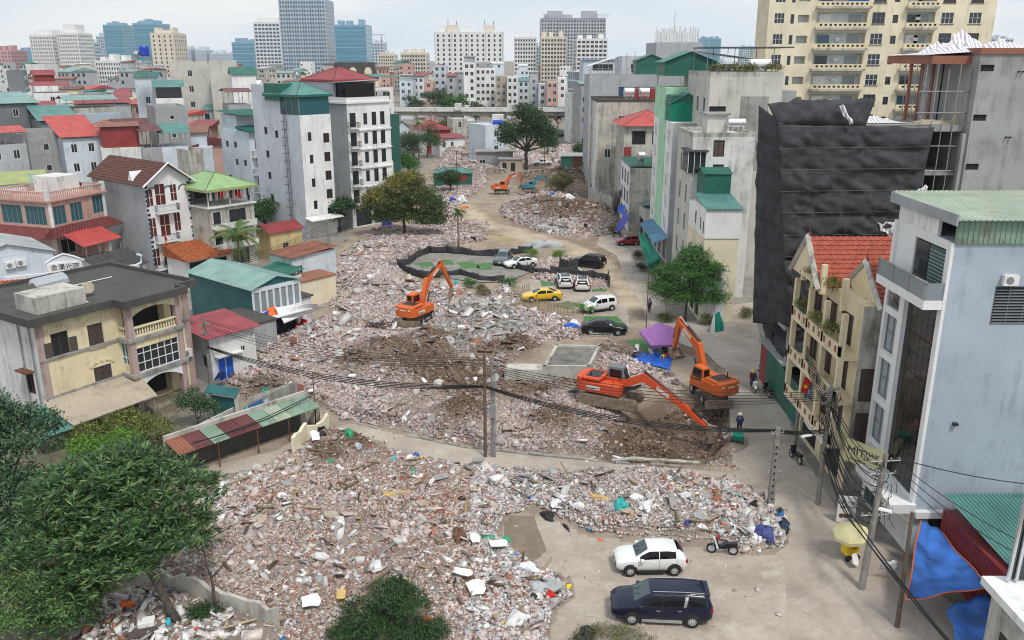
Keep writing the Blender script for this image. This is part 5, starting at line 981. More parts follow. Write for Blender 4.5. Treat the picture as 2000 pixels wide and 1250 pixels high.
# ---- yellow apartment block
b=rb('yellow_apartments','tall cream apartment block with loggias and flower boxes',42.4,150,37.5,7,52,'w_cream');fl_h=3.28
for j in range(2,15):
 z_=j*fl_h+.9-.2
 for x_ in(1.0,):b.win('F',x_,z_,1.7,1.7,cols=3,rows=2,fr='white_trim')
 b.win('F',3.7,z_,.6,1.5,cols=1,fr='grey_trim');b.hole('F',4.9,z_+.2,1.9,1.2)
 for x_ in(17.2,28.6,33.2):b.win('F',x_,z_,2.1,1.8,cols=3,rows=2,fr=random.choice(['brown_trim','white_trim','grey_trim']),sill='brown_trim')
 b.win('F',20.6,z_+.1,.9,1.3,cols=1,fr='brown_trim')
 for x0_,x1_ in((8.0,16.4),(22.8,27.6)):
  b.hole('F',x0_,z_-.6,x1_-x0_,2.5);b.fpart('loggia_floor','F',x0_-.3,x1_+.3,z_-.95,z_-.6,0,1.0,'w_old');b.fpart('loggia_wall','F',x0_-.3,x1_+.3,z_-.6,z_+.15,.86,1.0,'w_paleyellow')
  m=MB();[b.fbox('F',x0_+.3+k*.8,x0_+.7+k*.8,z_-.35,z_-.05,1.0,1.02,m)for k in range(int((x1_-x0_)/.8))];tag(b.part('opening_shade',m,'interior_shade'),kind='stuff')  # dark patches on the loggia wall: painted shade, no hole is cut
  b.fpart('loggia_door','F',x0_+.8,x0_+2.8,z_-.6,z_+1.5,-1.2,-1.1,random.choice(['glass_dark','glass_blue','white_trim']));b.fpart('loggia_window','F',x1_-2.6,x1_-.6,z_-.2,z_+1.5,-1.2,-1.1,'glass_pale')
  if random.random()<.7:b.fpart('ac_unit','F',(x0_+x1_)/2-.5,(x0_+x1_)/2+.3,z_+.6,z_+1.1,-1.0,-.6,'ac_white')
b.walls(depth=1.25,back='w_bluewhite');o=b.fpart('awning','F',12.8,16.2,11*fl_h+.0,11*fl_h+1.6,.3,.45,'tarp_blue');b.parapet(1,.3);m=MB()
for j in range(4,15):b.fpart('side_balcony','R',2,6,j*fl_h-.2,j*fl_h+.7,0,1.1,'w_paleyellow')
# ---- houses lining the site on the right, near to far
b=rb('cream_house','narrow cream house with blank side wall beside the round tree',20.8,91,3.7,9,9.4,'w_cream',cat='house')
for i in range(3):b.win('L',.6+i*2.7,4.2,2.1,3.2,cols=2,rows=2,fr='white_trim',gl='glass_dark');b.hole('L',.6+i*2.7,.1,2.2,3.4)
b.walls();b.part('upper_box',MB().box(-.02,3.85,-.1,6.0,9.4,12.6),'w_white');m=MB();ribbed(m,(-.1,-.3,12.6),(4.0,-.3,12.6),(4.0,6.3,13.4),(-.1,6.3,13.4),.3);b.part('roof',m,'m_teal');b.part('slit_window',MB().box(-.06,-.021,2,2.4,10,11.3).box(-.06,-.021,.6,1.0,9.8,11.1).box(-.06,-.021,4.6,5.1,10.2,11.6),'glass_dark');boxroom(b,.9,3.9,5.8,9.6,12.4,15.6,'m_green',.5,'m_green','x',.15);b.part('white_panel',MB().box(.1,2.6,-.06,-.003,.2,6.2),'w_white');b.part('back_box',MB().box(0,3.7,6.0,9,9.4,12.2),'w_white')
b=rb('patched_house','whitewashed house with mouldy side wall and solar heater',21.0,101,7.2,9,19.3,'w_oldwhite',cat='house');b.wpx('F',[(1404,290),(1402,337)],1.3,1.9,cols=2,fr='brown_trim',gl='shutter_brown');b.grid('L',2,4,.6,8.4,3.8,17.5,1.3,2.3,cols=1,fr='white_trim');b.walls(side={'L':'w_beige'});b.parapet(.5,.2,'w_old');b.part('roof_hut',MB().box(2.2,4.6,3,6,19.3,21.6),'w_beige');b.slab(21.6,21.8,.3,'w_slab','hut_slab',2.2,4.6,3,6)
b.part('glazed_corner',MB().box(-.5,1.6,-.3,3,15.2,17.6),'glass_dark');b.part('corner_roof',MB().box(-.7,1.8,-.5,3.2,17.6,17.85),'m_dark');m=MB();[m.box(x_,x_+.06,-.36,-.3,15.2,17.6)for x_ in(-.5,.2,.9,1.54)];b.part('mullion',m,'white_trim');tank('stainless solar tank on the whitewashed house roof',(26.5,103.5,19.8),0,.55,2.0)
b=rb('bigwall_house','tall beige house with huge blank wall and roof garden',25.0,112,9.2,14,25.8,'w_beige');b.wpx('F',[(1385,215)],2.2,1.0,cols=1,fr='w_slab',gl='interior_shade');b.grid('L',3,5,1,13,6,24,1.5,2,cols=1);b.fpart('patch','F',4.0,7.6,14,23.4,0,.012,'w_slab');b.walls();b.parapet(.6,.2,'w_old');b.part('shade_roof',MB().box(.2,11.5,4,13,29.3,29.45),'m_dark');m=MB();[m.tube([(x_,y_,25.8),(x_,y_,29.4)],.05,4)for x_ in(.4,3,6,9)for y_ in(4.2,12.6)];b.part('posts',m,'steel_tube');b.part('side_panels',MB().box(9.21,9.3,1,2.6,21,24.8),'m_green');b.part('rear_block',MB().box(9.25,12,3,13,0,24),'w_concrete');tank('white solar heater tank on the roof garden',(31.5,113.5,26.4),0,.6,2.6,'white_trim');tank('round steel tank among plants on the roof garden',(27.2,113.5,26.2),.3,.8,1.2)
b=rb('mint_tower','slim mint green and white tower with green sheet roof room',21.9,119,4.2,16,19.6,'w_white');
for j in range(5):
 for a_ in(1.2,12.2):b.win('L',a_,4.6+j*3.0,.6,1.9,cols=1,fr='white_trim');b.win('L',a_+1.1,4.6+j*3.0,.6,1.9,cols=1,fr='white_trim')
 b.win('L',7.4,4.2+j*3.0,.9,1.9,cols=1,fr='w_mint')
for i in range(4):b.win('L',.8+i*3.9,.3,2.8,3.4,cols=2,rows=2,fr='white_trim')
b.walls(side={'F':'w_grey'});b.fpart('mint_band','L',5.2,10.4,4.0,19.6,0,.12,'w_mint');b.part('mint_storey',MB().box(0,4.2,7,16,19.6,24.0),'w_mint');boxroom(b,0.2,4.6,3.0,6.9,19.6,22.2,'net_green',1.2,'m_teal','y',.3);b.part('green_band',MB().box(.15,4.65,2.95,6.95,22.3,23.1),'m_green');boxroom(b,0,7.4,9,16,25.6,27.6,'m_green',1.4,'m_teal','y',.4);b.part('open_storey',MB().box(4.2,7.3,7,16,0,25.6).box(.1,.3,7.1,7.3,24,25.6).box(2,2.2,7.1,7.3,24,25.6).box(.1,.3,15.6,15.8,24,25.6),'w_beige');b.part('raw_side',MB().box(4.25,7.0,.2,6.9,0,14),'w_old')
b=rb('awning_house','low house with teal lean-to roof between mint tower and white house',21.2,136,5,6,5.0,'w_beige',cat='house');b.hole('L',.5,.1,4.8,3.0);b.walls();b.shed(5.6,5.0,'m_teal',axis='y')
b=rb('white_cube_house','small white house with two round tanks on its roof',19.6,143,6.5,12,10.6,'w_white',cat='house');b.grid('L',3,3,.6,11.4,.6,10.2,1.7,2.3,cols=2,fr='grey_trim');b.walls(side={'F':'w_old'});b.shed(10.9,11.2,'m_green',over=.1);tank('left round steel tank on the small white house',(21.6,145,11.2),.2,.8,1.0);tank('right round steel tank on the small white house',(24.0,145,11.2),.2,.8,1.0)
b=rb('red_pillar_house','old house with red wall strip and red hipped roof',20.1,156,9.5,12,16.5,'w_old',cat='house');b.win('F',3.0,6.0,1.4,1.6,gl='shutter_brown',fr='brown_trim');b.hole('F',1.4,13.2,2.4,2.4);b.hole('F',5.0,13.2,2.2,2.4);b.grid('L',2,4,3,11,1,16,1.4,1.9,cols=2);b.walls();b.fpart('red_strip','F',0,1.3,0,12.8,0,.15,'m_red');b.hip(2.4,'m_redlight',.8,z=16.5)
b=rb('stained_house','badly stained old apartment house with cacti and tanks on its roof',16.7,172,16,15,19.8,'w_old',cat='house');b.grid('L',3,5,.5,14.5,2,19,1.3,1.7,cols=2,gl='glass_dark',fr='grey_trim');b.grid('F',4,5,1,11,2,18,1.2,1.7,skip=.3);b.fpart('pale_strip','L',8,15,0,19.6,0,.1,'w_oldwhite');b.walls();b.parapet(.6,.25,'w_roof');tank('left big steel tank on the stained house',(23,174,20.4),.1,.9,1.8);tank('right big steel tank on the stained house',(26,174,20.4),.1,.9,1.8);b.part('red_shed',MB().box(8,12,4,12,19.8,22.2),'m_red')
b=rb('grey_flats','grey six storey flats with green roof boxes behind the stained house',17.1,196,21,14,24.6,'w_grey');b.grid('L',3,6,.5,13.5,3,23.5,2.2,2.0,cols=2);b.hole('F',6.5,18.6,8.5,3.4);b.walls();b.fpart('glass_band','F',6.5,13,18.6,22,-.2,-.1,'glass_blue');b.fpart('blind_band','F',13.1,15,18.6,22,-.2,-.1,'glass_pale');boxroom(b,10.5,17,1.5,8,24.6,27.6,'m_green',1.3,'m_teal','y',.3);m=MB();ribbed(m,(-.3,-.5,26.4),(10,-.5,29.6),(10,9,29.6),(-.3,9,26.4),.5);b.part('roof',m,'m_white');m=MB();rail(m,[(.1,.1,24.6),(10,.1,24.6)],1.2,.8,.05,.06);[m.box(x_,x_+.1,.1,.2,24.6,26.4+.32*x_)for x_ in(0,2,4,6,8,9.8)];b.part('frame',m,'steel_tube')
# awnings, stall roof by the red car
cloth('shop_awning','green net awning stretched over the plants by the mint tower','awning',[G(1265,520,2.2),G(1290,505,2.2),G(1262,455,2.8),G(1245,455,2.8)],'net_green',.2);cloth('shop_net','green net curtain hanging at the awning end','netting',[G(1268,538,.1),G(1288,530,.1),G(1290,503,2.2),G(1266,512,2.2)],'net_green',0)
t=thing('lean_to','blue-grey sheet lean-to against the mint tower','awning',(20.2,116,0));m=MB();ribbed(m,(-.4,16,3.4),(-.4,1,3.4),(1.6,1,4.2),(1.6,16,4.2),.35);m.build('roof','m_blue',t);m=MB();[m.tube([(-.2,y_,0),(-.2,y_,3.4)],.05,4)for y_ in(1.3,6,11,15.6)];m.build('posts','steel_tube',t)
cloth('shop_awning','violet blue tarpaulin sagging in front of the white house','tarpaulin',[G(1200,450,1.0),G(1212,452,1.0),G(1230,425,3.6),G(1222,410,3.8)],'tarp_violet',.3);cloth('shop_awning','bright blue canopy by the red strip','tarpaulin',[G(1205,415,3.0),G(1218,418,3.0),G(1222,400,3.6),G(1208,400,3.6)],'tarp_blue',.1)
wallrun('yard_wall','old grey yard wall at the foot of the stained house','wall',[G(1150,372),G(1150,392),G(1195,415)],3.0,.3,'w_old',.15,5)
cloth('grey_sheet','grey plastic sheet hung on the stained house corner','tarpaulin',[G(1196,415,.2),G(1210,412,.2),G(1216,372,5.5),G(1200,372,5.5)],'w_grey',.3,wr=.2)
# ------------------------------------------------------------------ the city behind
def bgb(name,label,x0,x1,yt,Y,D,mat,dY=0.0,side=None,cat='house',group=None,win=None,roof=None,wf='FR',far=False,skip=.25,gl='glass_dark',par=None):
 A=GY(x0,yt,Y);B=GY(x1,yt,Y+dY);h=A.z;b=Bd(name,label,A,B,D,h,mat,cat=cat,group=group)
 if win:
  ww,wh,fh,gap=win;nr=max(1,int(h/fh))
  for f in wf:
   l=b.L if f in 'FK' else D;nc=max(1,int(l/gap));b.grid(f,nc,nr,.25,l-.25,h-nr*fh,h,ww,wh,skip=skip,far=far,gl=gl,**({}if far else dict(cols=2 if ww>.9 else 1)))
 b.walls(side=side or{})
 if roof:
  k=roof[0];a=roof[1:]
  if k=='gx':b.gable(a[1],a[0],axis='x',pitch=.4)
  elif k=='gy':b.gable(a[1],a[0],axis='y',pitch=.4)
  elif k=='hip':b.hip(a[1],a[0],.6)
  elif k=='shed':b.shed(h+a[1],h+a[2],a[0],axis=a[3]if len(a)>3 else 'y',over=.5,pitch=.4)
  elif k=='room':b.part('roof_room',MB().box(.4,b.L-.4,.4,D-.4,h,h+a[1]),a[2]);b.gable(a[3],a[0],axis='x',z=h+a[1],x0=.3,x1=b.L-.3,y0=.3,y1=D-.3,pitch=.4)
  elif k=='canopy':
   m=MB();[m.box(x,x+.1,y,y+.1,h,h+a[1])for x in(.2,b.L/2,b.L-.3)for y in(.2,D-.3)];b.part('posts',m,'steel_tube');b.gable(a[2],a[0],axis='x',z=h+a[1],pitch=.4,ends=False,over=.5)
 if par:b.parapet(par,.2)
 return b
W1=(1.0,1.5,3.3,2.6)
LQ='houses of the crowded quarter on the left'
bgb('row_house','low house with small red canopy at the left edge',-30,52,285,140,9,'w_grey',4,group=LQ,roof=('canopy','m_redlight',2.0,.7),win=W1)
bgb('row_house','grey plastered blind house between two red roofs',52,122,268,150,10,'w_concrete',3,group=LQ,par=.8,win=(.9,1.1,3.6,4.5))
bgb('row_house','house with wide coral red sheet roof above the narrow house',122,196,272,150,10,'w_bluewhite',4,group=LQ,roof=('shed','m_redlight',.3,3.4),win=W1)
bgb('row_house','house carrying a big dark red sheet box',197,278,290,148,8,'w_oldwhite',3,group=LQ,roof=('room','m_rust',3.6,'m_red',.5))
bgb('row_house','mouldy grey house with steel drums under a rusty roof',278,316,290,150,8,'w_concrete',2,group=LQ,roof=('canopy','m_maroon',3.0,.8))
bgb('row_house','pale blue house with green gable behind the green roofed house',316,368,288,152,8,'w_bluewhite',2,group=LQ,roof=('canopy','m_teal',2.6,1.2))
bgb('row_house','dark stained block left of the balcony house',368,398,300,150,8,'w_old',2,group=LQ,par=.6)
bgb('row_house','olive roofed long house at the left edge',-40,92,362,128,7,'w_white',5,group=LQ,roof=('gx','m_olive',1.4))
bgb('row_house','house with pale teal gable next to the olive roof',92,128,362,130,7,'w_white',3,group=LQ,roof=('gy','m_paleteal',1.2))
bgb('row_house','house with bright red ribbed roofs behind the narrow house',290,385,370,128,8,'w_old',6,group=LQ,roof=('gx','m_red',1.6))
bgb('row_house','wide red hipped roof beside the lime green roof',380,470,392,128,6,'w_white',5,group=LQ,roof=('hip','m_redlight',1.6))
bgb('row_house','grey house with teal lean-to roof in the far left',-20,75,205,172,12,'w_darkgrey',6,group=LQ,roof=('shed','m_paleteal',.2,2.0),win=W1)
bgb('row_house','house with broad dull teal roof left of the blue box',78,152,238,168,10,'w_darkgrey',4,group=LQ,roof=('shed','m_teal',.2,2.6))
bgb('row_house','house with tall dark red attic wall',68,118,214,190,9,'m_red',3,group=LQ,roof=('shed','m_red',.1,1.4))
bgb('row_house','house with bright blue tarpaulin hung over its terrace',112,137,208,185,6,'w_pink',1,group=LQ,side={'F':'tarp_blue'},roof=('shed','m_grey',.1,.3))
bgb('row_house','house with flat red canopy and white walls',66,136,182,215,10,'w_white',4,group=LQ,roof=('canopy','m_red',1.8,.8),win=W1)
bgb('row_house','small house with dark red attic box near the white towers',66,112,164,240,9,'w_white',3,group=LQ,roof=('room','m_red',2.4,'m_red',1.2))
bgb('row_house','house with slim olive green terrace roof',130,228,212,190,9,'w_old',6,group=LQ,roof=('canopy','m_paleteal',1.8,.8))
bgb('row_house','house with long crimson roof behind the olive terrace',150,255,205,215,10,'w_grey',6,group=LQ,roof=('shed','m_red',.3,2.0))
bgb('row_house','sky blue walled house below the crimson roof',152,236,228,180,6,'w_lightblue',4,group=LQ,par=.4)
bgb('row_house','house with orange hipped tile roof and skylight sheets',180,258,258,160,8,'w_old',4,group=LQ,roof=('hip','m_orange',1.8))
bgb('row_house','house with rust and cream striped sheet roof',228,300,250,170,8,'w_old',4,group=LQ,roof=('gx','m_maroon',1.5))
bgb('row_house','unplastered grey cube house with small window',302,366,212,165,10,'w_concrete',3,group=LQ,par=.4,win=(.8,.8,3.4,5))
bgb('row_house','pale blue house with teal gable over a glazed terrace',262,306,150,195,6,'w_bluewhite',1,group=LQ,win=W1,roof=('gx','m_green',1.0))
b=bgb('row_house','white terrace house with long window band and teal hip roof',304,358,192,188,9,'w_white',2,group=LQ,roof=('canopy','m_teal',2.4,1.2));b.part('glass_band',MB().box(.2,b.L-.2,.1,.25,b.h,b.h+2.3),'glass_dark')
bgb('row_house','wide beige blind block with paired white windows',330,408,128,235,8,'w_beige',3,group=LQ,win=(1.2,1.6,4.0,6),par=1.0,side={'R':'w_bluewhite'})
bgb('row_house','pale grey tall slab next to the beige block',408,462,122,228,7,'w_beige',2,group=LQ,win=(.8,.6,4.5,6),par=.5)
bgb('row_house','white house with green gable left of the ladder tower',452,500,145,215,10,'w_white',2,group=LQ,roof=('gx','m_green',1.6))
bgb('row_house','brown roofed terrace house beside the balcony house',446,490,205,180,8,'w_concrete',2,group=LQ,roof=('canopy','m_maroon',2.6,.6))
bgb('row_house','dark grey lean house with teal windows at the far left',12,45,142,330,10,'w_darkgrey',2,group=LQ,win=(1.5,1.6,3.6,3),par=.8)
tn=thing('water_tank','bright blue plastic water tank on a rooftop stand','tank',GY(283,110,190));tn.location.z-=1.2;MB().lathe([(.9,1.2),(1.0,1.4),(1.0,3.0),(.9,3.2)],14).build('drum','blue_tank',tn);m=MB();[m.box(x-.06,x+.06,y-.06,y+.06,-3.2,1.2)for x in(-2,.9)for y in(-.9,.9)];m.box(-2.1,1,-1,1,1.05,1.19);m.build('stand','steel_tube',tn);MB().tube([(-2.0,-.2,1.7),(-1.1,-.2,1.7)],.55,12).build('steel_drum','steel',tn)
# scattered far roofs: a few pixels each
FARW=['w_white','w_bluewhite','w_grey','w_concrete','w_cream','w_old','w_beige','w_oldwhite','w_pink'];FARR=['m_red','m_teal','m_green','m_grey','m_rust','m_redlight','m_white','m_maroon','m_paleteal']
rr=random.Random(5)
CN=dict(w_white='white',w_bluewhite='pale blue',w_grey='grey',w_concrete='raw concrete',w_cream='cream',w_old='stained',w_beige='beige',w_oldwhite='dirty white',w_pink='pink',m_red='dark red',m_teal='teal',m_green='green',m_grey='grey',m_rust='rusty',m_redlight='bright red',m_white='white',m_maroon='maroon',m_paleteal='pale teal')
def far_house(px,Y,w,h,label,group):
 X0=GY(px,140,Y).x;wl=rr.choice(FARW);rm=rr.choice(FARR);o=thing('city_house','distant '+CN[wl]+' house with '+CN[rm]+' roof '+label,'house',(X0,Y,0),rr.uniform(-.7,.3),group);d=rr.uniform(9,15);MB().box(-w/2,w/2,0,d,0,h).build('wall',wl,o)
 k=rr.random()
 if k<.45:e=.4;r=rr.uniform(.8,2);MB().add([(-w/2-e,-e,h+.05),(w/2+e,-e,h+.05),(w/2+e,d+e,h+.05),(-w/2-e,d+e,h+.05),(-w/2-e,d/2,h+r),(w/2+e,d/2,h+r)],[(0,1,5,4),(2,3,4,5),(0,4,3),(1,2,5),(0,3,2,1)]).build('roof',rm,o)
 elif k<.7:MB().box(-w*.3,w*.35,1,d*.7,h,h+2.6).build('roof_room',wl,o);MB().hexa([(-w*.35,.6,h+2.6),(w*.4,.6,h+2.6),(w*.4,d*.75,h+2.6),(-w*.35,d*.75,h+2.6)],[(-w*.35,.6,h+2.8),(w*.4,.6,h+2.8),(w*.4,d*.75,h+3.6),(-w*.35,d*.75,h+3.6)]).build('roof',rm,o)
 else:MB().box(-w/2,w/2,0,.2,h,h+.9).box(-w/2,w/2,d-.2,d,h,h+.9).box(-w/2,-w/2+.2,.2,d-.2,h,h+.9).box(w/2-.2,w/2,.2,d-.2,h,h+.9).build('parapet',wl,o)
 m=MB();nf=int(h/3.3)
 for j in range(nf):
  for i in range(max(1,int(w/2.6))):
   if rr.random()<.3:continue
   x=-w/2+.7+i*2.6;z=h-nf*3.3+j*3.3+1;m.poly([(x,-.04,z),(x+1.2,-.04,z),(x+1.2,-.04,z+1.5),(x,-.04,z+1.5)])
   if i<3:y=.8+i*2.8;m.poly([(w/2+.04,y,z),(w/2+.04,y+1.2,z),(w/2+.04,y+1.2,z+1.5),(w/2+.04,y,z+1.5)])
 if m.f:tag(m.build('window_panes','glass_dark',o),kind='stuff')
for i in range(125):Y=230+rr.random()**1.5*620;far_house(rr.uniform(-40,620),Y,rr.uniform(5,11),rr.uniform(8,18)if Y<420 else rr.uniform(12,25),'in the crowded quarter on the left','distant houses on the left')
for i in range(60):Y=rr.uniform(165,300);far_house(rr.uniform(-60,400),Y,rr.uniform(4.5,8.5),rr.uniform(6,13),'among the near roofs on the left','nearer small houses on the left')
for i in range(40):Y=rr.uniform(520,950);far_house(rr.uniform(640,1300),Y,rr.uniform(6,12),rr.uniform(13,25),'beyond the viaduct','distant houses beyond the viaduct')
for i in range(26):Y=rr.uniform(230,700);far_house(rr.uniform(1900,2250),Y,rr.uniform(6,12),rr.uniform(8,22),'right of the apartment block','distant houses on the right')
for i in range(22):Y=rr.uniform(260,620);far_house(rr.uniform(1150,1500),Y,rr.uniform(6,12),rr.uniform(12,22),'behind the right row','distant houses behind the right row')
# ---- behind the ornate tower
b=bgb('office_house','white corner office with dark windows and green glass bay',715,768,172,200,12,'w_white',7,cat='building',win=(2.4,1.9,3.7,3.6),skip=0,roof=('canopy','m_teal',2.4,.5));b.part('glass_bay',MB().box(b.L*.72,b.L+.6,-1.0,.0,0,b.h*.72),'glass_green')
bgb('orange_roof_house','brick terrace house with rusty orange hipped roof',716,768,318,186,9,'w_cream',4,roof=('room','m_orange',3.2,'w_brick',1.8),win=W1)
bgb('slim_house','slim pale blue house with two tiny windows',772,798,248,232,9,'w_bluewhite',2,roof=('gy','m_dark',1.5),win=(.9,1.2,4.5,4))
b=bgb('mansard_house','cream house with dark slate mansard and round dormers',664,738,156,265,14,'w_paleyellow',4,cat='building',win=(1.3,2.2,4,3));l_,h_=b.L,b.h;b.part('mansard',MB().hexa([(-.3,-.3,h_),(l_+.3,-.3,h_),(l_+.3,14,h_),(-.3,14,h_)],[(.8,1,h_+5),(l_-.8,1,h_+5),(l_-.8,13,h_+5),(.8,13,h_+5)]),'tile_grey')
for q in(.35,.75):b.part('dormer',MB().box(l_*q-1.1,l_*q+1.1,-.1,1.5,h_+.3,h_+2.6).lathe([(1.0,0),(1.0,.3)],12,Matrix.Translation((l_*q,.1,h_+2.6))@Matrix.Rotation(PI/2,4,'X')),'w_cream')
bgb('red_hip_house','two storey house with red hipped roof near the viaduct',834,880,255,268,10,'w_white',5,side={'F':'m_red'},roof=('hip','m_red',2.6));bgb('red_awning_house','white annexe with red awning roof before the viaduct',858,908,272,258,6,'w_white',4,roof=('shed','m_red',.2,1.0),win=W1)
bgb('grey_small_house','grey and white small house with blue tank on its roof',948,990,248,240,9,'w_bluewhite',4,win=(1.4,1.6,4,4),skip=0,side={'R':'w_darkgrey'},par=.5);tn=thing('water_tank','blue tank on the grey and white small house','tank',GY(972,246,243));MB().tube([(-1.4,0,.8),(1.4,0,.8)],.8,12).build('drum','blue_tank',tn);MB().box(-1.5,1.6,.9,3,0,3).build('stair_box','w_white',tn)
b=rb('site_shed','green and red sheet shed at the foot of the rubble heap',G(848,366).x,G(848,366).y,8.5,4,3.2,'m_green',cat='shed');b.fpart('red_band','F',1.5,7.5,1.4,2.8,0,.05,'m_red');b.walls();b.hip(1.0,'m_teal',.3)
b=rb('yellow_shack','small ruined ochre shack beside the big tree',G(975,336).x,G(975,336).y,6,4,3.2,'w_tan',cat='shack');b.win('F',.8,.2,1.1,2.2,gl='interior_shade',fr='brown_trim');b.win('F',3,.2,1.1,2.2,gl='interior_shade',fr='brown_trim');b.walls();b.slab(3.2,3.4,.3,'w_slab')
b=rb('concrete_shack','flat roofed grey shack left of the ochre shack',G(930,325).x,G(930,325).y,10,5,3.8,'w_concrete',cat='shack');b.win('F',1,.8,1.5,1,gl='interior_shade');b.win('F',6,.5,1.5,1,gl='interior_shade');b.walls();b.slab(3.8,4.05,.5,'w_slab')
b=rb('sheet_sheds','patchwork sheet metal sheds by the old white house',G(1096,328).x,G(1096,328).y,9,4,3.0,'m_green',cat='shed');b.walls(side={'L':'m_maroon'});b.fpart('rust_panel','F',3,6,0,2.9,0,.05,'m_maroon');b.fpart('grey_panel','F',6.1,9,0,2.9,0,.05,'m_grey');b.shed(3.1,3.6,'m_grey')
# ---- viaduct
vd=thing('viaduct','grey concrete metro viaduct crossing behind the site','viaduct',(0,345,0),math.radians(-1.5))
MB().plate([(-200,6.6),(200,6.6),(200,8.4),(-200,8.4)],-2.6,2.6).build('girder','w_old',vd);MB().box(-200,200,-4.6,4.6,8.4,8.75).build('deck','w_slab',vd);MB().box(-200,200,-4.75,-4.6,8.3,9.5).box(-200,200,4.6,4.75,8.3,9.5).build('parapet','w_oldwhite',vd);rail(MB(),[(-90,-4.65,9.5),(70,-4.65,9.5)],.9,2.0,.04,.05).build('railing','grey_trim',vd)
for x in(-150,-118,-86,-54,-21,12,44,76,108):MB().prism([(x-1.2,-1.2),(x+1.2,-1.2),(x+1.2,1.2),(x-1.2,1.2)],0,5.0).hexa([(x-1.2,-1.2,5),(x+1.2,-1.2,5),(x+1.2,1.2,5),(x-1.2,1.2,5)],[(x-2.2,-2.4,6.6),(x+2.2,-2.4,6.6),(x+2.2,2.4,6.6),(x-2.2,2.4,6.6)]).build('pier','w_old',vd)
MB().box(-22,-19.5,-5.6,-3,8.8,11.4).build('signal_box','w_oldwhite',vd)
bgb('ruined_house','gutted tall remains of a demolished house by the viaduct',884,912,232,300,6,'w_old',2,win=(1.2,2.0,4,3),skip=.1,gl='interior_shade')
# ---- town houses beyond the viaduct
TH='town houses beyond the viaduct';spec=[(905,928,122,'w_white'),(780,806,158,'w_bluewhite'),(806,828,150,'w_white'),(828,846,160,'w_pink'),(846,872,128,'w_bluegrey'),(872,890,150,'w_grey'),(890,906,152,'w_concrete'),(928,968,134,'w_white'),(968,990,148,'w_tan'),(990,1012,150,'w_oldwhite'),(1012,1034,158,'w_bluewhite'),(1034,1052,152,'w_grey'),(1052,1068,164,'w_bluegrey'),(1068,1090,160,'w_pink'),(1090,1108,152,'w_white'),(1108,1132,154,'w_beige')]
nm=['with white slab balconies','with pale blue striped front','with narrow white front','with pink front','with tall blue-grey side wall','with grey roof shed','with raw concrete side','with gridded white window bays','with tan front and sign boards','with dirty white front','with blue glazed front','with grey front and red awning','with slim blue-grey front','with pink and glass storeys','with arched white windows','with beige blank side']
for(x0,x1,yt,mt),lab in zip(spec,nm):bgb('town_house','town house '+lab+' beyond the viaduct',x0,x1-.5,yt,430+rr.uniform(-20,30),14,mt,0,cat='building',group=TH,win=(1.5,1.7,3.3,2.5),skip=.12,wf='F',gl=rr.choice(['glass_dark','glass_blue','glass_dark']),roof=rr.choice([None,('gx','m_teal',1.4),('shed','m_red',.3,1.5),('room','m_grey',2.6,'w_grey',.4)]))
bgb('blue_glass_house','narrow building with blue green glass front right of the viaduct',1132,1172,140,330,14,'w_bluewhite',2,cat='building',win=(2.3,2.9,3.3,2.5),skip=0,gl='glass_teal',wf='FL')
bgb('terrace_block','pale block with blue glazed roof terrace behind the viaduct end',1140,1215,118,300,18,'w_bluegrey',0,cat='building',win=(7,2.2,4.5,8),skip=0,wf='F',roof=('shed','m_blue',.1,.4))
b=bgb('arched_block','lavender grey block with arched windows and long roof terrace',1215,1300,116,262,18,'w_bluegrey',0,cat='building',win=(1.4,2.4,5,5),wf='F',par=1.0)
b=bgb('antenna_block','tall white block carrying telecom antennas and tanks',1282,1372,92,235,18,'w_grey',0,cat='building',win=(1.4,2.2,5,6),skip=.5,wf='F',par=1.2);m=MB();[m.box(x,x+.3,2+q,2.3+q,b.h+1,b.h+3.5+rr.random()*2)for x in np.arange(.5,b.L-1,.7)for q in(0,3)];tag(b.part('antennas',m,'w_oldwhite'),kind='stuff');b.part('mast',MB().tube([(5,3,b.h),(5,3,b.h+9)],.06,4),'steel_tube')
b=bgb('pergola_block','house with long white lattice sheet roof before the apartments',1368,1480,125,190,14,'w_grey',0,cat='building',win=(1.6,1.6,3.4,4),wf='F');m=MB();ribbed(m,(0,-.5,b.h+2.6),(b.L,-.5,b.h+1),(b.L,12,b.h+1),(0,12,b.h+2.6),1.0);b.part('roof',m,'m_white');m=MB();[m.box(x,x+.1,0,.1,b.h,b.h+2.4-x*.12)for x in np.arange(0,b.L,1.6)];b.part('posts',m,'steel_tube')
bgb('white_house_right','white house with cream and pink sheet roof right of the stair tower',1938,2040,345,88,14,'w_cream',0,roof=('shed','m_white',.2,2.0));bgb('balcony_flats','pale blue flats with long window rows at the right edge',1985,2120,170,120,20,'w_bluewhite',0,cat='building',win=(1.8,1.8,3.4,3),wf='FL',skip=0);bgb('white_flats','white stepped flats seen past the stair tower',1968,2010,185,170,14,'w_white',0,cat='building',win=(1.4,1.4,3.6,3),wf='F')
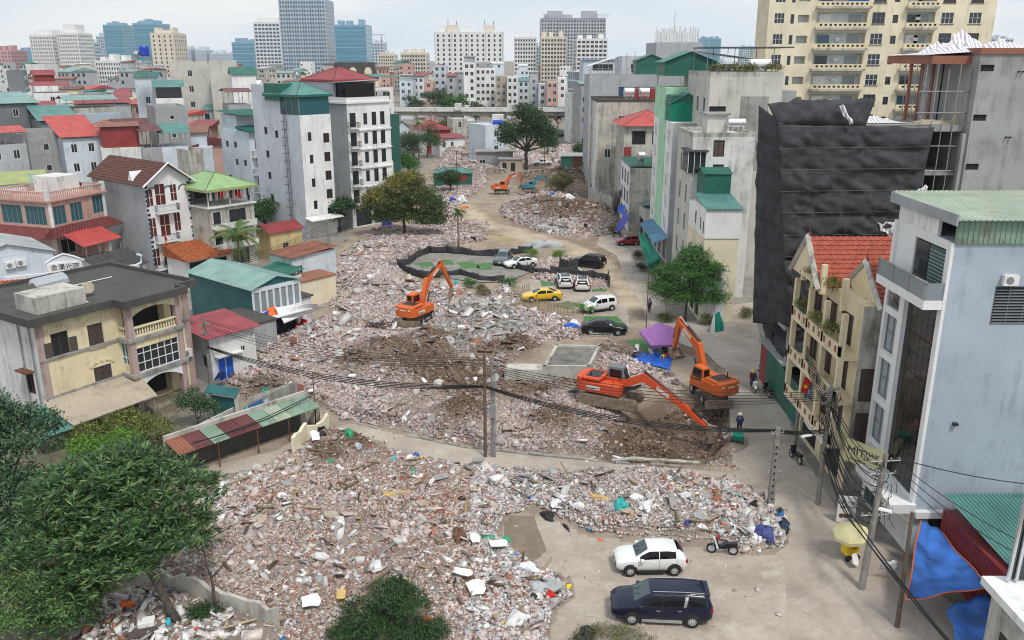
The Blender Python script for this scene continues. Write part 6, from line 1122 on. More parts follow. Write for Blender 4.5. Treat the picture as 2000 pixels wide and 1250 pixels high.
# ---- skyline
def tower(label,x0,x1,yt,Y,D,mat,gl,nc,fh=3.6,fill=.6,name='tower_block',side=None,crown=0,band=0,x0b=None,rot=0.0,cat='skyscraper',sidecols=None):
 A=GY(x0,yt,Y);B=GY(x1,yt,Y+rot);b=Bd(name,label,A,B,D,A.z,mat,cat=cat,group='towers on the skyline');nr=max(2,int(b.h/fh));l=b.L
 for f in 'FRL':
  q=l if f=='F' else D;n_=nc if f=='F' else max(2,int(nc*D/l));b.grid(f,n_,nr,.6,q-.6,b.h-nr*fh,b.h-1.2,(q-1.2)/n_*fill,fh*(.55 if not band else .78),far=True,gl=gl)
 b.walls(side=side or{})
 m=MB();q=(l-1.2)/nc
 if fill<.8:
  for i in range(0,nc+1,2 if nc<12 else 3):m.box(.6+q*i-.25,.6+q*i+.25,-.7,0,6,b.h+(1.5 if i%2 else .4))
 else:
  for j in range(2,nr,2):m.box(-.15,l+.15,-.35,0,b.h-j*fh-.25,b.h-j*fh+.1)
 tag(b.part('fins',m,mat),kind='stuff');rq=random.Random(x0);[b.part('roof_plant',MB().box(l*u_,l*(u_+.16),D*.25,D*.6,b.h,b.h+rq.uniform(2,5)),mat)for u_ in(.06,.32+.1*rq.random(),.72)]
 if crown:b.part('crown',MB().box(l*.2,l*.8,D*.2,D*.8,b.h,b.h+crown),mat)
 return b
plain('t_white',(.68,.68,.67),.7,var=.03);plain('t_cream',(.62,.56,.47),.7,var=.03);plain('t_grey',(.40,.42,.45),.7,var=.03);plain('t_blue',(.22,.36,.46),.4,var=.05);plain('t_slate',(.38,.43,.48),.6,var=.05);gloss('glass_sky',(.07,.24,.33),.1,spec=.6);plain('t_pink',(.52,.30,.30),.7,var=.03);plain('t_pale',(.50,.55,.60),.7,var=.03)
S=[('pink block at the far left of the skyline',-20,20,98,900,30,'t_pink','glass_blue',6,.4,0),('dark blue block behind the twin white towers',32,62,97,1200,30,'t_blue','glass_sky',8,.8,0),('left twin white tower with vertical window lines',56,100,68,900,34,'t_white','glass_dark',9,.45,5),('right twin white tower with stepped top',109,150,64,880,32,'t_white','glass_dark',9,.45,8),('slim grey tower beside the twin white towers',150,173,82,930,26,'t_pale','glass_blue',5,.5,3),
 ('grey blue slim tower left of the blue glass slab',187,206,70,1150,30,'t_pale','glass_blue',5,.6,0),('tall blue glass slab tower',200,238,48,1080,36,'t_blue','glass_sky',12,.92,2),('blue grey tower beside the blue glass slab',238,250,74,1100,30,'t_slate','glass_blue',4,.7,0),('stepped blue glass tower with white crown bands',258,306,45,1000,38,'t_blue','glass_sky',12,.9,3),('cream tower with columns of tiny windows',292,338,64,760,30,'t_cream','glass_dark',4,.25,2),
 ('low white wide office under the blue slab',184,246,118,720,30,'t_white','glass_dark',12,.5,0),('pale far tower left of the teal tower',350,372,95,1500,40,'t_pale','glass_blue',6,.5,2),('pale far tower pair right of the cream tower',380,402,97,1500,40,'t_pale','glass_blue',6,.5,5),('pale low far block before the teal tower',408,452,104,1500,40,'t_pale','glass_blue',12,.5,0),('teal glass tower with grey middle',452,495,82,950,34,'t_blue','glass_sky',9,.85,2),
 ('white framed residential tower left of the giant tower',494,546,43,900,36,'t_white','glass_blue',7,.72,4),('giant grey blue residential tower reaching the picture top',543,634,-2,820,40,'t_slate','glass_blue',17,.55,6),('white slim tower behind the giant tower',636,652,64,1200,30,'t_white','glass_blue',4,.5,0),('dark teal glass office with overhanging roof',652,714,48,780,34,'t_blue','glass_sky',10,.95,0),('pale unfinished tower with crane',714,748,83,1100,34,'t_pale','glass_blue',6,.5,0),
 ('cream low hotel far behind the crane',738,770,106,1000,30,'t_cream','glass_dark',7,.5,0),('yellow office with dark gridded windows',782,832,103,800,34,'t_cream','glass_dark',9,.6,1),('white institute slab with square window dots',848,984,62,700,24,'t_white','glass_dark',12,.32,0),('white and cream tower left of the wide slab',1004,1048,72,800,28,'t_white','glass_dark',8,.6,0),('dark strip tower between the white towers',1047,1056,90,950,24,'t_slate','glass_blue',2,.6,0),
 ('wide grey residential slab with rooftop lettering',1056,1184,36,1000,30,'t_grey','glass_dark',22,.55,0),('cream gridded tower before the wide slab',1056,1107,72,790,26,'t_cream','glass_dark',8,.6,0),('white banded tower with dark windows',1126,1188,75,760,26,'t_white','glass_dark',7,.7,0),('blue paired tower far right of the antennas',1371,1384,75,1600,30,'t_blue','glass_sky',4,.9,0),('blue wide tower far right of the antennas',1385,1409,75,1650,40,'t_blue','glass_sky',6,.9,0),('pale glass tower behind the lattice roof',1452,1474,93,1500,30,'t_pale','glass_teal',5,.7,0),
 ('blue framed tower far right of the stair tower',1944,1980,75,1200,34,'t_pale','glass_blue',6,.7,0)]
for lab,x0,x1,yt,Y,D,mt,gl,nc,fill,cr in S:tower(lab,x0,x1,yt,Y,D,mt,gl,nc,fill=fill,crown=cr,band=1 if fill>.85 else 0)
b=bpy.data.objects
cr_=thing('tower_crane','small tower crane on the pale unfinished tower','crane',GY(745,83,1100));MB().tube([(0,0,0),(0,0,9)],.5,4).build('mast','steel_tube',cr_);MB().tube([(-12,0,9),(5,0,9)],.4,4).build('jib','steel_tube',cr_)
p=GY(1120,36,999);sg=thing('roof_lettering','dark block letters on top of the wide grey slab','sign',(GY(1056,36,999).x,999.0,p.z));text(sg,'TRANG AN',5,'t_slate',(14,0,3),(PI/2,0,0));text(sg,'GP INVEST',5,'t_slate',(66,0,3),(PI/2,0,0));MB().box(0,72,.4,.8,0,.6).box(8,24,2,20,0,8).box(46,62,2,20,0,8).build('roof_plant','t_grey',sg)
for x0,x1 in((872,894),(944,966)):q=GY(x0,62,700);rt=thing('lift_house','boxy lift house on the white institute, '+('left' if x0<900 else 'right')+' one','roof box',(q.x,704,q.z));w_=GY(x1,62,700).x-q.x;MB().box(0,w_,0,8,-.2,5).build('box','t_cream',rt);MB().tube([(1,1,5),(1,1,9)],.3,4).tube([(w_-1,1,5),(w_-1,1,8)],.3,4).build('antennas','grey_trim',rt)
# ------------------------------------------------------------------ vehicles
gloss('paint_white',(.72,.72,.71),.25,coat=.6);gloss('paint_navy',(.004,.007,.026),.2,coat=.25,spec=.35);gloss('paint_black',(.006,.006,.007),.2,coat=.25,spec=.35);gloss('paint_yellow',(.72,.45,.01),.22,coat=.8);gloss('paint_red',(.28,.012,.02),.22,coat=.8);gloss('paint_grey',(.09,.10,.11),.22,coat=.8)
plain('tyre',(.018,.018,.018),.9,var=.2);gloss('rim',(.50,.51,.52),.35,metal=.2);gloss('lamp',(.75,.77,.78),.1);gloss('lamp_red',(.30,.01,.012),.15);plain('plate',(.62,.62,.60),.5,var=.02)
CARS={'sedan':dict(st=[(-2.40,.45,.70,.72,.72,.60),(-2.30,.30,.98,.86,1.0,.72),(-1.75,.25,1.02,.90,1.07,.70),(-.80,.25,.98,.915,1.42,.60),(.20,.25,.95,.915,1.46,.60),(1.20,.25,.93,.91,.97,.70),(2.0,.25,.82,.88,.85,.66),(2.33,.30,.68,.80,.71,.60),(2.42,.42,.60,.68,.61,.52)],ws=(.30,1.13),rw=(-1.70,-.86),side=[(-1.30,-.45),(-.38,.72)],ax=(-1.42,1.45),r=.33),
 'mpv':dict(st=[(-2.58,.45,.85,.84,.90,.72),(-2.50,.32,1.12,.96,1.42,.70),(-2.25,.28,1.14,.99,1.70,.74),(-1.2,.27,1.12,1.0,1.76,.76),(.55,.27,1.08,1.0,1.72,.74),(1.50,.27,1.06,.98,1.14,.80),(2.15,.27,.98,.96,1.03,.78),(2.48,.32,.82,.88,.86,.70),(2.57,.45,.70,.76,.72,.6)],ws=(.62,1.42),rw=None,side=[(-2.2,-1.35),(-1.12,-.1),(-.02,1.05)],ax=(-1.55,1.52),r=.37),
 'suv':dict(st=[(-2.16,.45,.80,.80,.84,.66),(-2.10,.32,1.06,.90,1.22,.64),(-1.80,.28,1.08,.925,1.58,.64),(-.9,.27,1.04,.93,1.65,.66),(.25,.27,1.0,.93,1.62,.64),(1.05,.27,.99,.925,1.06,.72),(1.72,.27,.93,.90,.97,.70),(2.06,.32,.80,.83,.84,.62),(2.16,.45,.68,.72,.70,.54)],ws=(.32,.98),rw=(-2.02,-1.80),side=[(-1.70,-.95),(-.72,.0),(.06,.72)],ax=(-1.30,1.32),r=.35),
 'cross':dict(st=[(-2.02,.45,.80,.78,.86,.62),(-1.96,.32,1.02,.88,1.10,.60),(-1.62,.28,1.05,.905,1.44,.60),(-.9,.27,1.03,.91,1.58,.63),(.20,.27,1.0,.91,1.58,.62),(.98,.27,.99,.905,1.06,.70),(1.60,.27,.93,.88,.97,.68),(1.95,.32,.80,.80,.84,.60),(2.05,.45,.68,.70,.70,.52)],ws=(.26,.94),rw=(-1.90,-1.45),side=[(-1.35,-.42),(-.36,.72)],ax=(-1.27,1.28),r=.35),
 'hatch':dict(st=[(-1.85,.45,.75,.74,.80,.6),(-1.80,.30,.98,.82,1.15,.58),(-1.5,.26,1.0,.84,1.46,.57),(-.6,.26,.96,.85,1.52,.58),(.35,.26,.94,.85,1.48,.56),(1.05,.26,.93,.84,1.0,.64),(1.5,.27,.86,.81,.90,.62),(1.78,.32,.72,.74,.75,.56),(1.85,.42,.62,.66,.64,.5)],ws=(.42,.99),rw=(-1.76,-1.5),side=[(-1.3,-.45),(-.38,.75)],ax=(-1.12,1.15),r=.31),
 'pickup':dict(st=[(-2.6,.5,.95,.85,.97,.8),(-2.5,.42,1.05,.92,1.07,.86),(-1.0,.40,1.08,.93,1.10,.86),(-.95,.40,1.08,.93,1.72,.64),(.5,.38,1.08,.93,1.75,.64),(1.25,.36,1.08,.93,1.14,.76),(2.2,.38,1.05,.92,1.09,.76),(2.55,.45,.9,.86,.95,.7),(2.62,.55,.75,.76,.78,.6)],ws=(.56,1.18),rw=None,side=[(-.8,-.1),(0,.8)],ax=(-1.6,1.6),r=.39)}
_wh={}
def wheel(parent,loc,r,flip,dark=False):
 k=(round(r,2),dark)
 if k not in _wh:
  X=Matrix.Rotation(PI/2,4,'X');ty=MB().lathe([(r*.62,-.11),(r*.94,-.115),(r,-.08),(r,.08),(r*.94,.115),(r*.62,.11)],22,X,False).lathe([(r*.62,.0),(r*.62,.025)],18,X).mesh('tyre','tyre');m=MB().lathe([(r*.63,-.05),(r*.63,.085),(r*.58,.09),(r*.56,.03)],18,X,False);hub=MB().lathe([(r*.16,.03),(r*.14,.09)],8,X)
  m.v+=[];
  for i in range(8):a=i*PI/4;mm=Matrix.Rotation(a,4,'Y');m.box(-.028,.028,-.085,-.04,r*.08,r*.6,mm)
  o=len(m.v);m.v+=hub.v;m.f+=[tuple(q+o for q in f)for f in hub.f];_wh[k]=(ty,m.mesh('rim','black_trim' if dark else 'rim'))
 w=objm('wheel',_wh[k][0],parent,loc,PI if flip else 0);objm('rim',_wh[k][1],w);return w
def car(kind,label,px,heading,paint,z=0.02,cat='car',dark_roof=None,rails=False,world=None,cname=None,glass='glass_car_dark',pillar=None,scale=1.0):
 d=CARS[kind];st=np.array(d['st']);xs=np.linspace(st[0,0],st[-1,0],72);Pm=np.stack([np.interp(xs,st[:,0],st[:,k])for k in range(1,6)],1);ker=np.array([1,2,3,2,1])/9.
 for k in range(5):q=np.pad(Pm[:,k],2,'edge');Pm[:,k]=np.convolve(q,ker,'valid')
 par=lambda x:[float(np.interp(x,xs,Pm[:,k]))for k in range(5)]
 loc=Vector(world)if world else G(*px);t=thing(cname or 'parked_'+('van' if kind=='mpv' else 'pickup' if kind=='pickup' else 'car'),label,cat,(loc.x,loc.y,z),heading);t.scale=(scale,)*3;V=[];F=[]
 def ring(x):
  zb,zs,w,zt,wt=par(x);R=[(w*.86,zb),(w*.97,zb+.10),(w,(zb+zs)*.5),(w*.995,zs-.10),(w*.965,zs),((w*.965+wt)/2+.015,(zs+zt)/2),(wt+.03,zt-.035),(wt*.88,zt+.01),(wt*.45,zt+.035),(0,zt+.042)];return[(x,y,z_)for y,z_ in R]+[(x,-y,z_)for y,z_ in R[-2::-1]]
 for x in xs:V+=ring(x)
 n=19
 for i in range(71):
  for k in range(n-1):F.append((i*n+k,(i+1)*n+k,(i+1)*n+k+1,i*n+k+1))
  F.append((i*n+n-1,(i+1)*n+n-1,(i+1)*n,i*n))
 F.append(tuple(range(n)));F.append(tuple(71*n+k for k in range(n))[::-1])
 mb=MB();mb.v=V;mb.f=F;body=mb.build('body',paint,t,smooth=True)
 def sidep(x,u,s,o=.014):zb,zs,w,zt,wt=par(x);y=(w*.965)*(1-u)+(wt+.03)*u+.012*math.sin(PI*u);return(x,s*(y+o),zs*(1-u)+(zt-.035)*u+.003)
 def topp(x,q,o=.014):zb,zs,w,zt,wt=par(x);return(x,q*wt*.9,zt+.04*(1-q*q)+o)
 for s in(1,-1):
  for x0,x1 in d['side']:m=MB().grid(lambda u,v:sidep(x0+(x1-x0)*u,.10+.76*v,s),6,3);m.f=m.f if s<0 else[f[::-1]for f in m.f];m.build('side_window',glass,t,smooth=True)
 a,b_=d['ws'];o_=MB().grid(lambda u,v:topp(a+(b_-a)*u,-.97+1.94*v),6,6).build('windscreen','glass_car',t,smooth=True);o_.data.flip_normals()if False else None
 m=MB();[m.tube([topp(b_-.02,q,.03),topp(b_-.3,q+.35,.03)],.012,4)for q in(-.55,.1)];m.build('wipers','black_trim',o_)
 xr=st[0,0]
 if d['rw']:a,b_=d['rw'];MB().grid(lambda u,v:topp(a+(b_-a)*u,-.95+1.9*v),4,6).build('rear_window',glass,t,smooth=True)
 if kind in('mpv','suv','hatch'):
  zb,zs,w,zt,wt=par(xr+.12);MB().hexa([(xr-.02,-w*.8,zs),(xr-.02,w*.8,zs),(xr+.1,w*.8,zs),(xr+.1,-w*.8,zs)],[(xr+.2,-wt*.9,zt+.16),(xr+.2,wt*.9,zt+.16),(xr+.3,wt*.9,zt+.16),(xr+.3,-wt*.9,zt+.16)]).build('tailgate_window',glass,t)
  zb,zs,w,zt,wt=par(xr+.35);MB().box(xr+.14,xr+.42,-wt*.9,wt*.9,zt-.03,zt+.03).build('spoiler',paint,t)
 xf=st[-1,0]
 for s in(1,-1):
  zb,zs,w,zt,wt=par(xf-.14);MB().hexa([(xf-.34,s*w*.99-.04,zs-.18),(xf-.02,s*w*.66-.04,zs-.2),(xf-.02,s*w*.66+.04,zs-.2),(xf-.34,s*w*.99+.05,zs-.18)],[(xf-.36,s*w*.99-.04,zs-.02),(xf-.06,s*w*.62-.04,zs-.04),(xf-.06,s*w*.62+.04,zs-.04),(xf-.36,s*w*.99+.05,zs-.02)]).build('headlight','lamp',t)
  zb,zs,w,zt,wt=par(xr+.12);MB().box(xr-.02,xr+.3,s*w*.84-.1,s*w*.84+.13,zs-.22,zs-.04).build('taillight','lamp_red',t)
  zb,zs,w,zt,wt=par(d['ws'][1]-.25);MB().box(d['ws'][1]-.42,d['ws'][1]-.22,s*(w+.1)-.1,s*(w+.1)+.1,zs-.02,zs+.14).build('mirror',paint,t,bevel=.03)
  for x in[q[0]+.12 for q in d['side'][-2:]]:zb,zs,w,zt,wt=par(x);MB().box(x,x+.2,s*w-.012,s*w+.03,zs-.2,zs-.16).build('door_handle','chrome' if kind=='mpv' else paint,t)
  for x in d['ax']:
   zb,zs,w,zt,wt=par(x);m=MB();n_=18;r=d['r']
   for i in range(n_):a0,a1=PI*1.12*i/n_-.19,PI*1.12*(i+1)/n_-.19;m.poly([(x+q_*math.cos(a_),s*(w+.008),r+q_*math.sin(a_))for q_,a_ in((r*.94,a0),(r+.065,a0),(r+.065,a1),(r*.94,a1))][::-s])
   m.build('wheel_arch','black_trim',t);wheel(t,(x,s*(w-.022),r),r,s>0,kind=='suv' and paint=='paint_black')
  zb,zs,w,zt,wt=par(0);MB().box(d['ax'][0]+.5,d['ax'][1]-.5,s*w*.93-.05,s*w*.93+.09,zb-.06,zb+.08).build('side_step','steel_tube' if kind=='mpv' else 'black_trim',t)
  if rails:MB().tube([topp(q,s*.93,.05)for q in np.linspace(st[2,0]+.1,d['ws'][0]-.15,6)],.022,5).build('roof_rail','chrome',t)
  if pillar is not None:zb,zs,w,zt,wt=par(pillar);m=MB().grid(lambda u,v:sidep(pillar-.13+.16*u+.1*(1-v),.06+.86*v,s,.03),2,3);m.build('pillar_trim','chrome',t).modifiers.new('t','SOLIDIFY').thickness=.01
 m=MB()
 for s in(1,-1):
  for x in(d['side'][-1][1]+.12,d['side'][-1][0]-.035,d['side'][-2][0]-.05):m.tube([(x,s*(abs(q[1])+.003),q[2])for q in ring(x)[1:5]],.007,4)
 tag(m.build('panel_gaps','black_trim',t),kind='stuff')
 zb,zs,w,zt,wt=par(xf-.05);MB().box(xf-.1,xf+.015,-.42,.42,zs-.26,zs-.12).build('grille','black_trim',t);MB().box(xf-.05,xf+.03,-.26,.26,zb+.08,zb+.2).build('number_plate','plate',t);MB().box(xr-.02,xr+.05,-.26,.26,zb+.2,zb+.34).build('number_plate','plate',t)
 MB().box(st[0,0]+.25,st[-1,0]-.25,-.7,.7,.16,.34).build('underbody','black_trim',t)
 if dark_roof:MB().grid(lambda u,v:topp(d['side'][0][0]+(d['ws'][0]-d['side'][0][0])*u,-.98+1.96*v,.01),8,6).build('roof_panel',dark_roof,t,smooth=True)
 return t
D_=math.radians
car('mpv','dark navy van with chrome trim parked on the concrete yard',(1288,1200),D_(176),'paint_navy',rails=True,cat='van',pillar=-1.2)
car('cross','white hatchback SUV parked behind the navy van',(1268,1108),D_(182),'paint_white',scale=.98)
car('sedan','black sedan on green turf above the concrete tank',(1180,650),D_(-6),'paint_black')
car('suv','white boxy SUV with red sticker on its door',(1168,606),D_(205),'paint_white',dark_roof=None)
car('sedan','bright yellow sedan inside the bamboo fence',(1058,586),D_(190),'paint_yellow')
car('suv','white SUV seen from behind, left of the two under the net',(1102,558),D_(92),'paint_white',dark_roof='glass_black');car('suv','white SUV seen from behind, right of the two under the net',(1137,563),D_(86),'paint_white',dark_roof='glass_black')
car('sedan','white sedan in the netted gravel lot',(1017,522),D_(205),'paint_white',z=.1,dark_roof='glass_black');car('suv','dark grey SUV facing the viewer in the netted lot',(983,515),D_(258),'paint_grey',z=.1,scale=1.06)
car('suv','black SUV parked near the sandy track',(1150,520),D_(150),'paint_black',scale=1.08);car('hatch','dark red hatchback under the shop awning',(1226,478),D_(185),'paint_red');car('pickup','white pickup truck beside the big site tree',(1060,324),D_(182),'paint_white',z=.2,cat='pickup')
car('suv','silver car under the viaduct, left of two',(918,268),D_(100),'paint_white');car('sedan','silver sedan under the viaduct, right of two',(938,270),D_(170),'paint_white');car('sedan','dark car on the far street right of the big tree',(1092,268),D_(180),'paint_black');car('suv','white car on the far street right of the big tree',(1112,268),D_(180),'paint_white');car('sedan','red car on the far street behind the big tree',(1075,272),D_(180),'paint_red')
# ---- excavators
gloss('dig_orange',(.62,.12,.02),.4);gloss('dig_red',(.60,.075,.02),.4);gloss('dig_teal',(.03,.20,.25),.4);plain('steel_dirty',(.20,.155,.115),.85,var=.4);plain('hose',(.015,.015,.015),.6);plain('decal_blue',(.04,.08,.3),.5)
def beam(mb,pts,wid,half,taper=1.0):
 """boom section through xz points with given depths"""
 n=len(pts);up=[];lo=[]
 for i,(x,z)in enumerate(pts):
  a=pts[max(i-1,0)];b_=pts[min(i+1,n-1)];dx,dz=b_[0]-a[0],b_[1]-a[1];l=math.hypot(dx,dz);nx,nz_=-dz/l,dx/l;w=wid[i]/2;up.append((x+nx*w,z+nz_*w));lo.append((x-nx*w,z-nz_*w))
 mb.plate(lo+up[::-1],-half,half);return mb
def excavator(label,loc,ch,up,paint,boom,wheeled,s=1.0,blade=False,cabmat=None,grab=False,decals=True,name=None):
 """ch: chassis heading, up: heading of the upper works; boom: foot, bend, tip, arm end, bucket angle (x forward, z up)"""
 t=thing(name or('wheeled_excavator' if wheeled else 'tracked_excavator'),label,'excavator',loc,0);t.scale=(s,)*3;R_c=Matrix.Rotation(ch,4,'Z');U=Matrix.Rotation(up,4,'Z')
 def put(nm,mb,mat,mtx,par=None,bev=.02):mb.v=[tuple(mtx@Vector(p))for p in mb.v];return mb.build(nm,mat,par or t,bevel=bev)
 if wheeled:
  put('chassis',MB().box(-2.0,2.0,-.5,.5,.55,.95).box(-1.5,-1.0,-.95,.95,.4,.7).box(1.1,1.6,-.95,.95,.4,.7),'steel_dirty',R_c);zt=1.15
  for x in(-1.3,1.35):
   for y in(-.98,.98):wheel(t,R_c@Vector((x,y,.5)),.52,y>0).rotation_euler=(0,0,ch+(PI if y>0 else 0))
  if blade:put('dozer_blade',MB().plate([(-2.62,.12),(-2.5,.1),(-2.38,.5),(-2.5,.85),(-2.62,.85)],-1.2,1.2).box(-2.45,-1.6,-.6,-.4,.35,.5).box(-2.45,-1.6,.4,.6,.35,.5),'steel_dirty',R_c)
  put('step',MB().box(-.5,.6,-1.15,-.9,.45,.5).box(-.5,-.45,-1.15,-1.1,.5,.95).box(.55,.6,-1.15,-1.1,.5,.95),'steel_tube',R_c)
 else:
  zt=1.05;put('chassis',MB().box(-1.2,1.2,-.9,.9,.4,.85),'steel_dirty',R_c)
  for y in(-1.0,1.0):
   pr=[(math.cos(a)*.42+2.0,math.sin(a)*.42+.44)for a in np.linspace(-PI/2,PI/2,8)]+[(math.cos(a)*.42-2.0,math.sin(a)*.42+.44)for a in np.linspace(PI/2,1.5*PI,8)];tr=put('track',MB().plate(pr,y-.3,y+.3),'steel_dirty',R_c);m=MB()
   per=[Vector((p[0],0,p[1]))for p in pr];per.append(per[0])
   for a,b_ in zip(per[:-1],per[1:]):
    n=max(1,int((b_-a).length/.19))
    for i in range(n):c=a.lerp(b_,(i+.5)/n);an=math.atan2(b_.z-a.z,b_.x-a.x);m.box(-.05,.05,y-.31,y+.31,-.02,.035,Matrix.Translation((c.x,0,c.z))@Matrix.Rotation(-an,4,'Y')@Matrix.Rotation(PI,4,'X')@Matrix.Translation((0,-2*0,0))if False else Matrix.Translation((c.x,0,c.z))@Matrix.Rotation(-an,4,'Y')@Matrix.Scale(-1,4,(0,0,1)))
   put('track_shoes',m,'steel_dirty',R_c,tr,0)['kind']='stuff';m=MB();[m.lathe([(.26 if abs(x)>1.8 else .13,-.33),(.26 if abs(x)>1.8 else .13,.33)],10,Matrix.Translation((x,y,.44 if abs(x)>1.8 else .2))@Matrix.Rotation(PI/2,4,'X'))for x in(-2,-1.3,-.65,0,.65,1.3,2)];put('rollers',m,'steel_dirty',R_c,tr,0)
 put('turntable',MB().lathe([(.7,zt-.25),(.7,zt+.02)],16),'black_trim',U);z=zt
 put('body',MB().box(-2.1,1.15,-1.22,-.3,z+.03,z+.85).box(-2.1,1.1,.32,1.22,z+.03,z+.95).box(-2.1,.9,-.32,.34,z+.03,z+.7),paint,U,bev=.06)
 put('counterweight',MB().prism([(-2.1,-1.24),(-2.55,-1.0),(-2.7,-.5),(-2.7,.5),(-2.55,1.0),(-2.1,1.24)],z+.02,z+1.15),paint,U,bev=.08);put('engine_cover',MB().box(-2.05,-.55,-1.1,1.1,z+.95,z+1.18),paint,U,bev=.06);put('engine_grille',MB().box(-1.9,-.8,-.75,.75,z+1.18,z+1.22),'black_trim',U)
 cb=put('cab',MB().hexa([(-.45,.34,z+.05),(1.25,.34,z+.05),(1.25,1.22,z+.05),(-.45,1.22,z+.05)],[(-.45,.38,z+1.85),(.75,.38,z+1.9),(.75,1.16,z+1.9),(-.45,1.16,z+1.85)]),cabmat or paint,U,bev=.07)
 put('cab_window',MB().hexa([(-.3,1.20,z+.75),(1.0,1.20,z+.6),(1.0,1.225,z+.6),(-.3,1.225,z+.75)],[(-.3,1.165,z+1.7),(.65,1.165,z+1.7),(.65,1.19,z+1.7),(-.3,1.19,z+1.7)]),'glass_black',U,cb,0);put('cab_window',MB().hexa([(1.13,.42,z+.5),(1.22,.42,z+.5),(1.22,1.12,z+.5),(1.13,1.12,z+.5)],[(.72,.44,z+1.75),(.84,.44,z+1.72),(.84,1.1,z+1.72),(.72,1.1,z+1.75)]),'glass_black',U,cb,0);put('cab_window',MB().box(-.47,-.44,.5,1.05,z+1.1,z+1.7),'glass_black',U,cb,0);put('cab_window',MB().box(-.3,.7,.335,.375,z+1.0,z+1.65),'glass_black',U,cb,0)
 ft,bd,tp,ae,ba=boom;Ub=U@Matrix.Translation((0,-.02,z));bm=put('boom',beam(MB(),[ft,((ft[0]+bd[0])/2,(ft[1]+bd[1])/2),bd,((bd[0]*.4+tp[0]*.6),(bd[1]*.4+tp[1]*.6)),tp],[.35,.6,.72,.5,.3],.22),paint,Ub)
 am=put('arm',beam(MB(),[(tp[0]+(tp[0]-ae[0])*.14,tp[1]+(tp[1]-ae[1])*.14),tp,(tp[0]*.5+ae[0]*.5,tp[1]*.5+ae[1]*.5),ae],[.25,.55,.38,.22],.16),paint,Ub)
 cy=lambda a,b_,y:put('hydraulic_ram',MB().tube([(a[0],y,a[1]),((a[0]*.4+b_[0]*.6),y,(a[1]*.4+b_[1]*.6))],.085,8),'black_trim' if paint!='dig_teal' else 'dig_teal',Ub,None,0)and put('ram_rod',MB().tube([((a[0]*.4+b_[0]*.6),y,(a[1]*.4+b_[1]*.6)),(b_[0],y,b_[1])],.045,8),'chrome',Ub,None,0)
 for y in(-.3,.3):cy((ft[0]+.55,ft[1]-.3),(bd[0]*.85+tp[0]*.15,bd[1]*.85+tp[1]*.15-.2),y)
 cy((bd[0],bd[1]+.42),(tp[0]+(tp[0]-ae[0])*.14,tp[1]+(tp[1]-ae[1])*.14+.1),0)
 q=(tp[0]*.75+ae[0]*.25,tp[1]*.75+ae[1]*.25);dx,dz=ae[0]-tp[0],ae[1]-tp[1];l=math.hypot(dx,dz);cy((q[0]-dz/l*.35,q[1]+dx/l*.35),(ae[0]-dz/l*.3,ae[1]+dx/l*.3),0)
 put('hoses',MB().tube([(ft[0],-.15,ft[1]+.5),(bd[0],-.15,bd[1]+.55),(tp[0]*.5+bd[0]*.5,-.15,tp[1]*.5+bd[1]*.5+.45),(tp[0],-.15,tp[1]+.3)],.035,5).tube([(ft[0],.1,ft[1]+.45),(bd[0],.1,bd[1]+.5),(tp[0],.1,tp[1]+.35)],.03,5),'hose',Ub,None,0)
 B=Ub@Matrix.Translation((ae[0],0,ae[1]))@Matrix.Rotation(ba,4,'Y')
 if grab:
  put('breaker',MB().box(-.16,.16,-.2,.2,-1.3,-.1).tube([(0,0,-1.3),(0,0,-1.9)],[.09,.04],8),'steel_dirty',B,bev=.03)
 else:
  pr=[(0,.12),(.5,.0),(.75,-.45),(.6,-.95),(.15,-1.1),(.2,-.98),(.52,-.85),(.62,-.45),(.42,-.1),(0,-.05)];bk=put('bucket',MB().plate(pr,-.5,.5).plate([(0,.12),(.5,0),(.75,-.45),(.6,-.95),(.15,-1.1),(0,-.4)],-.53,-.5).plate([(0,.12),(.5,0),(.75,-.45),(.6,-.95),(.15,-1.1),(0,-.4)],.5,.53),'steel_dirty',B,bev=0);m=MB();[m.hexa([(.12,y-.06,-1.08),(.2,y-.06,-1.0),(.2,y+.06,-1.0),(.12,y+.06,-1.08)],[(-.12,y-.03,-1.18),(-.1,y-.03,-1.15),(-.1,y+.03,-1.15),(-.12,y+.03,-1.18)])for y in(-.4,-.13,.13,.4)];put('teeth',m,'steel',B,bk,0)
 if decals:
  put('decal',MB().box(-1.6,-.5,-1.235,-1.225,z+.3,z+.58),'plate',U,None,0);put('decal',MB().box(-1.55,-.9,-1.24,-1.23,z+.34,z+.42),'decal_blue',U,None,0);put('decal',MB().box(-2.715,-2.705,-.35,.35,z+.72,z+.86),'plate',U,None,0);put('decal',MB().box(-2.66,-2.6,.55,.9,z+.75,z+.9),'plate',U,None,0);put('decal',MB().box(-2.66,-2.6,-.9,-.55,z+.75,z+.9),'plate',U,None,0)
  c=((bd[0]+tp[0])/2,(bd[1]+tp[1])/2);an=math.atan2(tp[1]-bd[1],tp[0]-bd[0]);put('decal',MB().box(-.6,.6,-.235,-.225,-.13,.13,Matrix.Translation((c[0],0,c[1]))@Matrix.Rotation(-an,4,'Y')).box(-.6,.6,.225,.235,-.13,.13,Matrix.Translation((c[0],0,c[1]))@Matrix.Rotation(-an,4,'Y')),'plate',Ub,None,0)
 put('handrail',MB().tube([(-.5,-1.15,z+.95),(-.5,-1.15,z+1.5),(.6,-1.15,z+1.4),(.6,-1.15,z+.85)],.022,5),'black_trim',U,None,0);put('exhaust',MB().tube([(-1.5,-.6,z+1.18),(-1.5,-.6,z+1.6)],.06,8),'black_trim',U,None,0)
 return t
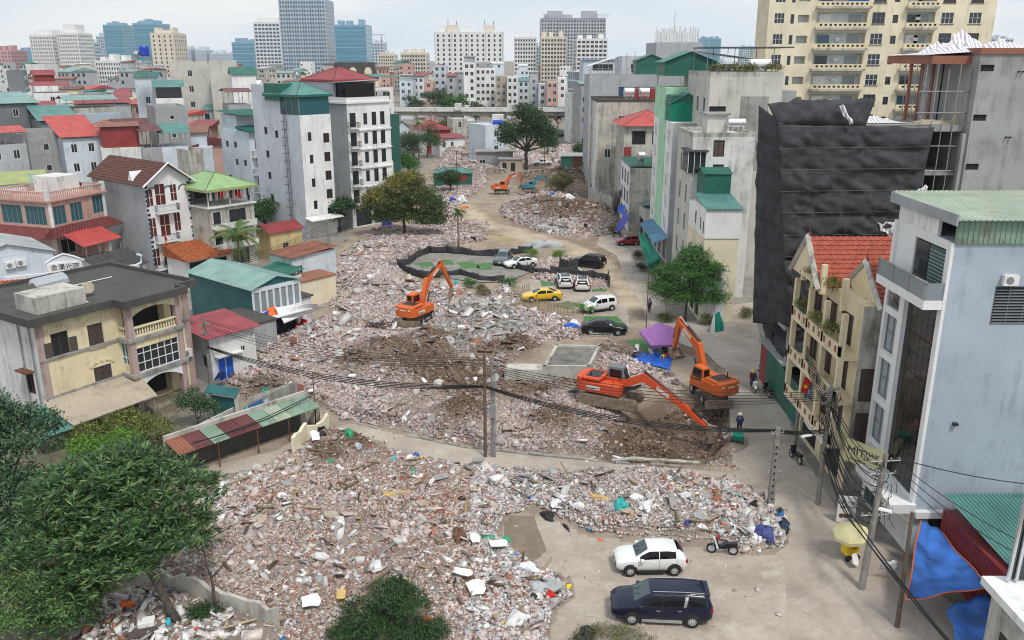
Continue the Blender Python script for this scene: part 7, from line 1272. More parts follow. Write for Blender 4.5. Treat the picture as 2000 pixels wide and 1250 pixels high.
g=G(1192,806);excavator('tracked orange excavator digging in the pit by the alley',(g.x,g.y,max(terr1(g.x+dx,g.y+dy)for dx in(-2,-1,0,1,2)for dy in(-1.4,-.7,0,.7))+.04),D_(-24),D_(-28),'dig_red',((.6,.5),(2.7,1.6),(5.9,-.2),(7.9,-1.6),-.2),False,cabmat='w_darkgrey',s=1.03)
g=G(1383,778);excavator('wheeled orange excavator standing at the alley edge',(g.x,g.y,.02),D_(97),D_(118),'dig_orange',((.5,.45),(1.7,3.1),(4.4,4.6),(4.9,2.0),1.2),True,blade=True)
g=G(818,632);excavator('wheeled orange excavator with breaker on the middle rubble',(g.x,g.y,terr1(g.x,g.y)-.1),D_(74),D_(60),'dig_orange',((.5,.45),(1.7,3.0),(4.3,4.3),(6.3,1.2),.35),True,blade=True,grab=True,s=1.04)
g=G(980,379);excavator('wheeled orange excavator far back by the rubble heap',(g.x,g.y,.15),D_(4),D_(8),'dig_orange',((.5,.45),(1.9,2.9),(4.4,3.4),(4.9,.9),.9),True,s=.86)
g=G(1036,381);excavator('small teal excavator working on the far mound',(g.x,g.y,.8),D_(10),D_(10),'dig_teal',((.5,.45),(1.5,2.5),(3.6,3.4),(5.0,.9),.9),False,s=.72,decals=False)
# ---- motorbikes
def bike(label,px,heading,body,seat='black_trim',z=.02,shield=None,helmet=None):
 t=thing('parked_motorbike',label,'motorbike',G(*px)+Vector((0,0,z)),heading);X=Matrix.Rotation(PI/2,4,'X')
 for x in(-.62,.62):w_=objm('wheel',MB().lathe([(.22,-.05),(.30,-.04),(.30,.04),(.22,.05)],16,X,False).mesh('wheel','tyre'),t,(x,0,.30));MB().lathe([(.21,-.02),(.21,.02)],12,X).build('rim','rim',w_)
 MB().plate([(-.85,.62),(-.5,.5),(-.1,.38),(.25,.36),(.42,.95),(.36,1.0),(.2,.55),(-.1,.62),(-.3,.74),(-.85,.82)],-.13,.13).build('fairing',body,t,bevel=.05);MB().hexa([(-.85,-.13,.78),(.0,-.12,.70),(.0,.12,.70),(-.85,.13,.78)],[(-.85,-.11,.86),(.0,-.09,.78),(.0,.09,.78),(-.85,.11,.86)]).build('seat',seat,t,bevel=.03);MB().plate([(.22,.42),(.34,.40),(.52,1.0),(.42,1.02)],-.2,.2).build('leg_shield',shield or body,t,bevel=.03)
 MB().tube([(.62,.07,.3),(.42,.07,1.02)],.025,5).tube([(.62,-.07,.3),(.42,-.07,1.02)],.025,5).build('fork','steel',t);MB().tube([(.25,-.36,1.02),(.4,-.2,1.06),(.4,.2,1.06),(.25,.36,1.02)],.018,5).build('handlebar','black_trim',t);MB().lathe([(.10,0),(.08,.06)],10,Matrix.Translation((.5,0,.98))@Matrix.Rotation(PI/2,4,'Y')).build('headlight','lamp',t);MB().plate([(.36,.58),(.62,.66),(.9,.52),(.88,.48),(.62,.6),(.38,.54)],-.06,.06).build('mudguard',body,t);MB().tube([(-.9,-.16,.36),(-.2,-.16,.28)],.045,6).build('exhaust','steel',t);MB().tube([(.3,.3,1.03),(.28,.34,1.2)],.012,4).tube([(.3,-.3,1.03),(.28,-.34,1.2)],.012,4).build('mirrors','black_trim',t)
 if helmet:h_=MB().lathe([(.13,0),(.15,.08),(.12,.18),(.03,.22)],10).build('helmet',helmet,t);h_.location=(.3,.1,1.06)
 return t
bike('black motorbike with white leg shield beside the front rubble',(1410,1082),D_(168),'paint_black',shield='paint_white',helmet='paint_red');bike('blue scooter with dark seat by the heap of blue tarpaulin',(1527,1032),D_(95),'mural_blue',helmet='black_trim');bike('black scooter parked in the alley below the flag',(1553,900),D_(100),'paint_black','black_trim');bike('dark scooter parked beside the green hoarding',(1497,772),D_(95),'paint_black');bike('silver motorbike standing on the blue ground sheet',(1242,695),D_(70),'paint_white',z=.05);bike('white scooter under the edge of the netted building',(1482,728),D_(80),'paint_white');bike('blue motorbike near the violet shop tarpaulin',(1205,462),D_(20),'paint_navy');bike('dark motorbike by the flowering tree',(866,432),D_(190),'paint_black',z=.3)
# ---- people (one skinned body each, clothes as children)
plain('skin',(.36,.20,.13),.6,var=.05);plain('cloth_blue',(.012,.05,.24),.8);plain('cloth_navy',(.015,.02,.05),.8);plain('cloth_dark',(.025,.025,.028),.85);plain('straw',(.62,.50,.28),.8);plain('straw_pale',(.68,.63,.52),.8);plain('cloth_red',(.28,.02,.02),.8);plain('hair',(.012,.010,.009),.6)
def skin(nm,P_,E,R,mat,par):
 me=bpy.data.meshes.new(nm);me.from_pydata(P_,E,[]);me.materials.append(M(mat));o=objm(nm,me,par);o.modifiers.new('skin','SKIN');sv=me.skin_vertices[0].data if me.skin_vertices else None
 if sv is None:
  me.attributes;bm=bmesh.new();bm.from_mesh(me);bm.verts.layers.skin.verify();bm.to_mesh(me);bm.free();sv=me.skin_vertices[0].data
 for i,r in enumerate(R):sv[i].radius=(r,r);sv[i].use_root=(i==0)
 md=o.modifiers.new('sub','SUBSURF');md.levels=md.render_levels=2;return o
def person(label,loc,heading,J,top,legs,hat=None,hatmat='straw'):
 """J: joints pelvis, chest, neck, head, then left/right shoulder, elbow, wrist, finger, hip, knee, ankle, toe"""
 t=thing('person',label,'person',loc,heading);k=list(J);P_=[J[q]for q in k];ix={q:i for i,q in enumerate(k)}
 E=[('pel','chest'),('chest','neck'),('neck','head')]+[(a+s,b_+s)for s in 'LR' for a,b_ in(('sh','el'),('el','wr'),('wr','fi'),('hip','kn'),('kn','an'),('an','to'))]+[('chest','shL'),('chest','shR'),('pel','hipL'),('pel','hipR')]
 Rr=dict(pel=.13,chest=.14,neck=.055,head=.10,sh=.065,el=.043,wr=.03,fi=.025,hip=.095,kn=.06,an=.042,to=.04);rad=[Rr[q[:-1]if q[-1]in 'LR' else q]for q in k];skin('body',P_,[(ix[a],ix[b_])for a,b_ in E],rad,'skin',t)
 def sub(nm,keys,es,add,mat):i2={q:i for i,q in enumerate(keys)};skin(nm,[J[q]for q in keys],[(i2[a],i2[b_])for a,b_ in es],[Rr[q[:-1]if q[-1]in 'LR' else q]+add for q in keys],mat,t)
 sub('jacket',['pel','chest','shL','shR','elL','elR','wrL','wrR'],[('pel','chest'),('chest','shL'),('chest','shR'),('shL','elL'),('elL','wrL'),('shR','elR'),('elR','wrR')],.02,top);sub('trousers',['pel','hipL','hipR','knL','knR','anL','anR'],[('pel','hipL'),('pel','hipR'),('hipL','knL'),('knL','anL'),('hipR','knR'),('knR','anR')],.022,legs)
 h_=Vector(J['head']);MB().lathe([(.02,.15),(.08,.13),(.115,.05),(.11,-.04)][::-1],10,Matrix.Translation(h_+Vector((-.015,0,0)))).build('hair','hair',t,smooth=True);MB().box(.095,.125,-.015,.015,-.03,.02,Matrix.Translation(h_)).build('nose','skin',t)
 if hat=='cone':MB().lathe([(.25,.04),(.13,.14),(.01,.24)],16,Matrix.Translation(h_)).build('conical_hat',hatmat,t,smooth=True)
 if hat=='round':MB().lathe([(.2,.06),(.13,.08),(.12,.17),(.03,.2)],14,Matrix.Translation(h_)).build('hat',hatmat,t,smooth=True)
 return t
STAND=dict(pel=(0,0,.92),chest=(0,0,1.25),neck=(0,0,1.45),head=(.02,0,1.60),shL=(0,.19,1.38),elL=(-.02,.24,1.10),wrL=(.08,.22,.88),fiL=(.12,.2,.80),shR=(0,-.19,1.38),elR=(-.02,-.24,1.10),wrR=(.1,-.2,.92),fiR=(.16,-.18,.86),hipL=(0,.1,.88),knL=(.02,.1,.48),anL=(0,.1,.08),toL=(.14,.11,.03),hipR=(0,-.1,.88),knR=(.02,-.1,.48),anR=(-.02,-.1,.08),toR=(.12,-.11,.03))
WALK=dict(STAND,chest=(.08,0,1.24),neck=(.13,0,1.43),head=(.18,0,1.57),shL=(.09,.19,1.36),shR=(.09,-.19,1.36),elL=(.05,.25,1.08),wrL=(.3,.22,.98),fiL=(.38,.2,.95),elR=(.05,-.25,1.08),wrR=(.3,-.22,.98),fiR=(.38,-.2,.95),knL=(.18,.1,.5),anL=(.14,.1,.1),toL=(.28,.1,.06),knR=(-.05,-.1,.48),anR=(-.26,-.1,.12),toR=(-.14,-.1,.03))
RIDE=dict(STAND,pel=(0,0,.92),hipL=(.02,.11,.9),hipR=(.02,-.11,.9),knL=(.36,.17,.82),knR=(.36,-.17,.82),anL=(.32,.16,.4),anR=(.32,-.16,.4),toL=(.45,.16,.36),toR=(.45,-.16,.36),elL=(.2,.28,1.15),wrL=(.42,.26,1.08),fiL=(.48,.26,1.06),elR=(.2,-.28,1.15),wrR=(.42,-.26,1.08),fiR=(.48,-.26,1.06))
SIT=dict(RIDE,pel=(0,0,.45),chest=(0,0,.8),neck=(0,0,1.0),head=(.02,0,1.15),hipL=(.02,.1,.44),hipR=(.02,-.1,.44),knL=(.4,.12,.46),knR=(.4,-.12,.46),anL=(.4,.12,.08),anR=(.4,-.12,.08),toL=(.53,.12,.03),toR=(.53,-.12,.03),shL=(0,.19,.93),shR=(0,-.19,.93),elL=(.05,.25,.68),elR=(.05,-.25,.68),wrL=(.25,.15,.55),wrR=(.25,-.15,.55),fiL=(.32,.12,.53),fiR=(.32,-.12,.53))
g=G(1443,845);person('walker in blue top and pale conical hat pushing a cart',g+Vector((0,0,.01)),D_(255),WALK,'cloth_blue','cloth_dark','cone','straw_pale')
g=G(1440,862);t=thing('hand_cart','green two wheeled hand cart pushed down the alley','cart',g,D_(255));MB().hexa([(-.1,-.3,.45),(.9,-.3,.45),(.9,.3,.45),(-.1,.3,.45)],[(-.2,-.4,.85),(1.0,-.4,.85),(1.0,.4,.85),(-.2,.4,.85)]).build('tray','net_green',t);X=Matrix.Rotation(PI/2,4,'X');[objm('wheel',MB().lathe([(.24,-.03),(.28,-.03),(.28,.03),(.24,.03)],14,X).mesh('wheel','tyre'),t,(.4,y,.28))for y in(-.42,.42)];MB().tube([(-.55,-.3,.95),(.3,-.3,.5)],.02,5).tube([(-.55,.3,.95),(.3,.3,.5)],.02,5).build('handles','steel_tube',t)
person('standing man in blue top and dark trousers near the rounded tree',G(1268,611)+Vector((0,0,.012)),D_(230),STAND,'cloth_blue','cloth_dark')
g=G(1470,762);bk=bike('motorbike carrying two riders down the alley',(1472,763),D_(265),'paint_white');bk.name='ridden_motorbike';person('rider in dark clothes and straw hat on the moving motorbike',g+Vector((.0,.1,.0)),D_(265),RIDE,'cloth_dark','cloth_dark','round','straw');person('passenger in red top and yellow helmet on the moving motorbike',g+Vector((.05,.55,.0)),D_(265),RIDE,'cloth_red','cloth_navy','round','flag_yellow')
person('seated person in black at the stools under the purple umbrella',G(1297,692),D_(280),SIT,'cloth_dark','cloth_navy');person('seated person in blue beside the yellow stool',G(1312,692),D_(230),SIT,'cloth_navy','cloth_blue')
# ------------------------------------------------------------------ vegetation
GRN={'mango':[(.045,.10,.036),(.07,.15,.048),(.105,.20,.065),(.17,.25,.085),(.03,.065,.027)],'dark':[(.03,.07,.034),(.05,.105,.05),(.075,.14,.065),(.13,.20,.10)],'bright':[(.10,.24,.03),(.14,.30,.03),(.18,.34,.05),(.07,.16,.03)],'round':[(.05,.14,.03),(.075,.19,.035),(.10,.23,.05),(.035,.09,.025)],
    'flower':[(.045,.085,.03),(.07,.11,.035),(.10,.14,.04),(.33,.25,.04),(.25,.20,.04)],'olive':[(.12,.16,.035),(.17,.20,.05),(.09,.12,.035),(.24,.23,.06)],'feather':[(.14,.24,.07),(.10,.19,.06),(.18,.28,.09),(.07,.13,.045)],'dry':[(.15,.14,.05),(.20,.17,.06),(.11,.12,.04),(.07,.10,.03)],'deep':[(.03,.07,.025),(.045,.10,.03),(.065,.13,.04),(.02,.05,.02)]}
def leafmesh(name,C,size,asp,pal,rng,rosette=0,droop=.35,top_bias=None,flowers=None):
 """C: clump/leaf points (n,3) with outward dirs (n,3)"""
 P,D=C;n=len(P)
 if rosette:
  k=rosette;P=np.repeat(P,k,0);D=np.repeat(D,k,0);a=rng.random(len(P))*2*PI;e=rng.uniform(-.25,.75,len(P));ax=np.stack([np.cos(a)*np.cos(e),np.sin(a)*np.cos(e),np.sin(e)-droop*.5],1)+D*.35
 else:ax=rng.normal(0,1,(n,3));ax[:,2]-=droop
 ax/=np.linalg.norm(ax,axis=1)[:,None];up=D+rng.normal(0,.45,D.shape)+np.array([0,0,.7]);sd=np.cross(ax,up);sd/=np.linalg.norm(sd,axis=1)[:,None]+1e-9
 s=size*rng.uniform(.6,1.3,len(P))[:,None];w=s*asp;base=P+(ax*s*.1 if rosette else-ax*s*.5);mid=base+ax*s*.5;tip=base+ax*s-np.array([[0,0,1]])*s*.12*droop
 V=np.stack([base,mid+sd*w*.5,tip,mid-sd*w*.5],1).reshape(-1,3);F=np.arange(len(V)).reshape(-1,4)
 pc=np.array(GRN[pal]);ci=rng.integers(0,len(pc)if flowers is None else 3,len(P));col_=pc[ci]
 if flowers is not None:fm=flowers(P,D)&(rng.random(len(P))<.6);col_[fm]=pc[rng.integers(3,5,fm.sum())]
 col_=col_*rng.uniform(.7,1.3,(len(P),1));return npmesh(name,V,F,'leaf',np.repeat(np.clip(col_,0,1),4,0))
def crown_pts(ells,n,rng,clump=.5,per=14,shell=.75):
 """points in clumps over the shells of several ellipsoids"""
 vol=np.array([e[3]*e[4]+e[4]*e[5]+e[3]*e[5]for e in ells]);idx=rng.choice(len(ells),max(1,n//per),p=vol/vol.sum());E=np.array(ells)[idx];d=rng.normal(0,1,(len(E),3));d[:,2]=np.where(d[:,2]<-.35,-d[:,2]*.5,d[:,2]);d/=np.linalg.norm(d,axis=1)[:,None]
 r=shell+(1-shell)*rng.random(len(E))-.35*(rng.random(len(E))<.25);c=E[:,:3]+d*E[:,3:6]*r[:,None];P=np.repeat(c,per,0)+rng.normal(0,clump,(len(c)*per,3))*np.array([1,1,.6]);return P,np.repeat(d,per,0)
def limb(mb,p,q,r0,r1,rng,k=4,wob=.15):
 p,q=Vector(p),Vector(q);pts=[];L=(q-p).length
 for i in range(k+1):t=i/k;o=p.lerp(q,t);pts.append(o+Vector(rng.normal(0,wob*L*.12,3))*(1 if 0<i<k else 0))
 mb.tube(pts,[r0+(r1-r0)*i/k for i in range(k+1)],7,cap=True)
def tree(name,label,loc,ells,n,size,asp,pal,trunk=.2,lean=(0,0),rosette=0,clump=.5,per=14,seed=1,bark='bark',cat='tree',group=None,flowers=None,droop=.35,fork=.35,shell=.75):
 rng=np.random.default_rng(seed);t=thing(name,label,cat,loc,0,group);m=MB();ztop=max(e[2]for e in ells);f=Vector((lean[0]*fork,lean[1]*fork,ztop*fork));limb(m,(0,0,-.1),f,trunk,trunk*.75,rng)
 for e in ells[:9]:limb(m,f,(e[0],e[1],e[2]-.2*e[5]),trunk*.6,trunk*.15,rng);
 for e in ells[:6]:
  for _ in range(2):a=rng.random()*2*PI;limb(m,(e[0],e[1],e[2]-.3*e[5]),(e[0]+.75*e[3]*math.cos(a),e[1]+.75*e[4]*math.sin(a),e[2]+.3*e[5]),trunk*.2,trunk*.05,rng,3)
 m.build('trunk',bark,t,smooth=True);o=objm('crown',leafmesh('crown',crown_pts(ells,n,rng,clump,per,shell),size,asp,pal,rng,rosette,droop,flowers=flowers),t);o['kind']='stuff';return t
def blobs(rng,n,R,H,z0,rmin,rmax):
 out=[]
 for i in range(n):a=rng.uniform(0,2*PI);r=R*math.sqrt(rng.random())*.8;s=rng.uniform(rmin,rmax);out.append((r*math.cos(a),r*math.sin(a),z0+rng.random()*H*(1-.5*(r/R)**2),s,s,s*.75))
 return out
R_=random.Random(3)
# mango tree bottom left: leaning stems, dense rosettes
g=G(352,1222);e=[(-5.15,1.8,6.35,2.33,2.14,1.9),(-2.95,2.4,7.15,2.23,2.05,1.7),(-0.55,2.6,6.35,2.05,1.86,1.6),(0.45,1.4,4.85,1.21,1.21,1.2),(-2.35,0.6,5.45,2.14,1.67,1.7),(-5.05,0.2,4.65,1.86,1.49,1.6),(-3.65,-0.4,3.65,1.67,1.21,1.3),(-6.35,2.6,5.35,1.58,1.58,1.5),(-1.95,-0.3,4.05,1.4,1.12,1.2),(-0.75,0.8,4.65,1.49,1.21,1.3),(-4.35,-0.8,2.65,1.3,0.93,1),(-5.95,-0.6,2.45,1.58,1.12,1.3),(-5.15,-1.2,1.25,1.4,0.93,1),(-7.15,1,3.65,1.49,1.3,1.4)]
tree('mango_tree','big mango tree with leaf rosettes leaning from the front rubbish',g,e,3700,.44,.18,'mango',.24,(-3,.6),rosette=11,clump=.28,per=2,seed=2,fork=.45,shell=.86)
g=G(20,1120);e=[(-3.4,4,7.54,2.6,2.6,2),(-0.6,4.5,6.34,2.2,2.2,2),(-3,2.5,5.82,2.4,2,1.8),(-1.2,1.5,4.27,2.4,1.8,1.8),(-5,1.5,4.1,2.2,2,2),(0.4,2.4,3.93,1.5,1.5,1.4),(-1.9,0,2.9,2.4,1.6,1.4),(-4.9,5.5,7.02,2,2,2),(-0.9,-0.8,1.69,2,1.2,1.2),(0.8,0.4,2.38,1.6,1.2,1.3),(-3.9,-1,1.86,2.2,1.2,1.3)]
tree('dark_tree','tall dark feathery tree at the left edge behind the mango',g,e,40000,.26,.42,'dark',.3,seed=3,clump=.30,per=24,droop=.7)
g=G(60,1262);e=[(-1.6,.5,2.6,1.4,1.2,.9),(.4,.8,2.9,1.3,1.1,.9),(1.6,.3,2.1,1.0,.9,.7),(-.4,-.6,1.9,1.3,.9,.7),(-2.8,0,2.4,1.2,1,.8)]
tree('light_tree','small yellow-green feathery tree in the bottom left corner',g,e,14000,.16,.45,'feather',.12,seed=4,clump=.22,per=22,droop=.6)
g=G(250,900);e=[(-2.4,0,1.9,1.4,1.1,1.0),(0,.6,2.6,1.7,1.3,1.1),(1.9,.9,2.2,1.3,1.1,.9),(-.9,-.6,1.6,1.4,.9,.8)]
tree('shrub','olive green shrub below the yellow villa porch',g,e,9000,.18,.5,'olive',.1,seed=5,clump=.25,cat='shrub',group='garden shrubs')
g=G(215,925);e=[(-1.4,0,2.0,1.4,1,.8),(.9,.2,2.4,1.2,1,.8),(0,.8,1.6,1.5,1,.8)]
tree('shrub','bright lime green shrub above the mango crown',g,e,8000,.17,.45,'bright',.1,seed=6,clump=.22,cat='shrub',group='garden shrubs')
g=G(388,835);tree('shrub','dark green garden tree in front of the villa gate',g,[(-.4,.2,2.1,1.2,1,1.1),(.6,.4,1.5,1,.9,.8)],4500,.16,.5,'dark',.08,seed=7,clump=.2,cat='shrub',group='garden shrubs')
g=G(345,868);tree('shrub','low flower bed shrubs with yellow leaves along the garden wall',g,[(-2.2,-.8,.7,.9,.5,.5),(-.6,-.2,.6,.9,.5,.5),(1,.5,.6,.9,.5,.5),(2.4,1.1,.7,.8,.5,.5)],4000,.14,.5,'olive',.04,seed=8,clump=.15,cat='shrub',group='garden shrubs')
g=G(765,1262);e=[(-1.4,.4,1.5,1.2,1,1.0),(0,.7,2.4,1.1,1,1.0),(.9,.5,2.0,1.0,.9,1.0),(-.6,0,1.0,1.4,1,.8),(-2.2,-.2,.8,1,.8,.6),(2.1,-.3,1.1,.8,.7,.6),(1.1,-.2,.9,1.1,.9,.7),(.3,.6,3.0,.6,.6,.6)]
tree('shrub','dense dark green bush at the bottom edge of the picture',g,e,22000,.13,.42,'deep',.1,seed=9,clump=.17,per=18,cat='shrub')
# bare young tree
g=G(425,1200);t=thing('bare_tree','bare young tree growing from the broken wall','tree',g);m=MB();rng=np.random.default_rng(4);limb(m,(0,0,-.1),(-.1,0,2.2),.09,.07,rng);limb(m,(-.1,0,2.2),(-.5,.2,4.2),.06,.03,rng);limb(m,(-.1,0,2.2),(1.0,.4,3.4),.06,.02,rng);limb(m,(-.5,.2,4.2),(1.8,.6,5.4),.035,.01,rng);limb(m,(-.5,.2,4.2),(-.9,.4,5.2),.03,.01,rng)
for i in range(16):a=Vector((rng.uniform(-.6,1.4),rng.uniform(0,.5),rng.uniform(3,5)));limb(m,a,a+Vector((rng.uniform(-.5,.6),rng.uniform(-.3,.3),rng.uniform(.2,.8))),.014,.005,rng,2)
m.build('trunk','bark',t,smooth=True)
tree('shrub','small tuft of leaves at the foot of the bare young tree',G(395,1212),[(0,0,.5,.7,.5,.45),(.6,.2,.4,.5,.4,.3)],2600,.13,.35,'deep',.03,seed=19,clump=.14,cat='shrub')
# flowering tree and companions by the ornate tower
g=G(790,462);e=[(-3.6,0,6.0,3.0,2.6,2.2),(0,0,8.2,3.4,2.8,2.2),(3.6,0,5.6,3.2,2.6,2.4),(-1.5,-1,5,3.2,2,2),(1.8,-.8,6.6,3,2.2,2),(-5,.5,4.6,2,2,1.6),(5,.2,4.2,2,2,1.8),(2.6,-.5,3.2,2.4,1.6,1.4),(-3,-.5,3.0,2.6,1.6,1.5),(5.6,0,2.8,1.8,1.5,1.3),(0,-.8,3.6,2.6,1.6,1.5),(1.2,0,9.4,2,1.8,1.4)]
tree('flowering_tree','round tree with yellow blossom on its crown beside the dirt road',g,e,36000,.32,.5,'flower',.28,seed=10,clump=.45,per=20,flowers=lambda P,D:P[:,2]-.45*P[:,0]+1.5*np.random.default_rng(1).normal(0,1,len(P))>8.0)
for i,(px,py,hh,rr_,pal,lab)in enumerate([(520,455,6.5,3.2,'deep','leafy tree at the foot of the ladder tower'),(655,430,9.5,3.6,'deep','tall dark tree between the two white towers'),(665,452,5.5,2.6,'deep','lower dark tree between the two white towers'),(810,330,9,4.5,'deep','dark tree behind the flowering tree'),(835,308,9,5,'deep','green tree left of the red hipped house'),(800,345,6,3.6,'round','bright bush behind the flowering tree'),(880,375,4.2,3.0,'deep','low tree before the rubble heap'),(985,300,8,2.6,'bright','light green small tree by the grey and white house'),(1140,318,6,3.4,'deep','dark tree by the old white house'),(1070,300,7,4.5,'deep','tree right of the big site tree'),(1100,378,3.5,3.4,'dry','olive bush on the brown mound'),(1160,350,4,4,'dry','bush beside the stained house'),(815,246,15,5,'deep','tree beyond the viaduct, left end of row'),(842,245,16,5,'dark','tree beyond the viaduct, second in row'),(868,246,15,5,'deep','tree beyond the viaduct, third in row'),(895,247,13,5,'round','tree beyond the viaduct, right end of row'),(930,250,9,5,'deep','tree under the viaduct near the parked cars'),(1090,255,9,6,'deep','tree under the viaduct behind the site'),(880,262,7,4,'dry','tree before the viaduct pier')]):
 g=G(px,py);rng=np.random.default_rng(40+i);tree('tree',lab,g,blobs(rng,7,rr_*.75,hh*.5,hh*.45,rr_*.42,rr_*.65),5200 if py>290 else 2400,.34 if py>290 else .7,.6,pal,.2,seed=60+i,clump=.45 if py>290 else .8,per=12,group='trees round the site')
g=G(1028,332);tree('site_tree','big tree standing alone in the middle of the cleared site',g,[(-4,0,10,3.6,3,3),(0,0,14,4,3.4,3),(4,0,10,3.6,3,3),(-1,-1,8.5,4.4,3,2.6),(2,-1,12,3.6,3,2.6),(5,0,6.5,3,2.4,2),(-5,0,7.4,2.6,2.4,2)],15000,.5,.55,'deep',.55,seed=11,clump=.6,per=16)
# round tree by the cream house
g=G(1338,628);e=[(0,0,5.6,2.5,2.2,1.8),(-2.2,0,3.8,2.0,1.8,1.5),(2.2,.2,4.2,2.0,1.8,1.5),(.6,.4,7.2,1.8,1.6,1.3),(-.8,-.5,3.0,2.2,1.5,1.2),(2.6,0,6.0,1.3,1.2,1.1),(-2.6,.3,5.4,1.2,1.1,1),(1.8,-.4,2.6,1.8,1.2,1),(3.4,0,2.8,1.1,1,.9)]
tree('round_tree','rounded bright green tree in front of the cream house',g,e,27000,.22,.5,'round',.16,seed=12,clump=.32,per=20)
for px,py,lab,pal in((1300,628,'dry hedge at the foot of the rounded tree','dry'),(1385,632,'dry bush beside the green plastic wrapped rubbish','dry'),(1455,618,'dusty bush below the black netting','dry'),(1250,505,'potted shrub beside the red hatchback','deep'),(1252,530,'potted plants under the green awning','deep'),(1195,455,'small shrub before the violet tarpaulin','olive'),(1140,612,'spiky plant before the white boxy car','bright'),(1040,500,'banana like plant behind the white sedan','bright'),(1092,505,'young plant by the net triangle','bright'),(995,560,'weedy bush by the fallen net','round'),(920,560,'weeds on the bank below the parking net','round'),(945,575,'lower weeds on the rubble bank','dry')):
 g=G(px,py);rng=np.random.default_rng(px);tree('shrub',lab,g,blobs(rng,5,.95,.6,.35,.3,.5),1500,.15,.45,pal,.05,seed=px,clump=.25,cat='shrub',group='weeds and shrubs of the site')
# grass at the lower edge
rng=np.random.default_rng(8);pl=gpoly([(1105,1262),(1130,1232),(1180,1222),(1250,1232),(1290,1262)]);n=2600;P=np.stack([rng.uniform(2,9,n),rng.uniform(35,38.5,n)],1);P=P[inpoly(P,pl)];P3=np.concatenate([P,rng.uniform(.02,.3,(len(P),1))],1);D=np.tile([[0,0,1.]],(len(P),1));gr=objm('grass',leafmesh('grass',(P3,D),.2,.12,'dry',rng,rosette=4,droop=0));tag(gr,'tuft of weeds by the bottom edge near the dark van','grass',kind='stuff')
# palms
def palm(name,label,loc,h,fl,nf,seed,group=None):
 rng=random.Random(seed);t=thing(name,label,'palm tree',loc,0,group);MB().tube([(0,0,-.1),(.1,0,h*.35),(.05,.1,h*.7),(0,0,h)],[.2,.16,.14,.13],8).build('trunk','bark_pale',t,smooth=True);pts=[Vector((fl*.95*u,0,fl*(.42*u-.85*u*u)))for u in[i/10 for i in range(11)]];V=[];F=[];C=[]
 m=MB().tube(pts,[.03*(1-i/11)+.006 for i in range(11)],4)
 V+=m.v;F+=m.f
 for i in range(44):
  u=.08+.9*i/44;k=min(9,int(u*10));p=pts[k].lerp(pts[k+1],u*10-k);ll=fl*.26*math.sin(PI*(.12+.85*u))+.1
  for s in(-1,1):
   o=len(V);q=p+Vector((ll*.45,s*ll*.8,-ll*.55));V+=[tuple(p),tuple(p+Vector((.07,0,0))),tuple(q)];F.append((o,o+1,o+2)if s>0 else(o,o+2,o+1))
 for kind in range(2):
  me=bpy.data.meshes.new('frond');me.from_pydata(V,[],F);c=(.10,.17,.05)if kind==0 else(.24,.22,.06);at=me.attributes.new('col','FLOAT_COLOR','POINT');at.data.foreach_set('color',[x for _ in V for x in(*[q*rng.uniform(.7,1.3)for q in c],1)]);me.materials.append(M('leaf'));meshes=(me,)if kind==0 else(meshes[0],me)
 for i in range(nf):
  o=objm('frond',meshes[1 if rng.random()<.2 else 0],t,(0,0,h));o.rotation_euler=(rng.uniform(-.2,.2),rng.uniform(-.9,.75),i*2.4);o.scale=[rng.uniform(.8,1.1)]*3
 return t
palm('coconut_palm','coconut palm in front of the green roofed house',G(470,540),5.6,3.6,20,1);palm('areca_palm','taller small palm on the left behind the olive roof',G(66,385),6.5,2.6,12,2,'small palms on the left');palm('areca_palm','lower small palm on the left behind the olive roof',G(88,390),4.6,2.4,12,3,'small palms on the left');palm('areca_palm','small palm between grey walls above the narrow house',G(197,352),7,2.8,12,4,'small palms on the left');palm('areca_palm','thin papaya like palm standing in the cleared ground',G(895,492),6.0,1.4,10,5);palm('areca_palm','slender areca palm before the red hipped house',G(818,318),11,2.2,12,6);palm('areca_palm','palm by the sheet metal sheds',G(1145,330),6,3,12,7)
# ------------------------------------------------------------------ poles and wires
def pole(label,base,h,r=.16,mat='pole_concrete',lean=(0,0),arms=(),group='utility poles',square=False):
 g=G(*base);t=thing('utility_pole',label,'pole',g,0,group);top=Vector((lean[0],lean[1],h))
 if square:MB().hexa([(-r*1.2,-r,0),(r*1.2,-r,0),(r*1.2,r,0),(-r*1.2,r,0)],[(lean[0]-r*.8,lean[1]-r*.7,h),(lean[0]+r*.8,lean[1]-r*.7,h),(lean[0]+r*.8,lean[1]+r*.7,h),(lean[0]-r*.8,lean[1]+r*.7,h)]).build('shaft',mat,t)
 else:MB().tube([(0,0,-.1),top],[r,r*.7],10).build('shaft',mat,t)
 for z,w,a in arms:
  p=top*(z/h);d=Vector((math.cos(a),math.sin(a),0))*w/2;MB().tube([p-d,p+d],.05,4).build('cross_arm','steel_tube',t);m=MB();[m.lathe([(.05,0),(.07,.06),(.04,.14)],6,Matrix.Translation(p+d*q+Vector((0,0,.04))))for q in(-.9,-.4,.4,.9)];m.build('insulators','grey_trim',t)
 return g,g+top
gL,tL=pole('concrete pole in front of the white house with rose roof',(412,750),6.2,.15,arms=((5.6,1.2,.9),(4.9,1.0,.9)))
gM,tM=pole('dark wooden pole in the middle of the site road',(948,892),8.0,.14,'pole_wood');gN,tN=pole('pale concrete pole beside the dark wooden pole',(962,892),7.5,.15,arms=((7.2,.9,.2),));m=MB().box(-.2,.2,-.3,-.13,3.2,4.2).tube([(.2,-.1,0),(.2,-.1,6.8)],.05,6);o=m.build('meter_box','grey_trim',bpy.data.objects['utility_pole.002'])
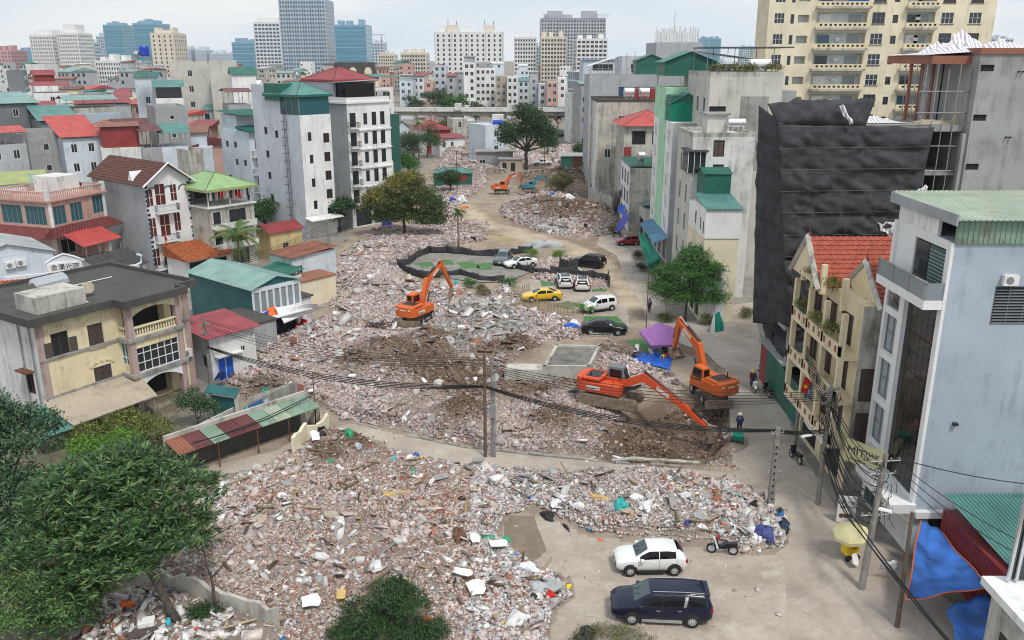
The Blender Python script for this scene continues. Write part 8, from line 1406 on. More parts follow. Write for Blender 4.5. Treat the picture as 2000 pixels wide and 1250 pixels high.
gR,tR=pole('square concrete pole with steps by the roadside rubble',(1503,1002),6.0,.17,square=True,arms=((5.6,.9,.3),(3.0,1.0,0)))
m=MB();[m.box(-.05,.05,-.185,-.15,.6+k*.45,.72+k*.45)for k in range(10)];m.build('recess_shade','interior_shade',bpy.data.objects['utility_pole.003'])  # near-black blocks on the shaft: painted shade in place of hollows
gA,tA=pole('tall concrete pole with tangled wires before the tiled house',(1597,985),8.3,.17,arms=((8,1.4,.4),(7.2,1.4,.4)));gB,tB=pole('leaning dark concrete pole beside the salon sign',(1682,1150),7.6,.2,lean=(.9,1.2),arms=((7.2,1.8,.1),(6.5,1.6,.1),(4.2,1.6,.1)));gC,tC=pole('thin dark pole with small street lamp near the blue tarpaulin',(1752,1225),6.2,.13,'pole_wood',lean=(.3,.8));gD,tD=pole('concrete pole at the corner of the netted building',(1552,872),8.6,.15);gT,tT=pole('thin rusty steel pole above the long shed',(618,832),4.6,.05,'rust');gF,tF=pole('far pole by the rubble heap shed',(893,372),8.5,.12,'pole_wood');gG,tG=pole('pole with tangled boxes beside the ladder tower',(648,565),9.0,.16);gH,tH=pole('slim pole by the big site tree',(1063,326),8,.1,'pole_wood');gK,tK=pole('pole at the left corner by the shop awning',(1262,640),6.5,.05,'rust')
def wire(mb,a,b,sag,r=.018,n=12):a,b=Vector(a),Vector(b);mb.tube([a.lerp(b,i/n)-Vector((0,0,sag*4*(i/n)*(1-i/n)))for i in range(n+1)],r,4,cap=False)
def cable(label,runs,r=.018,mat='cable',cat='cable',group='overhead wires'):
 m=MB();[wire(m,*q,r)for q in runs];return tag(one('overhead_cable',label,cat,m,mat,group=group),kind='stuff')
v3=lambda p,dz=0,dx=0,dy=0:Vector((p.x+dx,p.y+dy,p.z+dz));RW=random.Random(2)
cable('upper bundle of thin wires from the rose roof house to the middle poles',[(v3(tL,-.2-.16*i,RW.uniform(-.3,.3)),v3(tM,-.3-.1*i),.9+.08*i)for i in range(6)])
cable('thick sagging cable from the rose roof house to the middle poles',[(v3(tL,-2.6-.05*i),v3(tM,-2.4-.05*i),1.0+.1*i)for i in range(4)],.035)
cable('thick sagging cable from the middle poles to the roadside pole',[(v3(tM,-2.4-.05*i),v3(tR,-.15-.05*i),.8+.07*i)for i in range(4)],.035)
cable('bundle of wires from the middle poles across the pit to the alley',[(v3(tN,-.3-.13*i),v3(tA,-.35-.13*i,0,0),.8+.1*i)for i in range(5)],.022)
cable('cables from the roadside pole to the tiled house pole',[(v3(tR,-.15-.06*i),v3(tA,-2.9-.1*i),.15)for i in range(4)],.035)
cable('wires along the house fronts from the corner pole',[(v3(tD,-.3-.2*i),v3(tA,-.4-.2*i),.4)for i in range(7)],.03)
cable('heavy bundle of wires along the alley past the salon sign',[(v3(tA,-.6-.2*i,RW.uniform(-.2,.3)),v3(tB,-.5-.3*i,RW.uniform(-.3,.3)),.8+.12*i)for i in range(9)],.032)
cable('loose wires drooping along the house fronts',[(v3(tA,-3-.3*i,.3),v3(tB,-3-.3*i,.2),.9+.2*i)for i in range(5)],.035)
HB=[(.0,.0,.5),(.09,-.11,.62),(-.08,-.26,.45),(.05,-.38,.8)]
cable('heavy black cable bundle running down to the bottom edge',[(v3(tA,-4.2+b_,a_),Vector((gB.x-.6+a_,gB.y+a_,4.0+b_)),c_)for a_,b_,c_ in HB]+[(Vector((gB.x-.6+a_,gB.y+a_,4.0+b_)),Vector((20.6-a_,29.0,2.1-b_*.6)),c_*.4)for a_,b_,c_ in HB],.04)
cable('parallel wires crossing above the blue tarpaulin',[(v3(tB,-.4-.3*i,.6),Vector((26.5-1.0*i,35,5.2-.3*i)),.5)for i in range(3)],.025)
cable('single cable from the salon pole along the light blue wall',[(v3(tB,-.2,.5),Vector((36,43.2,5.0)),.7)],.03)
cable('thin wires over the far rubble heap',[(v3(tF,-.3),v3(tH,-.4),1.5),(v3(tG,-.4),v3(tF,-.5),2)],.03)
cable('wires from the tower pole down to the left houses',[(v3(tG,-.4-.3*i),Vector((-33,92,6-.2*i)),.5)for i in range(4)],.03)
cable('bent cable on the thin rusty pole over the shed roof',[(v3(tT,-1.8),v3(G(380,935),2.6),.3),(v3(tT,-1.9),v3(G(385,930),2.6),.45)],.04)
m=MB()
for i in range(60):
 a=tA+Vector((RW.uniform(-.5,.6),RW.uniform(-.6,.6),RW.uniform(-2.4,-.1)));b=a+Vector((RW.uniform(-.6,.6),RW.uniform(-.6,.6),RW.uniform(-1.6,.2)));wire(m,a,b,RW.uniform(.1,.5),.014,6)
tag(one('wire_tangle','tangle of black wires round the tiled house pole','cable',m,'cable'),kind='stuff');m=MB()
for i in range(40):a=tB+Vector((RW.uniform(-.6,.6),RW.uniform(-.6,.2),RW.uniform(-3.4,-.1)));wire(m,a,a+Vector((RW.uniform(-.5,.5),RW.uniform(-.5,.5),RW.uniform(-1.2,.1))),RW.uniform(.1,.4),.016,6)
tag(one('wire_tangle','tangle of black wires round the salon pole','cable',m,'cable'),kind='stuff')
def street_lamp(label,p,rz,k=1.0):t=thing('street_lamp',label,'lamp',p,rz);MB().tube([(0,0,0),(-.5*k,0,.5),(-1.1*k,0,.55)],.035,6).build('bracket','steel_tube',t);MB().hexa([(-1.75*k,-.12,.5),(-1.0*k,-.1,.5),(-1.0*k,.1,.5),(-1.75*k,.12,.5)],[(-1.7*k,-.08,.64),(-1.05*k,-.06,.62),(-1.05*k,.06,.62),(-1.7*k,.08,.64)]).build('head','white_trim',t,bevel=.03)
street_lamp('white street lamp head on the tiled house pole',gA+Vector((0,0,4.6)),D_(20),1.1);street_lamp('white street lamp on the thin dark pole near the tarpaulin',tC+Vector((0,0,-.8)),D_(-30),.9)
# ------------------------------------------------------------------ fences, nets
def netfence(label,pts,h,seed,mat='net_black',group='black net fences of the parking lot'):
 r=random.Random(seed);P_=[G(*p)for p in pts];t=thing('net_fence',label,'fence',P_[0],0,group);o=P_[0];m=MB();ps=MB();base=terr1
 for a,b in zip(P_[:-1],P_[1:]):
  l=(b-a).length;n=max(3,int(l/.5));d=(b-a).normalized();nn=Vector((-d.y,d.x,0));hs=[h*(.75+.35*r.random())for _ in range(3)];z0=max(0,base(a.x,a.y))*.3
  m.grid(lambda u,v:(a.lerp(b,u)-o)+nn*(.10*math.sin(9*u+3*v+seed)*(.4+v))+Vector((0,0,z0+v*(hs[0]*(1-u)+hs[1]*u-.18*abs(math.sin(u*l*1.1))))),n,4);ps.tube([a-o,a-o+Vector((0,0,h*1.15+z0))],.035,5)
 q=P_[-1]-o;ps.tube([q,q+Vector((0,0,h*1.15))],.035,5);m.build('net',mat,t,smooth=True).modifiers.new('t','SOLIDIFY').thickness=.015;ps.build('posts','pole_wood',t)
netfence('black net fence along the back of the gravel lot',[(798,512),(840,494),(872,494),(920,500),(968,502),(1012,496),(1040,492)],1.25,1);netfence('black net fence round the left end of the gravel lot',[(812,508),(800,518),(776,520),(800,536),(826,544),(860,542)],1.2,2);netfence('ragged black net along the front of the gravel lot',[(858,540),(900,538),(935,548),(985,552)],1.0,3);netfence('black net fence above the two white cars',[(1010,526),(1030,532),(1075,540),(1120,542),(1160,546),(1187,548),(1190,562)],1.3,4);netfence('torn black net triangle beside the black car',[(1092,528),(1112,538),(1128,536)],2.0,5);netfence('dark net by the flowering tree root',[(905,470),(930,474)],.8,6)
plain('bamboo',(.36,.29,.18),.8,var=.3)
def picket(label,a,b,h,n,mat='bamboo'):
 a,b=G(*a),G(*b);t=thing('picket_fence',label,'fence',a,0,'bamboo fences');d=b-a;me=MB().tube([(0,0,0),(0,0,h)],.035,5).mesh('picket',mat)
 for i in range(n):o=objm('picket',me,t,d*(i/(n-1))+Vector((0,0,random.uniform(-.1,.05))));o.rotation_euler=(random.uniform(-.08,.08),random.uniform(-.08,.08),0)
 MB().tube([(0,0,h*.3),d+Vector((0,0,h*.3))],.025,4).tube([(0,0,h*.75),d+Vector((0,0,h*.75))],.025,4).build('rail',mat,t)
picket('long bamboo fence below the yellow car',(1012,598),(1120,618),1.3,46);picket('short bamboo fence left of the yellow car',(1000,582),(1034,568),1.2,16);picket('row of short white stakes below the black sedan',(1152,657),(1196,659),.45,12,'w_old')
# ------------------------------------------------------------------ concrete tank
c=[G(1060,742),G(1152,742),G(1172,700),G(1085,698)];t=thing('concrete_tank','roofless concrete tank with wet floor in the middle of the site','tank',c[0]);o=c[0];Q=[p-o for p in c];hz=1.35
for a,b in((0,1),(1,2),(2,3),(3,0)):p,q=Q[a],Q[b];d=(q-p).normalized();n=Vector((-d.y,d.x,0))*.28;MB().hexa([p,q,q+n,p+n],[v+Vector((0,0,hz))for v in(p,q,q+n,p+n)]).build('wall','w_old',t)
ground_mat('g_wet',(.20,.185,.16),(.05,.05,.05),(.36,.33,.29),wet=.6,scale=2.5);MB().poly([v+Vector((0,0,hz-.22))for v in Q]).build('floor','g_wet',t)
p=G(985,742)-o;MB().hexa([p,Q[0]+Vector((-.02,0,0)),Q[0]+Vector((-.02,1.6,0)),p+Vector((.3,1.6,0))],[v+Vector((0,0,1.0))for v in(p,Q[0]+Vector((-.02,0,0)),Q[0]+Vector((-.02,1.6,0)),p+Vector((.3,1.6,0)))]).build('side_chamber','w_old',t)
wallrun('foundation_edge','broken concrete foundation strip along the pit','foundation',[G(1195,900),G(1230,897),G(1280,899),G(1330,902),G(1366,905)],.16,.3,'w_old',.6,6)
# ------------------------------------------------------------------ umbrella camp
crumple('ground_sheet','bright blue tarpaulin spread on the ground by the umbrella','tarpaulin',[v3(G(1224,702),.06),v3(G(1308,724),.08),v3(G(1314,694),.03),v3(G(1240,688),.03)],'tarp_blue',.25,4,22)
def umbrella(label,base,h,r,mat,n=8,tilt=(0,0),cat='umbrella'):
 t=thing('parasol',label,cat,base);t.rotation_euler=(tilt[0],tilt[1],.3);MB().tube([(0,0,0),(0,0,h)],.03,6).build('pole','steel_tube',t);m=MB();k=n
 P_=[(0,0,h+.05)]+[(r*.55*math.cos(2*PI*i/k),r*.55*math.sin(2*PI*i/k),h-.16)for i in range(k)]+[(r*math.cos(2*PI*i/k),r*math.sin(2*PI*i/k),h-.5)for i in range(k)]+[(r*math.cos(2*PI*i/k),r*math.sin(2*PI*i/k),h-.72)for i in range(k)]
 for i in range(k):j=(i+1)%k;m.add([P_[0],P_[1+i],P_[1+j],P_[1+k+i],P_[1+k+j],P_[1+2*k+i],P_[1+2*k+j]],[(0,1,2),(1,3,4,2),(3,5,6,4)])
 m.build('canopy',mat,t).modifiers.new('t','SOLIDIFY').thickness=.012;rb_=MB();[rb_.tube([(0,0,h-.02),(r*math.cos(2*PI*i/k),r*math.sin(2*PI*i/k),h-.52)],.012,4)for i in range(k)];rb_.build('ribs','steel',t)
plain('umb_purple',(.36,.15,.42),.7,var=.12);plain('umb_cream',(.68,.62,.34),.7,var=.05)
umbrella('big purple parasol with printed leaves near the excavator',G(1290,684),2.4,2.2,'umb_purple',5,(.26,-.12))
def stool(label,px,mat):t=thing('plastic_stool',label,'stool',G(*px),random.random(),'plastic stools');MB().box(-.17,.17,-.17,.17,.40,.45).build('seat',mat,t);[MB().hexa([(x*.2-.03,y*.2-.03,0),(x*.2+.03,y*.2-.03,0),(x*.2+.03,y*.2+.03,0),(x*.2-.03,y*.2+.03,0)],[(x*.14-.03,y*.14-.03,.4),(x*.14+.03,y*.14-.03,.4),(x*.14+.03,y*.14+.03,.4),(x*.14-.03,y*.14+.03,.4)]).build('leg',mat,t)for x in(-1,1)for y in(-1,1)]
for px,lab,mt in(((1295,702),'yellow plastic stool by the blue ground sheet','flag_yellow'),((1286,698),'blue plastic stool left of the yellow one','tarp_blue'),((1304,700),'red plastic stool right of the yellow one','flag_red'),((1280,690),'blue plastic stool nearest the white board','tarp_blue'),((1315,700),'dark blue stool at the right of the group','tarp_violet'),((1308,690),'violet stool behind the red one','tarp_violet')):stool(lab,px,mt)
def ragged_plate(w,l,th,key):
 r=random.Random(sum(map(ord,key)));n=9;w*=.82;l*=.82;return MB().prism([((w/2)*max(-1,min(1,1.35*math.cos(2*PI*i/n+.4)))*r.uniform(.72,1),(l/2)*max(-1,min(1,1.35*math.sin(2*PI*i/n+.4)))*r.uniform(.72,1))for i in range(n)],0,th)
def board(name,label,px,w,l,mat,z=.1,rz=0.,tilt=0.,cat='board',th=.04):o=one(name,label,cat,ragged_plate(w,l,th,label),mat,G(*px)+Vector((0,0,z+max(0,terr1(*G(*px)[:2])))),rz);o.rotation_euler=(tilt,tilt*.4,rz);return o
board('foam_board','white board leaning by the plastic stools',(1272,690),.6,1.8,'white_trim',.1,.3,.3)
# ------------------------------------------------------------------ litter one can pick out
for k,c in(('bag_teal',(.02,.34,.32)),('bag_green',(.02,.30,.15)),('bag_black',(.015,.015,.017)),('bag_white',(.66,.67,.68)),('foam_yellow',(.52,.36,.14)),('cloth_brown',(.13,.06,.035)),('tarp_indigo',(.05,.06,.20)),('card',(.42,.30,.17)),('bag_orange',(.62,.12,.03)),('bag_cyan',(.03,.42,.50)),('door_brown',(.16,.05,.03))):plain(k,c,.55,var=.2,scale=6,bump=.4,bscale=5)
def heap(name,label,px,w,l,h,mat,seed,cat='bag',rz=None):
 g=G(*px);z=max(0,terr1(g.x,g.y));rg=random.Random(seed);n,k=12,7;m=MB();ph=[rg.uniform(0,6.3)for _ in range(6)];vs=[]
 for j in range(k+1):
  f=j/k*PI*.55;
  for i in range(n):a=2*PI*i/n;q=1+.22*math.sin(3*a+ph[0]+2*f)+.14*math.sin(5*a+ph[1]-3*f)+rg.uniform(-.07,.07);vs.append((w/2*q*math.cos(a)*math.cos(f*.98 if j<k else PI/2),l/2*q*math.sin(a)*math.cos(f*.98 if j<k else PI/2),h*math.sin(f)*(1+.15*math.sin(2*a+ph[2]))))
 fs=[(j*n+i,j*n+(i+1)%n,(j+1)*n+(i+1)%n,(j+1)*n+i)for j in range(k)for i in range(n)];m.add(vs,fs);return one(name,label,cat,m,mat,(g.x,g.y,z-.06),rg.random()*3 if rz is None else rz)
for a in(('plastic_bag','teal plastic sack on the heap beside the site road',(662,850),.95,.7,.45,'bag_cyan'),('plastic_bag','second teal sack just below the first',(668,860),.8,.6,.35,'bag_cyan'),('plastic_bag','dark green net sack below the teal sacks',(684,876),.8,.6,.5,'bag_green'),('plastic_bag','black rubbish bag near the broken wall stub',(633,878),.5,.5,.35,'bag_black'),('plastic_bag','blue bag near the yellow scrap in front of the poles',(812,893),.5,.4,.3,'tarp_blue'),('plastic_bag','yellow scrap bag beside the blue bag',(825,902),.4,.3,.2,'flag_yellow'),('plastic_bag','green bag on the brick rubble near the lane',(647,915),.5,.35,.2,'bag_green'),('plastic_bag','lime bag in the upper front rubble',(806,928),.5,.3,.2,'bag_green'),
('plastic_bag','grey white bag in the gap of the front rubbish bank',(1130,1010),.8,.5,.3,'bag_white'),('plastic_bag','blue bag at the tip of the rubbish bank',(1038,985),.5,.35,.25,'tarp_blue'),('plastic_bag','white bags right of the jade bundle',(1240,1005),.9,.6,.35,'bag_white'),('plastic_bag','brown sack behind the jade bundle',(1232,1030),.6,.4,.3,'card'),('plastic_bag','white bag near the black motorbike',(1370,1050),.6,.5,.3,'bag_white'),('plastic_bag','dark blue bag near the black motorbike',(1340,1045),.5,.4,.25,'tarp_indigo'),('plastic_bag','green scrap below the roadside pole',(1440,1000),.5,.35,.2,'bag_green'),('plastic_bag','white bag heap below the emerald sheet',(1030,1130),1.3,.9,.4,'bag_white'),('plastic_bag','grey bag heap at the lower right rubble edge',(1050,1165),1.1,.8,.35,'w_grey'),('plastic_bag','crimson cloth at the lower right rubble edge',(1075,1175),.7,.4,.2,'flag_red'),('plastic_bag','white bag spill at the bottom edge',(1010,1230),1.6,1.0,.35,'bag_white'),('plastic_bag','yellow scrap at the lower right rubble edge',(1110,1150),.4,.3,.15,'flag_yellow'),('plastic_bag','black bag in the lower right rubble',(1040,1185),.6,.5,.3,'bag_black'),('plastic_bag','teal scraps near the poles in the upper front rubble',(770,905),.5,.35,.2,'bag_cyan'),('plastic_bag','white bag by the blue bag near the poles',(800,905),.7,.5,.3,'bag_white'),('plastic_bag','red scrap below the teal sacks',(725,885),.3,.25,.15,'flag_red'),('plastic_bag','silver bag below the dark green sack',(700,892),.6,.6,.4,'w_grey'),('plastic_bag','pale bag left of the mustard mattress',(690,995),.5,.35,.2,'bag_white'),
 ('plastic_bag','black bag alone above the open concrete patch',(902,992),.5,.4,.3,'bag_black'),('plastic_sheet','emerald plastic sheet over the dumped boards',(985,1055),.9,.7,.25,'bag_green'),('plastic_sheet','emerald plastic sheet in front of the dumped boards',(955,1080),.9,.4,.25,'bag_green'),('cloth_heap','brown cloth heap at the dumped boards',(897,1085),1.3,.8,.6,'cloth_brown'),('mattress','mustard foam mattress bent on the brick rubble',(760,990),1.2,.7,.3,'foam_yellow'),('mattress','cream foam sheet behind the mustard mattress',(785,982),1.7,.4,.25,'card'),('mattress','yellow foam mattress on rubble behind the white car',(1175,1000),1.9,.5,.2,'foam_yellow'),('plastic_bag','jade bundle among the rubbish behind the white car',(1210,1018),1.0,.9,.55,'bag_teal'),('plastic_bag','black bags at the left end of the rubbish bank',(1070,1010),1.2,.8,.4,'bag_black'),('plastic_bag','white bags at the left end of the rubbish bank',(1085,1000),.9,.6,.35,'bag_white'),('plastic_bag','white bag pile in the middle of the rubbish bank',(1260,1020),1.2,.8,.4,'bag_white'),('plastic_bag','black bag strip at the yard edge',(1105,1030),1.2,.25,.2,'bag_black'),('plastic_bag','orange scraps at the yard edge',(1172,1055),.5,.3,.15,'bag_orange'),('plastic_bag','green net bundle by the roadside pole',(1435,948),.7,.5,.3,'bag_green'),('tarp_heap','crumpled indigo tarpaulin by the blue scooter',(1492,1058),1.5,1.1,.6,'tarp_indigo'),('plastic_bag','black bags below the roadside pole',(1465,1012),1.4,.5,.35,'bag_black'),('plastic_bag','orange red sack under the mango tree',(250,1192),1.1,.5,.3,'bag_orange'),('plastic_bag','teal bag at the mango trunk foot',(330,1228),.4,.3,.4,'bag_cyan'),('plastic_bag','orange cloth behind the bush at the bottom',(836,1235),.5,.6,.3,'bag_orange'),('plastic_bag','black torn bag on the lower rubble',(668,1150),.9,.25,.15,'bag_black'),('plastic_bag','red bag on the lower left rubbish',(385,1245),.5,.3,.2,'flag_red'),('tarp_heap','charred black sheet heap at the bottom edge',(1140,1245),2.0,.9,.4,'bag_black'),('tarp_heap','blue scraps below the white sacks near the black sedan',(1115,648),1.8,.9,.4,'tarp_blue'),('plastic_bag','white sacks left of the black sedan',(1122,638),1.6,1.0,.5,'bag_white'),('tarp_heap','white plastic heap on the far road side',(902,395),3.0,1.8,1.3,'bag_white'),('tarp_heap','red tarpaulin scrap beside the white plastic heap',(908,406),2.4,1.0,.4,'bag_orange'),('tarp_heap','blue bundle left of the white plastic heap',(884,396),1.6,1.2,.8,'tarp_violet'),('tarp_heap','long grey tarpaulin mound behind the white sedan',(1065,482),6.0,1.8,1.0,'w_grey'),('tarp_heap','blue plastic scrap on the far grey heap',(1078,385),2,1,.7,'mural_blue'),('plastic_bag','pale foam sheet heap on the far mound',(1110,410),2.4,1.4,.9,'bag_white'),('tarp_heap','blue barrels wrapped in plastic by the ornate tower',(755,440),1.8,1.2,1.4,'tarp_violet'),('tarp_heap','grey blue sheet on the ground by the flowering tree',(730,452),3.0,1.4,.6,'w_bluegrey'),('plastic_bag','blue drum on the rubble bank below the parking net',(890,555),.9,.6,.6,'bag_cyan'),('plastic_bag','green wrapped rubbish stack below the rounded tree',(1400,645),1.3,1.2,1.9,'net_green'),('plastic_bag','white plastic strip on the green wrapped stack',(1392,650),.5,.4,1.9,'bag_white'),('plastic_bag','teal bag on the far left rubble near the shed',(480,800),.6,.4,.3,'bag_teal'),('plastic_bag','red scrap on the middle left rubble',(500,742),.6,.4,.25,'flag_red'),('plastic_bag','green weeds bag by the mural wall',(520,768),.9,.6,.3,'bag_green'),('plastic_bag','pink bag on the lower middle rubble',(915,1150),.35,.25,.2,'flag_red'),('plastic_bag','small blue bag left of the lower white pile',(1005,1105),.4,.3,.2,'tarp_blue'),('plastic_bag','small cyan bag on the mud patch edge',(1000,1112),.3,.25,.15,'bag_cyan')):
 heap(*a,seed=hash(a[1])%997 if False else sum(map(ord,a[1])),cat='litter' if 'bag' in a[0]else a[0].split('_')[0])
for a in(('foam_board','white panel leaning on the heap by the shed end',(618,890),.9,1.3,'white_trim',.4,.6,.6),('foam_board','large white board below the emerald sheet',(975,1095),1.5,.8,'white_trim',.35,.2,.15),('foam_board','white board with grey screen among the dumped boards',(928,1092),.8,.9,'white_trim',.35,.5,.5),('plank','dark plank above the dumped boards',(905,1050),1.6,.25,'grey_trim',.4,.1,.05),('foam_board','big white broken sheet on the lower rubble',(610,1195),1.4,1.2,'white_trim',.3,.4,.2),('foam_board','tall white sheet in the lower right rubble',(930,1185),1.3,1.4,'white_trim',.3,.3,.25),('egg_crate','white dimpled foam tray in the lower rubble',(905,1160),1.4,.7,'white_trim',.35,-.3,.15),('plank','pale plank across the lower left rubble',(470,1235),2.4,.2,'bamboo',.15,.5,.05),('plank','second pale plank beside it',(445,1225),1.9,.2,'bamboo',.12,1.9,.05),('plank','brown slab of boards under the mango tree',(290,1245),2.6,1.0,'shutter_brown',.1,.4,.05),('pallet_board','yellow corrugated sheet near the bottom bush',(668,1185),.7,.9,'foam_yellow',.3,.2,.3),('plank','grey asbestos sheet upright in the rubbish bank',(1312,1022),.7,1.6,'w_slab',.3,.25,.5),('door_leaf','brown fallen door near the white house',(575,690),1.0,2.0,'door_brown',.4,.4,.2),('door_leaf','brown cabinet door by the mural wall',(588,775),.8,1.6,'door_brown',.6,.3,.5),('foam_board','long white foam sheet by the mural wall',(562,772),.6,2.2,'white_trim',.6,-.6,.4),('crate','cardboard sheet tipped by the shed roof',(458,858),.9,1.0,'card',.4,.4,.6),('dark_tile','dark tile lying on the yard above the white car',(1212,1073),.6,.45,'black_trim',.02,-.1,.0),('plank','broken timber in the pit',(1210,880),1.4,.3,'w_bluewhite',-.6,-.5,.2),('concrete_plate','big round concrete plate on the front rubble',(935,905),1.1,.9,'w_slab',.3,.2,.1),('concrete_plate','flat grey concrete plate on the upper front rubble',(862,945),1.4,.9,'w_slab',.12,.5,.04)):board(*a)
t=thing('foam_box','white foam box under the mango tree','box',G(288,1228),.3);MB().box(-.4,.4,-.3,.3,0,.55).build('box','white_trim',t,bevel=.03);t=thing('foam_box','smaller white foam box at the bottom left','box',G(316,1243),.8);MB().box(-.3,.3,-.22,.22,0,.35).build('box','white_trim',t,bevel=.03)
t=thing('armchair','red armchair dumped in front of the white awning','chair',G(590,648)+Vector((0,0,.12)),-.6);MB().box(-.45,.45,-.4,.4,.15,.5).build('seat','flag_red',t,bevel=.08);MB().box(-.45,.45,.3,.5,.4,1.2).build('backrest','flag_red',t,bevel=.08);[MB().box(x-.1,x+.1,-.4,.4,.2,.75).build('armrest','flag_red',t,bevel=.06)for x in(-.5,.5)]
t=thing('office_chair','black office chair seat on the heap by the shed','chair',G(632,868)+Vector((0,0,.6)),.5);MB().box(-.3,.3,-.35,.25,0,.12).build('seat','bag_black',t,bevel=.04);MB().box(-.28,.28,.25,.35,.1,.75).build('backrest','bag_black',t,bevel=.04)
t=thing('plastic_chair','black chair standing on the far brown ground','chair',G(1145,450),.3);MB().box(-.3,.3,-.3,.3,.4,.5).build('seat','black_trim',t);MB().box(-.3,.3,.25,.32,.5,1.1).build('backrest','black_trim',t);[MB().box(x-.04,x+.04,y-.04,y+.04,0,.4).build('leg','black_trim',t)for x in(-.25,.25)for y in(-.25,.25)]
t=thing('cable_drum','rusty frame of brown timbers before the excavator on the rubble','debris',G(740,645)+Vector((0,0,.3)));m=MB();[m.tube([(random.uniform(-1.6,1.6),random.uniform(-.6,.6),random.uniform(0,.3)),(random.uniform(-1.6,1.6),random.uniform(-.6,.6),random.uniform(.3,1.1))],.07,5)for _ in range(12)];m.build('timbers','shutter_brown',t);t.name='timber_debris'
t=thing('uprooted_stump','uprooted tree stump with roots on the middle rubble','stump',G(668,678)+Vector((0,0,.3)));m=MB();m.tube([(-2.2,1.2,.5),(-.8,.5,.35),(.2,0,.2)],[.14,.18,.3],8);[m.tube([(.1,0,.3),(.1+1.1*math.cos(a),1.0*math.sin(a),.5+.4*math.sin(3*a)),(.1+1.9*math.cos(a+.3),1.6*math.sin(a+.3),.1)],[.12,.06,.02],5)for a in np.linspace(0,6,11)];m.build('roots','bark_pale',t)
t=thing('flatbed_truck','dark grey truck half hidden behind the flowering tree','truck',G(842,440)+Vector((0,0,.1)),D_(170));MB().box(-2.4,1.2,-1,1,.8,1.5).build('load_bed','w_darkgrey',t);MB().box(1.25,2.6,-1,1,.6,2.2).build('cab','paint_grey',t,bevel=.1);[wheel(t,(x,y,.42),.42,y>0)for x in(-1.6,1.9)for y in(-.9,.9)]
# ------------------------------------------------------------------ alley: signs, shop, tarpaulin stall
t=thing('salon_sign','cream salon signboard hung out over the alley','sign',(*G(1652,898,3.1)[:2],3.1),D_(-56));t.scale=(.92,.92,.85);MB().box(-.2,2.9,-.05,.3,0,1.7).build('panel','umb_cream',t);text(t,'MÍT',.85,'black_trim',(.75,-.06,1.0),(PI/2,0,0));text(t,'HAIR',.48,'black_trim',(2.0,-.06,1.2),(PI/2,0,0));text(t,'SALON',.42,'black_trim',(2.0,-.06,.72),(PI/2,0,0));MB().box(.3,2.6,-.06,-.051,.3,.38).build('print_line','black_trim',t)
t=thing('street_board','white barber board standing at the alley edge','sign',G(1650,1022),D_(-8));MB().box(-.55,.55,-.04,.04,.1,1.9).build('panel','white_trim',t);text(t,'CẮT TÓC',.26,'black_trim',(0,-.045,1.45),(PI/2,0,0));text(t,'GỘI ĐẦU',.2,'black_trim',(0,-.045,1.15),(PI/2,0,0));[MB().lathe([(.16,0),(.16,.006)],12,Matrix.Translation((x,-.042,.55))@Matrix.Rotation(PI/2,4,'X')).build('photo','cloth_brown',t)for x in(-.28,.0,.28)]
umbrella('pale yellow parasol over the street cart',G(1660,1085),2.2,1.05,'umb_cream',8,(.1,-.15));t=thing('street_cart','small yellow food cart under the parasol','cart',G(1658,1090),.2);MB().box(-.4,.4,-.3,.3,.35,1.15).build('cabinet','flag_yellow',t,bevel=.02);MB().box(-.45,.45,-.35,.35,1.15,1.2).build('counter','flag_red',t);[objm('wheel',MB().lathe([(.17,-.03),(.2,-.03),(.2,.03),(.17,.03)],12,Matrix.Rotation(PI/2,4,'X')).mesh('wheel','tyre'),t,(x,-.32,.2))for x in(-.28,.28)];text(t,'CHÈ',.2,'flag_red',(0,-.305,.8),(PI/2,0,0))
board('paper_sheet','white sheet blown against the leaning pole foot',(1668,1108),.7,.9,'white_trim',.5,.4,.9);cloth('rag_sheet','white plastic rag hung under the small street lamp','plastic',[G(1715,1112,.6),G(1755,1112,.8),G(1752,1095,1.4),G(1720,1098,1.3)],'tarp_white',.1,wr=.1)
fl=thing('flag','red flag with yellow star hung over the alley','flag',(gD.x+.3,gD.y-1.0,5.4),D_(-20));MB().tube([(.6,.3,-.7),(-.5,-.2,.7)],.025,5).build('staff','white_trim',fl);MB().grid(lambda u,v:(-.45-.15*u+.45*v,-.2+.3*u,.6-1.25*u-.25*v),5,4).build('cloth','flag_red',fl);st=MB().poly([(math.cos(PI/2+i*PI/5)*(.22 if i%2==0 else .09),0,math.sin(PI/2+i*PI/5)*(.22 if i%2==0 else .09))for i in range(10)]).build('star','flag_yellow',fl);st.location=(-.3,-.12,-.15)
t=thing('blue_signboard','blue slanted signboard on the shop below the flag','sign',(22.2,61.0,3.0),D_(-80));MB().box(0,3.4,-.05,.05,0,1.5).build('panel','mural_blue',t);text(t,'SỬA XE',.5,'white_trim',(1.7,-.06,.95),(PI/2,0,0));text(t,'RỬA XE',.4,'white_trim',(1.7,-.06,.4),(PI/2,0,0))
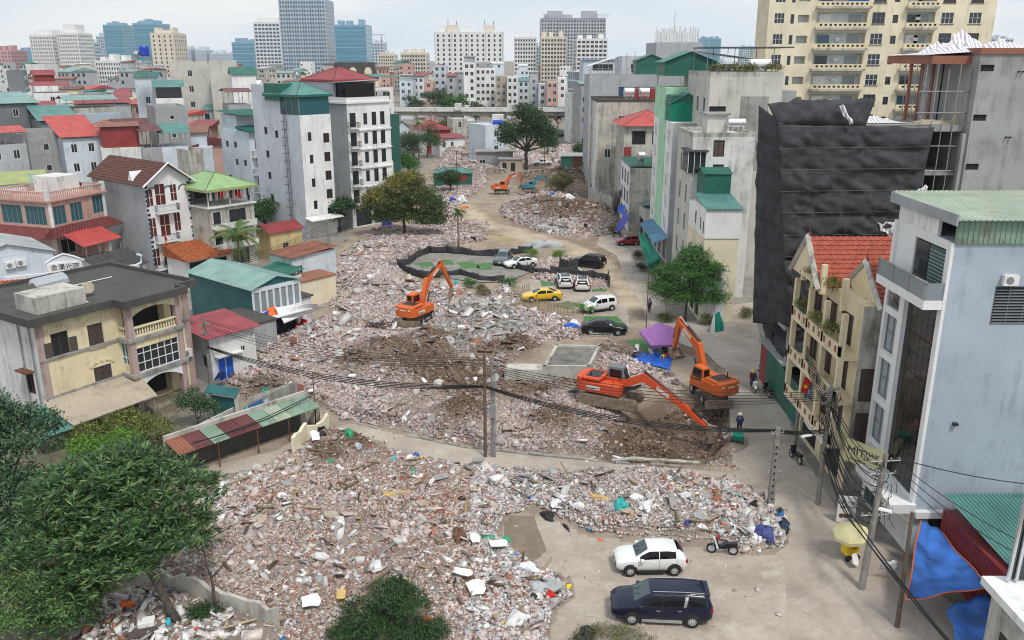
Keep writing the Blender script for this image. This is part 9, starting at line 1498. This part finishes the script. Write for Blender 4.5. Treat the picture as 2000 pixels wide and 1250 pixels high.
def bicycle(label,p,rz):
 t=thing('bicycle',label,'bicycle',p,rz);X=Matrix.Rotation(PI/2,4,'X')
 for x in(-.5,.5):m=MB();m.tube([(x+.32*math.cos(a),0,.33+.32*math.sin(a))for a in np.linspace(0,2*PI,17)],.02,5);m.build('wheel','tyre',t)
 MB().tube([(-.5,0,.33),(-.1,0,.33),(-.2,0,.8),(-.5,0,.33)],.018,5).tube([(-.1,0,.33),(.35,0,.75),(-.2,0,.78)],.018,5).tube([(.35,0,.75),(.5,0,.33)],.018,5).build('frame','black_trim',t);MB().box(-.32,-.1,-.06,.06,.84,.89).build('saddle','black_trim',t);MB().tube([(.3,-.25,.98),(.36,0,.95),(.3,.25,.98)],.015,5).build('handlebar','steel',t)
bicycle('dark bicycle leaning by the salon entrance',G(1645,985),D_(35))
b=rb('red_stall','red corrugated stall with green ribbed roof at the right bottom',24.6,36.5,11,7.0,3.4,'m_red',cat='stall');b.walls();m=MB();ribbed(m,(.5,-.2,3.45),(11,-.2,3.45),(11,7.0,4.4),(-.1,7.0,4.4),.22,.05);b.part('roof',m,'m_teal');m=MB();[b.fbox('L',.1+k*.22,.18+k*.22,0,3.35,0,.04,m)for k in range(31)];b.part('wall_ribs',m,'m_red')
plain('tarp_faded',(.03,.115,.38),.55,var=.5,scale=1.0,bump=.8,bscale=2.5)
cloth('stall_tarp','large bright blue tarpaulin stretched from the stall to the thin pole','tarpaulin',[(19.9,37.2,1.8),(24.2,37.6,2.3),(24.3,43.0,2.4),(23.2,43.2,2.9)],'tarp_faded',.35,18,.08,3,border='tarp_orange')
cloth('stall_tarp','lower faded blue tarpaulin before the red stall','tarpaulin',[(21.2,34.2,1.2),(24.6,35.0,1.3),(24.4,38.0,1.7),(21.9,37.0,1.5)],'tarp_faded',.3,14,.1,5)
t=thing('corner_building','corner of a white ledged building at the right bottom edge','building',(*G(1950,1155,5.2)[:2],0));MB().box(0,6,-4,.4,0,5.2).build('wall','w_old',t);MB().box(-.5,6,-4.6,.6,5.2,5.6).build('ledge','w_white',t);[MB().tube([(x,.1,5.7),(x+.1,.1,12)],.09,8).build('steel_post','steel',t)for x in(.4,.75,2.6,2.95)];MB().box(.5,6,.15,.25,5.7,12).build('glass_wall','glass_dark',t);MB().box(-.04,-.003,-1.2,-.7,2.6,3.6).build('number_board','black_trim',t)
cloth('picnic_awning','narrow white sheet awning along the alley house fronts','awning',[(21.4,54,2.5),(21.4,58,2.5),(22.3,58,3.0),(22.3,54,3.0)],'tarp_white',.1)
# potted plants in balconies of the tiled house
for i,(y_,z_)in enumerate(((54.5,10.3),(57,10.3),(60,10.4),(55,13.3),(58.5,13.2))):tree('balcony_plant',['bushy plant on the nearest upper balcony corner','plant in the middle of the upper balcony','plant at the far end of the upper balcony','near plant below the red gable','far plant below the red gable'][i]+' of the tiled house',Vector((21.3,y_,z_-.1)),[(0,0,.5,.5,.7,.4)],700,.16,.4,'olive',.03,seed=90+i,clump=.2,cat='plant',group='balcony plants')
for i,(x_,y_)in enumerate(((26,112.6),(28.5,112.5),(30,112.6),(33,112.6))):tree('roof_plant',['first','second','third','fourth'][i]+' green plant along the roof garden parapet, counted from the left',Vector((x_,y_,26.2)),[(0,0,.6,1,.6,.5)],500,.25,.5,'dry',.03,seed=95+i,clump=.3,cat='plant',group='roof garden plants')
# ------------------------------------------------------------------ haze
hz=MB().box(-2600,2600,-30,2400,-1.2,230).build('haze',None);hz['kind']='stuff';hz['label']='thin pale haze over the city'
hm=bpy.data.materials.new('haze');hm.use_nodes=True;hn=hm.node_tree;hn.nodes.remove(hn.nodes['Principled BSDF']);pv=hn.nodes.new('ShaderNodeVolumePrincipled');pv.inputs['Color'].default_value=(.93,.96,1,1);pv.inputs['Density'].default_value=.00009;hn.links.new(pv.outputs[0],hn.nodes['Material Output'].inputs['Volume']);hz.data.materials.append(hm)
